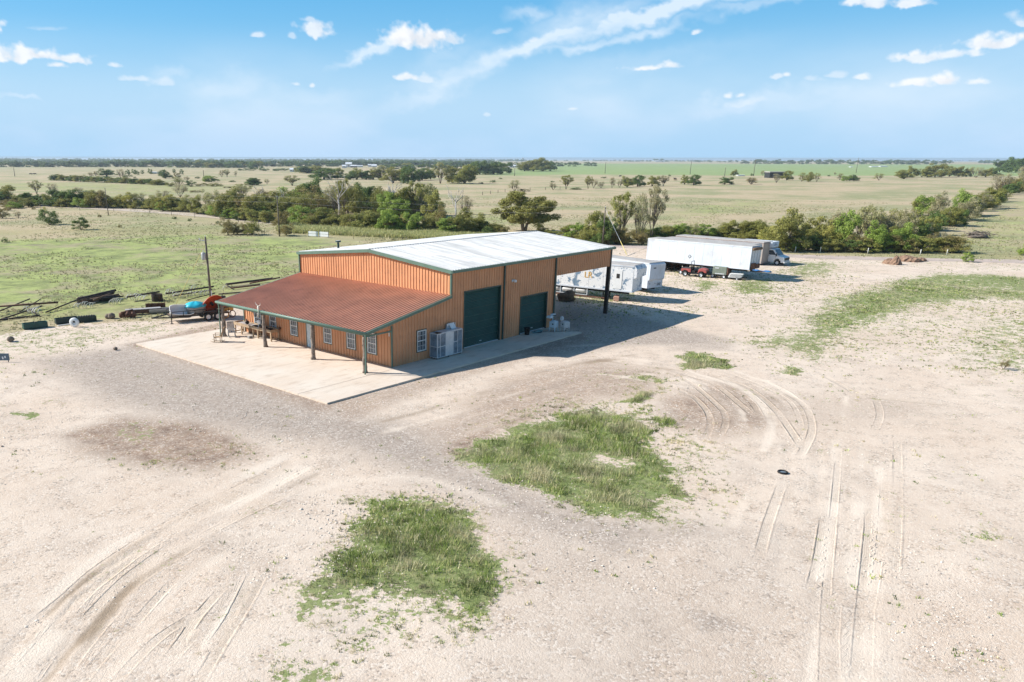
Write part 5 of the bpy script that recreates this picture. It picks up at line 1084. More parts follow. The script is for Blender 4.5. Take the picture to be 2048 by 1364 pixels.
MB().box(-.03, .03, -.5, .35, .12, .62).build('panel', SOLAR, sg); MB().box(-.035, -.031, -.28, -.18, .3, .45).box(-.035, -.031, -.1, 0, .22, .4).build('panel_mark', WHITE, sg)
for y in (-.4, .25): MB().box(-.02, .02, y-.02, y+.02, 0, .119).build('leg', STEELD, sg)
# white panels by the tall grass
for x0, y0, x1, y1, lab in ((617, 473, 636, 474, 'white horizontal board panel, left of the pair at the pasture edge'), (638.5, 474, 657, 475, 'white horizontal board panel, right of the pair at the pasture edge')):
    a, b = at(x0, y0), at(x1, y1); L_ = float(np.hypot(*(b-a)[:2])); fp = thing('fence_panel', lab, 'fence panel', (a[0], a[1], GZ), math.atan2(b[1]-a[1], b[0]-a[0]), 'white panels at the pasture edge')
    for z in (.12, .58): MB().box(0, L_, -.02, .02, z, z+.40).build('board', WHITE, fp)
    for x in (.05, L_-.1): MB().box(x, x+.08, .021, .1, 0, 1.05).build('post', STEELD, fp)
# wire fence line with dark posts by the white panels, and white-topped road fence
def fence_line(name, label, pts, step, h, r, mt, wn=3):
    f_ = thing(name, label, 'fence', (0, 0, 0)); P = [at(*q) for q in pts]; f_.location = (P[0][0], P[0][1], GZ); allp = []
    for a, b in zip(P[:-1], P[1:]):
        L_ = np.hypot(*(b-a)[:2]); n = max(1, int(L_/step)); allp += [a+(b-a)*k/n for k in range(n)]
    allp.append(P[-1])
    for q in allp[:70]: MB().tube([(q[0]-P[0][0], q[1]-P[0][1], 0), (q[0]-P[0][0], q[1]-P[0][1], h)], r, 5).build('post', mt, f_)
    m = MB()
    for k in range(wn): m.tube([(q[0]-P[0][0], q[1]-P[0][1], h*(.35+.6*k/max(1, wn-1))) for q in allp[:70]], .008, 3)
    m.build('wire', STEELD, f_); return f_
fence_line('wire_fence', 'dark wire fence with steel posts running to the white panels', [(470, 467), (560, 471), (617, 473)], 2.6, 1.15, .035, STEELD)
fence_line('wire_fence', 'wire fence right of the white panels in the tall grass', [(657, 475), (760, 482), (900, 488)], 4, 1.1, .035, STEELD)
fence_line('wire_fence', 'wire fence with pale posts along the foot of the right-hand hedge', [(1590, 505), (1640, 506), (1735, 508), (1840, 511), (1893, 511), (2048, 515)], 8, .9, .07, PALE)
fence_line('wire_fence', 'roadside wire fence beyond the far dirt road', [(160, 421), (300, 427), (440, 440), (560, 455)], 9, 1.1, .06, POLE)
fence_line('wire_fence', 'distant fence line of dark posts crossing the middle pasture', [(965, 390), (1010, 384), (1060, 381), (1120, 378)], 9, 1.3, .12, POLE, 2)
# soil heaps and brush pile
for x, y, rx, h, lab, sd_ in ((1790, 529, .85, 1.2, 'tall pointed red soil heap beside the gravel road', 1), (1778, 527, .9, .7, 'low red soil lump at the left foot of the pointed heap', 2), (1812, 522, 1.3, .8, 'red soil lump just right of the pointed heap', 3), (1826, 523, 1.1, .6, 'flattest red soil lump in the row', 4), (1842, 522, .8, .5, 'rightmost pale red soil lump', 5)):
    m = MB(); n, rd = 18, random.Random(sd_); vs = []; R_ = [(1, 0), (.86, .22), (.66, .48), (.48, .68), (.32, .85), (.16, .96), (.01, 1)] if h > 1 else [(1, 0), (.9, .4), (.7, .75), (.4, .95), (.01, 1)]
    for rr, zz in R_:
        for i in range(n): a = 2*PI*i/n; k = rx*rr*rd.uniform(.85, 1.15); vs.append((k*math.cos(a), k*math.sin(a), h*zz*(rd.uniform(.9, 1.08) if zz > 0 else 1)-.02))
    m.add(vs, [(j*n+i, j*n+(i+1) % n, (j+1)*n+(i+1) % n, (j+1)*n+i) for j in range(len(R_)-1) for i in range(n)]); gobj(m, 'soil_heap', lab, 'soil heap', x, y, SOILM, grp='red soil heaps by the road')
m = MB(); rd = random.Random(8); m.blob((0, 0, .1), (2.8, 1.5, .5), 3, .25, 14, 8)
for k in range(120):
    a = np.array([rd.gauss(0, 1.5), rd.gauss(0, .8), rd.uniform(.1, .9)]); d = np.array([rd.uniform(-1.4, 1.4), rd.uniform(-1.2, 1.2), rd.uniform(-.1, .5)]); m.tube([a, a+d], [.07, .03], 4)
gobj(m, 'brush_pile', 'grey pile of cut brush lying in the right-hand green pasture', 'brush pile', 1956, 475, BARK)
# far shed, low sheds, houses
def building(px, py, wpx, hpx, dep, wallm, roofm, label, cat='house', roof_h=.35, name='farmhouse', wins=0, flat=False):
    q = at(px, py); k = mpp(q); w, h = wpx*k, hpx*k; t_ = thing(name, label, cat, (q[0], q[1], GZ), math.radians(YAW-90))
    hw = h*(1-roof_h); MB().box(-w/2, w/2, 0, dep, 0, hw).build('wall', wallm, t_)
    m = MB()
    if flat: m.box(-w/2-.3, w/2+.3, -.3, dep+.3, hw+.003, h)
    else: m.prism([(-.5, hw+.003), (dep/2, h), (dep+.5, hw+.003)], -w/2-.4, w/2+.4, 'x')
    m.build('roof', roofm, t_)
    for i in range(wins): x = -w/2+w*(i+.5)/wins; MB().box(x-w*.06, x+w*.06, -.08, -.005, hw*.35, hw*.75).build('window', GLASS, t_)
    if wins > 1: MB().box(-w*.04, w*.04, -.1, -.006, 0, hw*.7).build('door', HOUSED, t_)
    return t_
building(1554, 356, 31, 12, 10, STEELD, TRROOF, 'dark open-fronted shed with one white end, alone in the far pasture', 'shed', .12, 'pole_shed', 0, True)
q = at(1540, 355.5); kk = mpp(q); MB().box(0, 2.8*kk*.5, -1, 10, 0, 11*kk).build('shed_end', HOUSEW, None, loc=(q[0], q[1], GZ), rz=math.radians(YAW-90)); tag(bpy.data.objects['shed_end'], 'white end wall at the left of the dark far shed', 'wall')
for args in ((697, 334.5, 12, 9.5, 14, HOUSEW, HOUSER, 'tall white two-storey farmhouse, highest of the far houses', 'house', .35, 'farmhouse', 3), (688, 336, 8, 6, 10, HOUSEW, HOUSER, 'small white house touching the left of the tall farmhouse', 'house', .35, 'farmhouse', 1), (707, 335, 12, 5, 10, HOUSED, HOUSER, 'low brown house with a pale roof right of the tall farmhouse', 'house', .4, 'farmhouse', 2),
    (719, 334, 12, 3.5, 8, HOUSEW, HOUSER, 'long low white shed in the middle of the far houses', 'shed', .3, 'farm_shed'), (739, 333.5, 6, 5, 10, HOUSEW, HOUSER, 'narrow white barn left of the round-roofed one', 'barn', .3, 'farm_shed'), (748, 334, 10, 5.2, 12, HOUSEW, HOUSER, 'round-shouldered white barn, right of the far houses', 'barn', .55, 'barn', 1), (676, 325.5, 11, 3, 12, HOUSEW, HOUSER, 'small white roof among trees, left of the farmhouse', 'house', .5, 'farmhouse'),
    (798, 328, 12, 4, 14, HOUSEW, HOUSER, 'pale building among far trees, right of the barns', 'house', .4, 'farmhouse'), (588, 343.5, 17, 7, 12, HOUSEW, HOUSER, 'white farmhouse standing alone in front of the far trees', 'house', .4, 'farmhouse', 3), (508, 324.5, 10, 4, 10, HOUSEW, HOUSER, 'white gable among the far trees, left part', 'house', .5, 'farmhouse'),
    (346, 331.5, 13, 5, 12, HOUSEW, HOUSER, 'pale farm building at the gap in the left treeline', 'house', .4, 'farmhouse', 2), (400, 333.5, 18, 3.5, 10, HOUSEW, HOUSER, 'row of low white sheds under the left treeline', 'shed', .3, 'farm_shed'), (478, 335.5, 11, 6, 12, HOUSED, HOUSER, 'brown barn with pale roof at the right of the left treeline', 'barn', .4, 'barn'), (188, 330.5, 12, 3, 10, HOUSEW, HOUSER, 'low white shed at the gap in the far left trees', 'shed', .3, 'farm_shed'),
    (1027, 335, 17, 5, 10, HOUSEW, HOUSER, 'white farm building left of the big round wood', 'house', .4, 'farmhouse', 2), (1046, 320.5, 3, 5, 8, HOUSEW, HOUSER, 'tiny white tower on the horizon behind the big round wood', 'tower', .1, 'silo'), (1320, 323.6, 19, 2.6, 14, HOUSEW, HOUSER, 'long white barn on the right horizon', 'barn', .4, 'barn'),
    (1750, 334.2, 14, 1.8, 10, HOUSEW, HOUSER, 'low white barn in the green field, left of a pair', 'barn', .4, 'barn'), (1768, 333.6, 14, 1.8, 10, HOUSEW, HOUSER, 'low white barn in the green field, right of a pair', 'barn', .4, 'barn'), (1704, 334.4, 5, 1.4, 8, HOUSEW, HOUSER, 'tiny white shed beside the tall far pole', 'shed', .4, 'farm_shed'), (1483, 352, 13, 2.2, 6, HOUSEW, HOUSER, 'low white sheets or shed left of the dark shed', 'shed', .3, 'farm_shed')):
    building(*args)
# white tanks / bales by the lone trees at the left, cattle
for i, (x, y) in enumerate(((305, 347.5), (311, 347.5), (318, 347.5))):
    q = at(x, y); k = mpp(q); m = MB(); m.cyl((-2.6*k, 0, 1.0), (2.6*k, 0, 1.0), 1.0, 12); tag(m.build('white_bale', HOUSEW, loc=(q[0], q[1], GZ), rz=math.radians(YAW-90)), 'white wrapped bale near the lone pasture trees, %s of three' % ('left', 'middle', 'right')[i], 'bale', 'white bales in the left pasture')
def cow_mesh():
    m = MB()
    m.tube([(-1.0, 0, 1.05), (-.8, 0, 1.02), (-.3, 0, .95), (.3, 0, .96), (.75, 0, 1.05), (1.0, 0, 1.12), (1.25, 0, 1.2), (1.5, 0, 1.12), (1.72, 0, .98)], [.12, .30, .38, .37, .34, .24, .17, .16, .09], 9)
    for x, y in ((-.75, .17), (-.75, -.17), (.65, .16), (.65, -.16)):
        k = -.06 if x < 0 else .03
        m.tube([(x, y, .85), (x+k, y, .45), (x, y, .02)], [.15, .07, .06], 6)
    m.tube([(-1.05, 0, 1.1), (-1.15, 0, .8), (-1.12, 0, .5)], [.03, .02, .04], 5)
    for s_ in (1, -1): m.tube([(1.42, s_*.1, 1.22), (1.4, s_*.28, 1.2)], [.06, .02], 4)
    return m.mesh('cow', COW)
cme = cow_mesh()
for x, y, a, grp in ((61, 349.5, .2, 'a'), (64, 349.5, 2, 'a'), (68, 349.3, .4, 'a'), (71, 349.4, 3, 'a'), (338, 356.5, .3, 'b'), (346, 357, 2.9, 'b'), (1240, 354, .4, 'c'), (1350, 359.5, 3.3, 'c')):
    q = at(x, y); o = bpy.data.objects.new('cow', cme); C.objects.link(o); o.location = (q[0], q[1], GZ); o.rotation_euler.z = math.radians(YAW-90)+a
    tag(o, {'a': 'black cow in the knot of cattle by the far left pole', 'b': 'black cow under the lone dark round pasture tree', 'c': 'black cow in the tan pasture in front of the green field'}[grp], 'cow', 'cattle group '+{'a': 'by the far left pole', 'b': 'under the lone tree', 'c': 'in front of the green field'}[grp])

# ------------------------------------------------------------------ trees: unit crowns (height 1, half width about .5) reused at many sizes
def crown_mesh(kind, seed, nleaf, size):
    r = np.random.default_rng(seed); rd = random.Random(seed)
    cl = []                                       # leaf clusters: centre, radius, weight
    if kind in ('dense', 'olive', 'brown'):
        base = .05; n = {'dense': 60, 'olive': 56, 'brown': 54}[kind]
        lobes = [(rd.uniform(-.22, .22), rd.uniform(-.22, .22), rd.uniform(.5, .72), rd.uniform(.22, .32)) for _ in range(4)]+[(.27*math.cos(a), .27*math.sin(a), rd.uniform(.18, .34), rd.uniform(.2, .27)) for a in (rd.random(), 1.3+rd.random(), 2.6+rd.random(), 3.9+rd.random(), 5.1+rd.random())]
        for k in range(n):
            lx, ly, lz, lr = lobes[k % len(lobes)]; a, b_ = rd.uniform(0, 2*PI), math.acos(rd.uniform(-.6, 1)); q = lr*rd.uniform(.45, 1.0)
            cl.append((lx+q*math.sin(b_)*math.cos(a), ly+q*math.sin(b_)*math.sin(a), max(base, min(.97, lz+q*math.cos(b_))), rd.uniform(.05, .115)))
    elif kind == 'big':
        lobes = [(-.3, .05, .74, .2), (-.12, -.1, .84, .17), (.1, .1, .72, .2), (.34, 0, .68, .2), (-.38, -.1, .50, .16), (.42, .05, .45, .15), (.05, -.15, .55, .17), (-.1, .2, .58, .17), (.25, -.15, .52, .15), (-.2, .1, .36, .17), (.22, .1, .34, .17), (0, -.1, .34, .16), (-.34, 0, .32, .13), (.36, -.05, .28, .13)]
        for k in range(95):
            lx, ly, lz, lr = lobes[k % len(lobes)]; a, b_ = rd.uniform(0, 2*PI), math.acos(rd.uniform(-.8, 1)); q = lr*rd.uniform(.5, 1.0)
            cl.append((lx+q*math.sin(b_)*math.cos(a), ly+q*math.sin(b_)*math.sin(a), lz+q*.9*math.cos(b_), rd.uniform(.045, .09)))
    elif kind == 'airy':
        for k in range(46):
            a = rd.uniform(0, 2*PI); z = rd.uniform(.38, .97); q = rd.uniform(.1, .42)*math.sin(PI*min(1, (1.05-z)/.7))**.6
            cl.append((q*math.cos(a), q*math.sin(a), z, rd.uniform(.035, .085)))
    elif kind == 'shrub':
        for k in range(26):
            a = rd.uniform(0, 2*PI); z = rd.uniform(.12, .95); q = .46*math.sqrt(rd.random())*math.sqrt(max(.05, 1-(z-.35)**2/.5))
            cl.append((q*math.cos(a), q*math.sin(a), z, rd.uniform(.07, .13)))
    elif kind == 'bare':
        for k in range(34):
            a = rd.uniform(0, 2*PI); z = rd.uniform(.3, .98); q = rd.uniform(.15, .46)*(1.1-.5*z)
            cl.append((q*math.cos(a), q*math.sin(a), z, rd.uniform(.06, .12)))
    elif kind == 'far':
        for k in range(16):
            a = rd.uniform(0, 2*PI); z = rd.uniform(.12, .88); q = .4*math.sqrt(rd.random())
            cl.append((q*math.cos(a), q*math.sin(a), z*(1-.25*q), rd.uniform(.10, .17)))
    cl = np.array(cl); w = cl[:, 3]**2; w /= w.sum(); idx = r.choice(len(cl), nleaf, p=w)
    d = r.normal(size=(nleaf, 3)); d /= np.linalg.norm(d, axis=1)[:, None]; rad = cl[idx, 3]*r.random(nleaf)**.42*1.35
    c = cl[idx, :3]+d*rad[:, None]*np.array([1, 1, .8]); c[:, 2] = np.clip(c[:, 2], .015, None)
    # leaf sprigs: bent quads facing mostly outwards and up
    nrm = d*.6+r.normal(size=(nleaf, 3))*.55+np.array([0, 0, .35]); nrm /= np.linalg.norm(nrm, axis=1)[:, None]
    t1 = np.cross(nrm, r.normal(size=(nleaf, 3))); t1 /= np.linalg.norm(t1, axis=1)[:, None]; t2 = np.cross(nrm, t1)
    s = size*r.uniform(.5, 1.25, nleaf)[:, None]; a = s*t1; b_ = s*t2*.62
    V = np.stack([c-a, c-b_+nrm*s*.15, c+a, c+b_+nrm*s*.15], 1).reshape(-1, 3); F = np.arange(nleaf*4).reshape(-1, 4)
    tone = r.random(len(cl))[idx]*.6+r.random(nleaf)*.4; col = np.repeat(np.stack([tone]*3+[np.ones(nleaf)], 1), 4, 0)
    return np_mesh('crown_'+kind, V, F, LEAF['olive'], {'tint': col}), cl
def trunk_mesh(kind, cl, seed):
    rd = random.Random(seed); m = MB(); k = {'dense': 2, 'olive': 3, 'brown': 4, 'big': 3, 'airy': 3, 'shrub': 5, 'bare': 5, 'far': 1}[kind]
    stems = []
    for i in range(k):
        a = 2*PI*i/k+rd.random(); sp_ = .05 if k < 5 else .1
        p = [np.array([.02*math.cos(a), .02*math.sin(a), 0]), np.array([sp_*math.cos(a), sp_*math.sin(a), .18]), np.array([2.2*sp_*math.cos(a), 2.2*sp_*math.sin(a), .42])]
        th = .022 if kind in ('big', 'dense', 'olive') else .012; m.tube(p, [th*1.3, th, th*.7], 6); stems.append(p)
    step = 1 if kind in ('bare', 'airy') else 3
    for q in cl[::step]:
        s_ = min(stems, key=lambda p: np.hypot(*(p[2][:2]-q[:2]))); a = s_[1]+(s_[2]-s_[1])*rd.random(); e = np.array(q[:3]); mid = (a+e)/2+np.array([rd.uniform(-.03, .03), rd.uniform(-.03, .03), rd.uniform(-.02, .05)])
        m.tube([a, mid, e], [.009, .006, .0025], 4)
        if kind in ('bare', 'airy'):
            for _ in range(4 if kind == 'bare' else 2): f = mid+(e-mid)*rd.random(); m.tube([f, f+np.array([rd.uniform(-.1, .1), rd.uniform(-.1, .1), rd.uniform(.0, .12)])], [.004, .0015], 3)
    return m.mesh('trunk_'+kind, BARK)
LIB = {}
for kd, nv, nl, sz in (('dense', 4, 9500, .022), ('olive', 4, 8500, .022), ('brown', 3, 6500, .019), ('big', 2, 24000, .017), ('airy', 3, 5200, .016), ('shrub', 3, 4500, .026), ('bare', 3, 2600, .016), ('far', 5, 900, .055)):
    LIB[kd] = []
    for v in range(nv):
        cm_, cl_ = crown_mesh(kd, 100+17*v+len(kd), nl, sz); LIB[kd].append((cm_, trunk_mesh(kd, cl_, v)))
NTREE = 0
def tree(px, pyb, pyt, wpx, kind, leaf, label, cat='tree', name=None, group=None):
    """photo-pixel foot, top and width give the real spot and size"""
    global NTREE
    q = at(px, pyb); k = mpp(q); h = max(.6, high(px, pyt, q)); w = wpx*k; NTREE += 1; v = (NTREE*7) % len(LIB[kind]); cmh, tmh = LIB[kind][v]
    nm = name or {'dense': 'dense_tree', 'olive': 'leafy_tree', 'brown': 'brushy_tree', 'big': 'oak_tree', 'airy': 'tall_tree', 'shrub': 'shrub', 'bare': 'sparse_tree', 'far': 'distant_tree'}[kind]
    sc = (w*1.25, w*1.25*min(1.25, max(.8, 6/w if w < 6 else 1)), h*1.07)
    def setmat(o): o.material_slots[0].link = 'OBJECT'; o.material_slots[0].material = LEAF[leaf]
    if kind == 'far':
        o = bpy.data.objects.new(nm, cmh); C.objects.link(o); o.location = (q[0], q[1], GZ-.02*h); o.scale = sc; o.rotation_euler.z = rng.uniform(0, 6.28); setmat(o); tag(o, label, cat, group); return o
    t_ = thing(nm, label, cat, (q[0], q[1], GZ), rng.uniform(0, 6.28), group); t_.scale = sc
    o = bpy.data.objects.new('crown', cmh); C.objects.link(o); o.parent = t_; setmat(o)
    o = bpy.data.objects.new('trunk', tmh); C.objects.link(o); o.parent = t_
    return t_
Z5 = lambda x, yb, yt, w: (x/3.938, 300+yb/3.938, 300+yt/3.938, w/3.938)
Z6 = lambda x, yb, yt, w: (440+x/3.657, 300+yb/3.657, 300+yt/3.657, w/3.657)
Z7 = lambda x, yb, yt, w: (960+x/3.657, 300+yb/3.657, 300+yt/3.657, w/3.657)
Z8 = lambda x, yb, yt, w: (1480+x/3.606, 300+yb/3.606, 300+yt/3.606, w/3.606)
KW = {'dense': 'dense', 'olive': 'leafy', 'brown': 'brushy', 'big': 'spreading', 'airy': 'tall airy', 'shrub': 'low bushy', 'bare': 'thin-leaved twiggy', 'far': 'rounded'}
LW = {'dark': 'dark green', 'olive': 'olive', 'green': 'bright green', 'yellow': 'yellow-green', 'pale': 'pale grey-green', 'brown': 'brownish', 'grey': 'grey', 'far': 'blue-green'}
def row(Zf, items, where, short):
    for it in items:
        x, yb, yt, w, kd, lf = it[:6]; lab = it[6] if len(it) > 6 else None
        a = Zf(x, yb, yt, w) if Zf else (x, yb, yt, w)
        if lab is None:
            lab = '%s %s tree %s' % (KW[kd], LW[lf], where); tree(*a, kd, lf, lab, 'tree' if kd != 'shrub' else 'shrub', group='%s %s trees %s' % (KW[kd], LW[lf], short))
        else: tree(*a, kd, lf, lab, 'tree' if kd != 'shrub' else 'shrub')
# left: hedge behind the far dirt road
row(Z5, [(60,425,275,190,'olive','olive','leafy olive tree at the left picture edge, tallest of the roadside hedge there'), (10,430,330,120,'dense','dark'), (90,455,395,120,'brown','brown'), (170,430,345,100,'olive','olive'), (230,437,335,110,'dense','dark'), (295,437,350,110,'dense','dark'), (350,440,345,110,'dense','dark'), (405,442,355,100,'olive','olive'), (462,445,310,130,'dense','dark'), (525,445,318,130,'dense','dark'), (585,447,305,140,'dense','dark'), (640,445,330,120,'dense','dark'),
    (700,450,330,120,'olive','olive'), (765,455,318,130,'olive','olive'), (830,457,312,130,'olive','brown'), (905,458,360,110,'olive','yellow'), (965,458,362,100,'olive','olive'), (1045,460,335,110,'olive','yellow'), (1110,458,340,90,'bare','pale'), (1190,468,368,120,'olive','olive'), (1255,472,350,120,'brown','olive'), (1330,480,352,130,'olive','yellow'), (1400,485,365,110,'olive','olive'), (1480,490,360,120,'brown','olive'), (1560,502,350,130,'olive','olive'), (1645,512,315,150,'brown','pale'), (1725,518,400,130,'olive','olive'), (1800,532,312,190,'olive','olive'), (1870,535,340,150,'dense','olive'), (1940,545,350,150,'olive','brown'), (2005,552,345,150,'olive','olive')],
    'in the hedge behind the far dirt road', 'behind the far dirt road')
row(Z5, [(290,345,245,115,'airy','pale','pale thin-leaved tree standing behind the left part of the roadside hedge'), (420,345,270,90,'bare','grey'), (1290,400,320,110,'bare','grey'), (1420,370,268,120,'bare','grey','greyish half-bare tree rising above the middle of the roadside hedge'), (1910,365,268,150,'airy','pale'), (610,340,295,110,'bare','grey')], 'rising behind the roadside hedge', 'behind the roadside hedge')
row(Z5, [(20,538,455,85,'brown','brown','rounded brown shrubby tree cut by the left picture edge'), (65,478,445,60,'brown','brown','small brown bush just right of the edge tree'), (145,532,485,70,'bare','grey','faint grey bush between the edge tree and the round dark tree'), (345,535,450,75,'bare','yellow','thin yellowish bush leaning behind the round dark tree'), (392,588,478,120,'shrub','dark','round dark bushy tree with a long shadow, left one in the olive field'), (642,628,538,98,'shrub','dark','round dark bushy tree standing alone, right one in the olive field')], '', '')
row(Z5, [(1375,545,530,30,'shrub','dark'), (1495,560,543,26,'shrub','dark'), (1715,582,565,26,'shrub','dark'), (945,612,602,26,'shrub','brown'), (265,468,458,25,'shrub','brown'), (38,728,705,40,'shrub','dark'), (785,530,522,24,'shrub','brown')], 'tuft standing in the field before the far dirt road', 'in the field before the far dirt road')
row(Z5, [(1795,668,540,115,'brown','brown'), (1868,665,565,100,'brown','brown'), (1925,662,575,90,'brown','brown'), (1985,670,555,125,'brown','olive')], 'in the small copse at the near end of the olive field', 'in the small copse')
# long hedge in the middle left
row(Z5, [(450+62*k, 240+2.6*k, 188+3.0*k+(6 if k % 3 else 0), 105, 'dense', 'olive' if k % 2 else 'dark') for k in range(14)], 'in the long straight hedge across the left pasture', 'in the long straight hedge')
row(Z5, [(1240,277,235,110,'dense','olive','rounded tree closing the right end of the long straight hedge'), (1345,286,258,90,'shrub','olive'), (1410,288,212,105,'bare','olive','tall loose tree right of the long hedge end'), (1472,245,212,50,'bare','brown'), (1502,288,245,70,'shrub','dark'), (1660,252,203,118,'dense','green','bright green rounded clump alone in the left pasture'), (1830,252,240,40,'shrub','dark'), (1600,284,262,90,'shrub','olive'), (1700,286,262,100,'shrub','olive'), (1540,332,318,80,'shrub','brown'), (1795,298,288,60,'shrub','brown'), (1555,225,210,32,'shrub','dark'), (1990,277,220,115,'dense','dark','dark green round clump right of the bright green one')], 'scattered right of the long straight hedge', 'right of the long straight hedge')
row(Z5, [(715,212,177,42,'bare','brown'), (760,212,168,42,'bare','brown'), (840,206,150,130,'dense','dark','widest dark tree standing above the long straight hedge'), (955,222,152,74,'bare','grey','spreading bare grey tree right of the widest dark tree'), (1010,195,156,32,'shrub','dark'), (1058,192,153,30,'shrub','dark'), (1083,197,165,30,'shrub','dark'), (1123,190,159,20,'shrub','dark'), (1186,190,150,30,'shrub','dark'), (1305,224,152,92,'dense','dark','biggest dark round tree alone in the left pasture, with cattle under it'), (1371,182,150,24,'shrub','dark'), (1397,216,180,42,'shrub','brown'), (1433,195,155,28,'shrub','dark'), (990,220,195,32,'shrub','dark'), (1027,210,195,30,'shrub','dark'), (1062,222,210,20,'shrub','dark'), (1790,214,156,60,'airy','pale','pale airy tree, right of the lone pasture trees'), (1748,214,162,40,'bare','grey'), (1858,210,165,30,'bare','grey')], 'among the lone trees of the left tan pasture', 'in the left tan pasture')
# middle: creek woodland behind the shop roof
row(Z6, [(330,520,440,100,'dense','dark'), (60,480,300,150,'olive','olive'), (130,495,320,150,'olive','olive'), (170,350,255,120,'bare','pale'), (230,490,350,140,'brown','olive'), (300,480,345,120,'olive','olive'), (330,420,290,130,'brown','brown'), (395,500,360,130,'olive','olive'), (480,440,310,130,'airy','olive'), (530,260,190,140,'airy','pale','pale airy tree standing highest above the left part of the creek wood'),
    (575,430,250,170,'olive','olive'), (655,400,215,190,'dense','dark','tall dark tree standing highest in the left half of the creek wood'), (620,480,330,150,'brown','olive'), (720,470,320,150,'brown','brown'), (800,460,300,140,'brown','olive'), (850,470,260,150,'bare','grey'), (900,490,230,130,'airy','olive'), (940,480,260,160,'olive','olive'), (1000,460,270,140,'olive','olive'), (1060,440,252,160,'dense','dark'), (1130,450,265,140,'dense','dark'), (1190,480,270,150,'brown','olive'), (1240,500,300,140,'olive','green'),
    (1300,505,330,190,'dense','green'), (1370,500,270,170,'olive','olive'), (1440,500,250,170,'airy','olive'), (1490,490,240,190,'olive','pale'), (1480,500,360,130,'brown','grey','grey-brown twiggy tree in the middle of the creek wood'), (1560,520,290,150,'olive','olive'), (1600,560,400,110,'brown','brown'), (1780,560,415,110,'olive','olive'), (1795,470,345,100,'bare','grey')], 'in the creek wood behind the shop', 'in the creek wood')
row(Z6, [(110,500,440,110,'brown','olive'), (250,505,420,120,'brown','brown'), (590,550,405,170,'olive','green','brightest green tree at the left front of the creek wood'), (670,545,430,120,'dense','dark'), (750,556,420,140,'olive','olive'), (845,562,470,110,'olive','olive'), (900,560,440,110,'brown','brown'), (960,575,460,120,'brown','olive'), (1060,592,440,150,'olive','olive'), (1120,588,460,110,'olive','olive'), (1180,596,460,130,'dense','olive'), (1255,603,450,150,'dense','green'), (1340,600,465,120,'dense','olive'), (1430,607,455,140,'olive','green'), (1510,605,470,130,'olive','olive'), (1580,610,500,120,'olive','olive'), (1650,614,500,120,'olive','green'), (1720,614,480,120,'olive','olive'), (1800,615,490,120,'olive','olive'), (1880,612,475,110,'olive','olive','thin-topped olive tree closing the right end of the creek wood'), (1970,610,530,110,'brown','olive'), (2040,612,545,100,'brown','olive')],
    'in the front row of the creek wood behind the shop', 'in the creek wood front row')
row(Z6, [(440,570,440,120,'brown','brown','brownish tree directly behind the shrub at the power pole'), (485,626,540,115,'brown','brown','brown-leaved shrub standing at the foot of the slim power pole')], '', '')
row(Z6, [(250,257,204,105,'dense','dark','dark rounded tree in the tan pasture beyond the creek wood'), (345,252,212,36,'bare','pale','faint pale tree beside the dark rounded pasture tree'), (640,170,115,150,'dense','far'), (700,170,115,100,'dense','olive'), (760,216,136,190,'dense','dark','broad dark clump beyond the creek wood, left of the pale trees'), (860,190,130,90,'olive','olive'), (950,216,150,120,'dense','dark'), (1000,216,138,110,'dense','olive'), (1070,216,150,110,'dense','dark'), (1120,216,140,110,'dense','olive'), (1180,216,118,130,'airy','pale'), (1265,240,132,140,'olive','olive'), (1330,232,128,110,'dense','olive'), (1390,248,122,130,'dense','dark'), (1480,222,130,150,'dense','dark'), (1540,215,140,80,'dense','olive'), (1612,245,100,130,'airy','pale','tall pale airy tree at the middle of the far pasture wood'), (1700,243,120,120,'olive','olive'), (1790,246,102,170,'dense','olive','broadest spreading tree at the right end of the far pasture wood'),
    (1900,180,88,90,'dense','dark'), (1950,180,100,100,'dense','far'), (2000,178,90,100,'dense','dark')], 'in the far wood at the edge of the middle pasture', 'in the far pasture wood')
row(Z7, [(-30,178,86,110,'dense','dark'), (40,178,84,100,'dense','dark'), (100,176,88,110,'dense','far'), (165,172,90,110,'dense','dark'), (325,155,88,110,'dense','olive'), (390,156,62,150,'dense','olive'), (460,154,66,140,'dense','olive'), (515,152,80,90,'dense','dark'), (230,112,86,34,'far','far'), (266,113,88,36,'far','far'), (560,120,86,46,'far','far'), (614,120,90,50,'far','far'), (670,120,84,50,'far','far'), (712,120,84,50,'far','far'), (785,118,86,50,'far','far'), (828,118,88,44,'far','far')], 'in the round wood standing out on the horizon', 'in the round horizon wood')
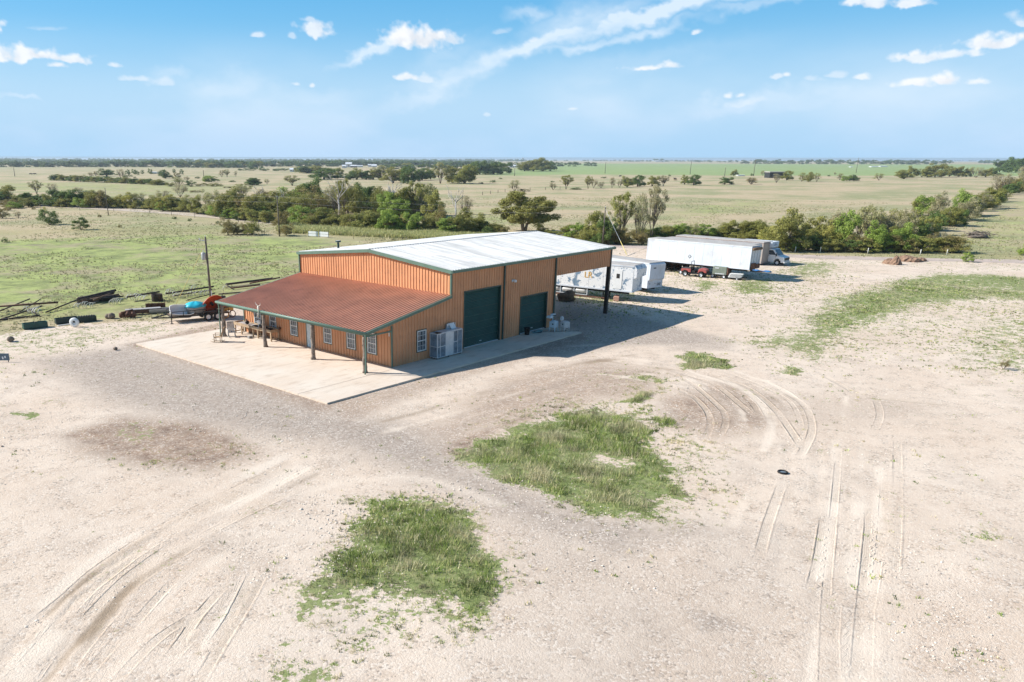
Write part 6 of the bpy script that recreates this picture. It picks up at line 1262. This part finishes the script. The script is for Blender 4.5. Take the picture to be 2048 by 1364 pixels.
row(Z7, [(252,302,226,86,'bare','pale','pale round tree at the left end of the mid-pasture row'), (318,302,285,60,'shrub','brown'), (535,292,240,74,'bare','grey'), (628,287,190,96,'airy','olive','tallest rounded tree in the left part of the mid-pasture row'), (790,283,195,70,'airy','olive'), (830,278,215,50,'bare','grey'), (885,278,236,50,'bare','grey'), (965,277,204,46,'bare','brown'), (1020,274,214,60,'bare','grey'), (1075,272,196,76,'olive','olive'), (1150,268,184,96,'dense','dark','darkest rounded tree in the mid-pasture row'), (1260,264,190,86,'olive','olive'), (1340,265,192,70,'airy','grey'), (1495,252,186,60,'olive','olive'), (1560,258,180,86,'dense','dark'), (1790,252,198,92,'dense','dark','dark round tree right of the tree pair in the mid-pasture row'), (1980,250,206,84,'bare','brown'), (1855,188,146,52,'olive','olive','small tree beyond the row beside low white sheets'), (700,290,275,60,'shrub','dark'), (905,207,197,34,'shrub','dark'), (528,236,226,26,'shrub','dark'), (1386,192,180,16,'shrub','dark'), (1428,222,214,22,'shrub','brown'), (1985,190,172,18,'shrub','dark'), (150,213,203,20,'shrub','dark'), (95,238,222,34,'shrub','dark'), (10,246,236,30,'shrub','dark')], 'in the loose row across the middle pasture', 'in the mid-pasture row')
row(Z8, [(80,248,202,80,'bare','brown'), (165,184,150,38,'bare','brown'), (262,235,172,64,'bare','grey'), (335,218,148,72,'olive','olive','round tree partly in front of the dark far shed'), (445,227,164,60,'bare','olive'), (492,230,155,66,'olive','olive'), (553,228,170,50,'bare','olive'), (720,216,170,40,'bare','brown'), (770,224,186,66,'dense','green'), (820,224,176,60,'dense','dark'), (1000,218,170,70,'bare','olive'), (685,180,162,24,'bare','grey'), (640,190,180,16,'shrub','dark')], 'at the right end of the mid-pasture row', 'in the mid-pasture row, right end')
row(Z8, [(1180,208,140,110,'olive','olive'), (1240,196,120,80,'olive','olive'), (1310,196,138,70,'bare','olive'), (1405,198,100,130,'dense','olive','highest of the trees edging the green field on the right'), (1350,198,130,80,'dense','olive'), (1510,192,122,84,'olive','olive'), (1575,192,118,110,'dense','olive'), (1630,192,130,60,'dense','olive'), (1700,198,128,110,'bare','pale'), (1770,196,132,80,'olive','olive'), (1825,192,130,80,'dense','dark'), (1870,160,70,90,'dense','far'), (1930,162,62,110,'dense','dark'), (1985,162,58,110,'dense','dark'), (2040,165,56,110,'dense','dark'), (2030,240,118,100,'bare','grey')], 'in the tree line between tan pasture and green field, right', 'in the right tree line')
# the big tree and its neighbours
ur = random.Random(77)
def under(Zf, pts, n, hmin, hmax, where, short, kinds=(('brown', 'brown'), ('brown', 'olive'), ('shrub', 'olive'), ('dense', 'olive'), ('shrub', 'green'), ('dense', 'dark')), spread=8):
    L = [math.hypot(b[0]-a[0], b[1]-a[1]) for a, b in zip(pts[:-1], pts[1:])]; tot = sum(L)
    for k in range(n):
        d = tot*(k+ur.uniform(.1, .9))/n; i = 0
        while d > L[i] and i < len(L)-1: d -= L[i]; i += 1
        f = d/L[i]; x = pts[i][0]+(pts[i+1][0]-pts[i][0])*f; y = pts[i][1]+(pts[i+1][1]-pts[i][1])*f+ur.uniform(-spread, spread); h = ur.uniform(hmin, hmax); kd, lf = ur.choice(kinds)
        row(Zf, [(x, y, y-h, h*ur.uniform(1.1, 1.7), kd, lf)], where, short)
under(Z5, [(0,440),(120,455),(400,442),(680,448),(1100,458),(1400,485),(1650,512),(1800,535),(2040,560)], 34, 45, 85, 'filling the foot of the roadside hedge', 'at the foot of the roadside hedge')
under(Z6, [(110,470),(400,460),(700,450),(1000,450),(1300,470),(1560,500)], 26, 100, 160, 'deep inside the creek wood', 'deep in the creek wood', (('dense', 'olive'), ('olive', 'olive'), ('olive', 'green'), ('dense', 'dark'), ('brown', 'olive'), ('brown', 'brown')), 25)
under(Z6, [(110,505),(560,545),(900,568),(1200,592),(1500,605),(1900,615),(2040,618)], 26, 60, 110, 'along the grassy edge of the creek wood', 'along the creek wood edge')
under(Z7, [(620,655),(900,690),(1300,650),(1800,650),(2048,658)], 18, 60, 100, 'filling the thicket behind the trailers', 'in the trailer thicket')
under(Z8, [(180,690),(330,730),(800,732),(1150,732),(1550,742)], 20, 70, 120, 'along the road side of the right-hand hedge', 'right hedge, road side')
under(Z8, [(1150,640),(1300,600),(1500,530),(1650,480),(1800,400),(1950,320),(2048,290)], 20, 60, 110, 'along the far reach of the right-hand hedge', 'right hedge, far reach')
tree(*Z7(320,600,318,350), 'big', 'olive', 'big spreading oak-like tree alone behind the shop ridge', 'tree')
row(Z7, [(30,612,505,110,'olive','olive'), (90,615,530,110,'brown','olive'), (160,620,560,90,'brown','brown'), (460,612,560,90,'brown','olive'), (520,625,585,80,'shrub','olive')], 'low around the big tree behind the roof ridge', 'around the big tree')
row(Z7, [(640,650,545,120,'olive','olive'), (700,660,535,130,'olive','green'), (770,668,550,120,'olive','olive'), (820,675,520,120,'dense','olive'), (865,682,445,130,'olive','olive'), (925,690,500,120,'dense','dark'), (990,685,560,110,'brown','brown'), (1020,672,335,180,'airy','olive','tall airy olive tree just right of the grey power pole'), (1050,692,565,130,'brown','brown'), (1160,680,340,140,'bare','pale','tall pale half-bare tree with forked trunks, middle of three'), (1250,660,284,150,'airy','grey','tallest greyish open tree, rightmost of the three by the pole'), (1190,690,590,110,'brown','brown'), (1280,650,580,90,'brown','brown'), (1340,640,590,60,'shrub','green'), (1390,642,560,110,'olive','green'), (1460,642,540,130,'dense','green'), (1560,650,545,100,'bare','pale'), (1630,645,600,80,'brown','brown'), (1700,642,590,120,'olive','green'), (1760,645,570,90,'brown','pale'), (1820,648,510,140,'olive','olive'), (1900,650,520,130,'brown','olive'), (1970,655,515,130,'olive','olive'), (2040,660,520,120,'olive','olive')],
    'in the thicket behind the parked trailers', 'behind the parked trailers')
row(Z8, [(60,650,515,120,'olive','olive'), (130,655,522,120,'olive','olive'), (215,690,540,130,'olive','yellow'), (310,728,448,230,'dense','olive','tall leafy olive tree directly behind the box truck'), (400,728,600,120,'olive','green'), (500,700,560,120,'dense','olive'), (545,690,468,200,'olive','olive'), (570,724,560,120,'olive','yellow'), (650,722,570,150,'olive','yellow','yellow-green tree in the hedge front right of the box truck'), (700,700,430,120,'brown','grey'), (760,710,425,160,'olive','green'), (780,728,600,110,'brown','brown'), (860,732,620,110,'brown','brown'), (850,690,430,120,'airy','pale'), (910,700,415,160,'airy','pale'), (960,732,530,150,'olive','green'), (990,690,440,150,'brown','olive'), (1050,700,450,140,'brown','grey'), (1060,724,540,110,'olive','olive'), (1125,734,540,140,'dense','green'), (1140,680,425,150,'brown','grey'), (1200,650,440,150,'dense','olive'), (1180,700,540,110,'brown','olive'), (1260,620,425,150,'brown','grey'), (1280,640,500,120,'dense','dark'), (1340,612,480,130,'olive','olive'), (1390,582,450,130,'dense','dark'), (1300,722,620,140,'olive','green'), (1370,718,600,110,'brown','brown'), (1450,732,625,130,'olive','olive'), (1540,740,608,120,'brown','brown'), (1480,736,600,90,'brown','grey'),
    (1290,470,330,110,'brown','olive'), (1360,480,325,150,'olive','green'), (1430,490,310,120,'brown','grey'), (1420,540,400,130,'brown','grey'), (1490,550,410,120,'dense','olive'), (1550,545,430,110,'dense','dark'), (1560,480,300,130,'olive','green'), (1620,470,295,110,'olive','green'), (1600,510,350,150,'brown','grey'), (1670,470,350,130,'brown','grey'), (1700,440,310,120,'brown','olive'), (1760,430,300,120,'brown','grey'), (1800,420,270,130,'dense','olive'), (1850,370,280,100,'brown','olive'), (1865,310,180,150,'bare','grey'), (1920,310,195,120,'brown','brown'), (1980,300,205,100,'brown','olive'), (2030,290,160,100,'brown','grey'), (2090,270,120,140,'dense','dark')],
    'in the long hedge running away on the right', 'in the right-hand hedge')
row(Z8, [(1640,808,742,60,'shrub','green','small bright green bush beside the gravel road on the right'), (2050,762,668,90,'dense','green','dark green bush cut by the right picture edge'), (1690,600,594,20,'shrub','dark','tiny dark tuft in the right-hand green pasture')], '', '')
row(None, [(2006,738,722,24,'bare','brown','dry brown weed standing on the pale ground near the right edge')], '', '')
# far tree lines, one tree at a time
rt = np.random.default_rng(5)
def line(x0, x1, n, yb0, yb1, t0, t1, w0, w1, where, short, leafs=('far', 'far', 'dark')):
    for k in range(n):
        f = (k+rt.uniform(.1, .9))/n; x = x0+(x1-x0)*f; yb = yb0+(yb1-yb0)*f+rt.uniform(-.25, .25); lf = leafs[rt.integers(len(leafs))]
        tree(x, yb, yb-rt.uniform(t0, t1), rt.uniform(w0, w1), 'far', lf, 'distant %s tree %s' % (LW[lf], where), group='%s trees %s' % (LW[lf], short))
line(-10, 340, 36, 334, 334, 9, 15, 14, 28, 'in the left line below the horizon', 'in the left far line')
line(345, 520, 26, 335, 336, 11, 17, 14, 26, 'in the line left of the white farmhouses', 'left of the white farmhouses', ('far', 'dark', 'dark', 'olive'))
line(520, 680, 18, 333, 333, 8, 13, 14, 24, 'behind the lone white farmhouse', 'behind the lone farmhouse', ('far', 'dark'))
line(590, 660, 8, 345, 347, 10, 15, 14, 24, 'just right of the lone white farmhouse', 'right of the lone farmhouse', ('olive', 'dark'))
line(665, 960, 36, 331, 332, 8, 12, 14, 26, 'around the cluster of white farm buildings', 'around the farm buildings', ('far', 'far', 'dark'))
line(760, 950, 16, 338, 339, 9, 13, 16, 26, 'right of the white barns', 'right of the white barns', ('far', 'dark', 'olive'))
line(480, 580, 8, 341, 342, 4, 7, 10, 16, 'low in front of the farm treeline', 'in front of the farm treeline', ('dark',))
line(1480, 1900, 40, 327.5, 329, 6, 10.5, 8, 17, 'in the line along the green field on the right', 'along the right green field')
line(1380, 1500, 8, 324.4, 325, 2.5, 5, 6, 12, 'small on the right horizon', 'on the right horizon')
line(1305, 1345, 3, 323.5, 323.5, 4, 7, 6, 10, 'beside the long white barn on the horizon', 'beside the horizon barn', ('dark',))
# far-off wood strips that read as one mass
def wood(name, label, segs, seed):
    r = np.random.default_rng(seed); Vs, Cs = [], []
    for x0, x1, yb, depth, n, h0, h1 in segs:
        xs = r.uniform(x0, x1, n); ys = yb+r.uniform(-.5, .5, n)*depth
        for x, y in zip(xs, ys):
            g = at(x, y); k = r.uniform(h0, h1); m_ = 60; d = r.normal(size=(m_, 3)); d /= np.linalg.norm(d, axis=1)[:, None]; c = np.array([g[0], g[1], GZ+k*.5])+d*np.array([k*.9, k*.9, k*.5])*(r.random(m_)**.4)[:, None]; c[:, 2] = np.clip(c[:, 2], GZ+.2, None)
            nr = r.normal(size=(m_, 3)); nr /= np.linalg.norm(nr, axis=1)[:, None]; a = np.cross(nr, r.normal(size=(m_, 3))); a /= np.linalg.norm(a, axis=1)[:, None]; b_ = np.cross(nr, a); s = k*.28
            Vs.append(np.stack([c-a*s, c-b_*s*.7, c+a*s, c+b_*s*.7], 1).reshape(-1, 3)); t_ = r.random(m_); Cs.append(np.repeat(np.stack([t_, t_, t_, t_*0+1], 1), 4, 0))
    V = np.concatenate(Vs); o = bpy.data.objects.new(name, np_mesh(name, V, np.arange(len(V)).reshape(-1, 4), LEAF['far'], {'tint': np.concatenate(Cs)})); C.objects.link(o); tag(o, label, 'wood', None, 'stuff')
wood('distant_woodland', 'blue far-off woodland running along the whole horizon', [(-60, 1050, 322.6, 1.2, 520, 9, 15), (1050, 2120, 321.9, .6, 200, 7, 12), (-60, 900, 325.5, 1.5, 260, 7, 11), (-60, 1000, 329, 2, 200, 6, 10), (1240, 1420, 323.2, .5, 60, 6, 9), (1960, 2120, 326, 1.0, 80, 8, 13)], 4)
# dead trees
def dead(px, pyb, pyt, wpx, seed, label):
    q = at(px, pyb); k = mpp(q); h = high(px, pyt, q); w = wpx*k; rd = random.Random(seed); t_ = thing('dead_tree', label, 'tree', (q[0], q[1], GZ), math.radians(YAW-90))
    m = MB(); top = np.array([rd.uniform(-.05, .05)*w, 0, h*.62]); m.tube([(0, 0, 0), top*.5+np.array([.03*w, 0, 0]), top], [.03*h, .024*h, .017*h], 6); m.build('trunk', BARKP, t_)
    m = MB()
    def br(p, d, L, r_, n):
        e = p+d*L; mid = p+d*L*.5+np.array([rd.uniform(-.08, .08), rd.uniform(-.08, .08), .04])*L; m.tube([p, mid, e], [r_, r_*.75, r_*.45], 5)
        if n:
            for _ in range(rd.randint(2, 3)):
                dd = d+np.array([rd.uniform(-.8, .8), rd.uniform(-.8, .8), rd.uniform(-.1, .6)]); dd /= np.linalg.norm(dd); br(mid+(e-mid)*rd.random(), dd, L*rd.uniform(.45, .7), r_*.55, n-1)
    for s_ in (-1, 1, -.4, .5, 0): d = np.array([s_*.9, rd.uniform(-.5, .5), rd.uniform(.5, 1.1)]); d /= np.linalg.norm(d); br(top*rd.uniform(.6, 1), d, min(h*.42, w*.6), .012*h, 2)
    m.build('branches', BARKP, t_)
dead(*Z6(1270,500,165,110), 3, 'pale dead forked tree rising from the middle of the creek wood'); dead(*Z6(1718,560,262,140), 5, 'bleached dead tree with two long arms, right end of the creek wood'); dead(*Z6(870,500,225,230), 7, 'wide grey dead tree leaning in the middle of the creek wood')
dead(*Z6(300,440,262,90), 9, 'small dead tree above the left part of the creek wood'); dead(*Z6(440,470,270,90), 11, 'bare brown-grey tree behind the slim power pole'); dead(*Z6(808,218,165,30), 13, 'small pale dead trunk before the broad dark far clump')
print('trees', NTREE)

# ------------------------------------------------------------------ grass tufts, field tufts and loose stones
gm_ = leaf_mat('grass_blades', (.5, .5, .5), (.5, .5, .5), (.5, .5, .5)); t = NT(gm_)
at_ = t.new('ShaderNodeAttribute', attribute_name='tint'); 
for n in t.n:
    if n.type == 'BSDF_PRINCIPLED': t.l.new(at_.outputs['Color'], n.inputs['Base Color'])
    if n.type == 'BSDF_TRANSLUCENT': t.l.new(at_.outputs['Color'], n.inputs[0])
def tufts(name, label, x, y, h, col, nb, wid, spread, seed):
    r = np.random.default_rng(seed); n = len(x); X_ = np.repeat(x, nb); Y_ = np.repeat(y, nb); H_ = np.repeat(h, nb)*r.uniform(.5, 1.15, n*nb); Cc = np.repeat(col, nb, 0)*r.uniform(.7, 1.3, (n*nb, 1))
    N = n*nb; sp_ = np.repeat(h, nb)*spread; bx_ = X_+r.normal(size=N)*sp_*.5; by_ = Y_+r.normal(size=N)*sp_*.5; a = r.uniform(0, 2*PI, N); lean = H_*r.uniform(.15, .9, N); ta = r.uniform(0, 2*PI, N)
    w = wid*r.uniform(.6, 1.4, N); zb = np.full(N, GZ-.03)
    p0 = np.stack([bx_-w*np.cos(a), by_-w*np.sin(a), zb], 1); p1 = np.stack([bx_+w*np.cos(a), by_+w*np.sin(a), zb], 1); p2 = np.stack([bx_+lean*np.cos(ta), by_+lean*np.sin(ta), zb+.03+H_], 1)
    V = np.stack([p0, p1, p2], 1).reshape(-1, 3); F = np.arange(N*3).reshape(-1, 3); cc = np.repeat(np.concatenate([np.clip(Cc, 0, 1), np.ones((N, 1))], 1), 3, 0)
    o = bpy.data.objects.new(name, np_mesh(name, V, F, gm_, {'tint': cc})); C.objects.link(o); tag(o, label, 'grass', None, 'stuff')
def pick(n, r, cols, wts): return np.array(cols)[r.choice(len(cols), n, p=np.array(wts)/sum(wts))]
FRESH = [(.27, .36, .085), (.42, .48, .15), (.55, .50, .25), (.76, .66, .44), (.13, .18, .05)]
def scatter(box, per, seed, lo=.0):
    r = np.random.default_rng(seed); n = int((box[1]-box[0])*(box[3]-box[2])*per); x = r.uniform(box[0], box[1], n); y = r.uniform(box[2], box[3], n); d_, s_ = density(x, y)
    jit = vnoise(x, y, 1.6, 123, 4)
    fj = vnoise(x, y, 3.2, 133, 3); keep = (r.random(n) < np.clip(d_-.2, 0, 1)*1.3*sm(jit, .15, .4)) | (r.random(n) < np.maximum(s_, d_*.9)*1.9*sm(fj*.7+jit*.3, .52, .58))
    return x[keep], y[keep], d_[keep], r
for nm, box, per, wid, seed, lab, hh in (('yard_grass', (-32, 16, -50, -4), 46, .015, 1, 'tufted fresh green and straw grass growing through the pale ground in front of the slab', (.09, .36)), ('yard_grass', (16, 72, -42, 12), 17, .035, 2, 'low green grass strip and specks on the pale ground right of the shop', (.08, .2)), ('yard_grass', (-14, 6, 12, 52), 14, .03, 3, 'sparse low grass along the left edge of the pale yard', (.05, .16)), ('yard_grass', (45, 125, -48, 35), 3.2, .06, 4, 'sparse grass on the pale ground round the parked trailers', (.06, .2))):
    x, y, d_, r = scatter(box, per, seed); hn = vnoise(x, y, 1.0, 201, 4); tall_ = sm(np.minimum(d_, hn*1.8), .6, 1.0); n = len(x)
    h = hh[0]+(hh[1]-hh[0])*tall_*r.uniform(.6, 1.2, n)
    dry = sm(vnoise(x, y, .7, 211, 4), .45, .65)[:, None]; col = pick(n, r, FRESH, (3, 4, 3, 1.2, 3)); col = col*(1-dry*.75)+np.array([.68, .59, .39])*dry*.75; shd_ = sm(vnoise(x, y, 1.4, 217, 3), .5, .68)[:, None]; col = col*(1-.45*shd_)
    tufts(nm, lab, x, y, h, col, 7 if wid < .02 else 5, wid, .9, seed+50)
# lone weeds all over the yard
r = np.random.default_rng(9); n = 5200; x = r.uniform(-38, 75, n); y = r.uniform(-52, 30, n); k_ = (vnoise(x, y, .18, 301, 4) > .52) & ~((x > -9) & (x < 29) & (y > -3.5) & (y < 18)); x, y = x[k_], y[k_]; n = len(x)
tufts('weeds', 'scattered small weeds dotting the pale yard', x, y, r.uniform(.04, .13, n), pick(n, r, FRESH, (2, 1, 2, 2, 3)), 9, .022, 1.3, 77)
# coarse tussocks of the pastures
r = np.random.default_rng(10); n = 80000; u = r.random(n); dist_ = 55+260*u**1.6; a = math.radians(YAW)+r.uniform(-.75, .72, n); x = CAM[0]+dist_*np.cos(a); y = CAM[1]+dist_*np.sin(a)
yd = region(YARD, 2.2, *warp(x, y)); ok = (yd < .3)&(vnoise(x, y, .07, 311, 5) > .43); x, y, dd_ = x[ok], y[ok], dist_[ok]; n = len(x)
tl = region([(560,456),(700,452),(900,460),(1010,470),(1110,482),(860,488),(720,480),(600,470)], 3, x, y); dry = sm(vnoise(x, y, .05, 321, 4), .4, .6)[:, None]
col = pick(n, r, [(.24, .26, .10), (.34, .36, .15), (.46, .40, .24), (.28, .24, .14)], (3, 3, 3, 2))*(1-dry*.5)+np.array([.52, .45, .29])*dry*.5
tufts('pasture_tussocks', 'rough tussocks and dry tufts covering the pastures', x, y, (.06+.12*r.random(n)**2)*(1+dd_/260)+tl*.55*r.random(n), col, 4, .055*1.4, 1.1, 88)
x = r.uniform(0, 1, 26000); q = np.array([at(560+550*a_, 456+26*a_+b_) for a_, b_ in zip(x, r.uniform(-3, 9, 26000))]); n = len(q)
tufts('tall_grass', 'tall yellow-green grass in front of the creek wood', q[:, 0], q[:, 1], .5+.7*vnoise(q[:, 0], q[:, 1], .15, 331, 3)*r.random(n)*1.6, pick(n, r, [(.52, .50, .22), (.64, .58, .30), (.42, .43, .17), (.30, .32, .12)], (3, 2, 3, 2)), 4, .09, .6, 89)
# loose limestone pieces
r = np.random.default_rng(12); n = 60000; d_ = 24+46*r.random(n)**1.15; a = math.radians(YAW)+r.uniform(-.72, .70, n); x = CAM[0]+d_*np.cos(a); y = CAM[1]+d_*np.sin(a); nz = vnoise(x, y, .22, 401, 5)
ok = (nz+r.normal(0, .08, n) > .47) & ~((x > -8.7) & (x < 29) & (y > -3.3) & (y < 20)) & (region(YARD, 1, x, y) > .5); x, y = x[ok], y[ok]; n = len(x)
sz = .012+.034*r.random(n)**3.5+.03*(r.random(n) > .996); base_ = np.array([(1,0,0),(0,1,0),(-1,0,0),(0,-1,0),(0,0,1),(.5,.5,.75)]); fc = np.array([(0,1,5),(1,4,5),(0,5,4),(1,2,4),(2,3,4),(3,0,4)])
ang_ = r.uniform(0, 6.28, n); V = base_[None]*r.uniform(.6, 1.4, (n, 6, 1)); cx_, sx_ = np.cos(ang_)[:, None], np.sin(ang_)[:, None]; vx = (V[:, :, 0]*cx_-V[:, :, 1]*sx_)*sz[:, None]*1.3+x[:, None]; vy = (V[:, :, 0]*sx_+V[:, :, 1]*cx_)*sz[:, None]+y[:, None]; vz = V[:, :, 2]*sz[:, None]*.75+GZ-.005
V = np.stack([vx, vy, vz], 2).reshape(-1, 3); F = (np.arange(n)[:, None, None]*6+fc[None]).reshape(-1, 3); stc = np.repeat(np.concatenate([pick(n, r, [(.76, .67, .57), (.68, .58, .47), (.5, .43, .36), (.34, .29, .25), (.55, .42, .33)], (5, 4, 2, .6, .4)), np.ones((n, 1))], 1), 6, 0)
stm = bpy.data.materials.new('limestone_chips'); stm.use_nodes = True; t = NT(stm); at_ = t.new('ShaderNodeAttribute', attribute_name='tint'); t.l.new(at_.outputs['Color'], t.n['Principled BSDF'].inputs['Base Color']); t.n['Principled BSDF'].inputs['Roughness'].default_value = .95
o = bpy.data.objects.new('loose_stones', np_mesh('loose_stones', V, F, stm, {'tint': stc})); C.objects.link(o); tag(o, 'loose pale limestone pieces strewn over the yard', 'gravel', None, 'stuff')
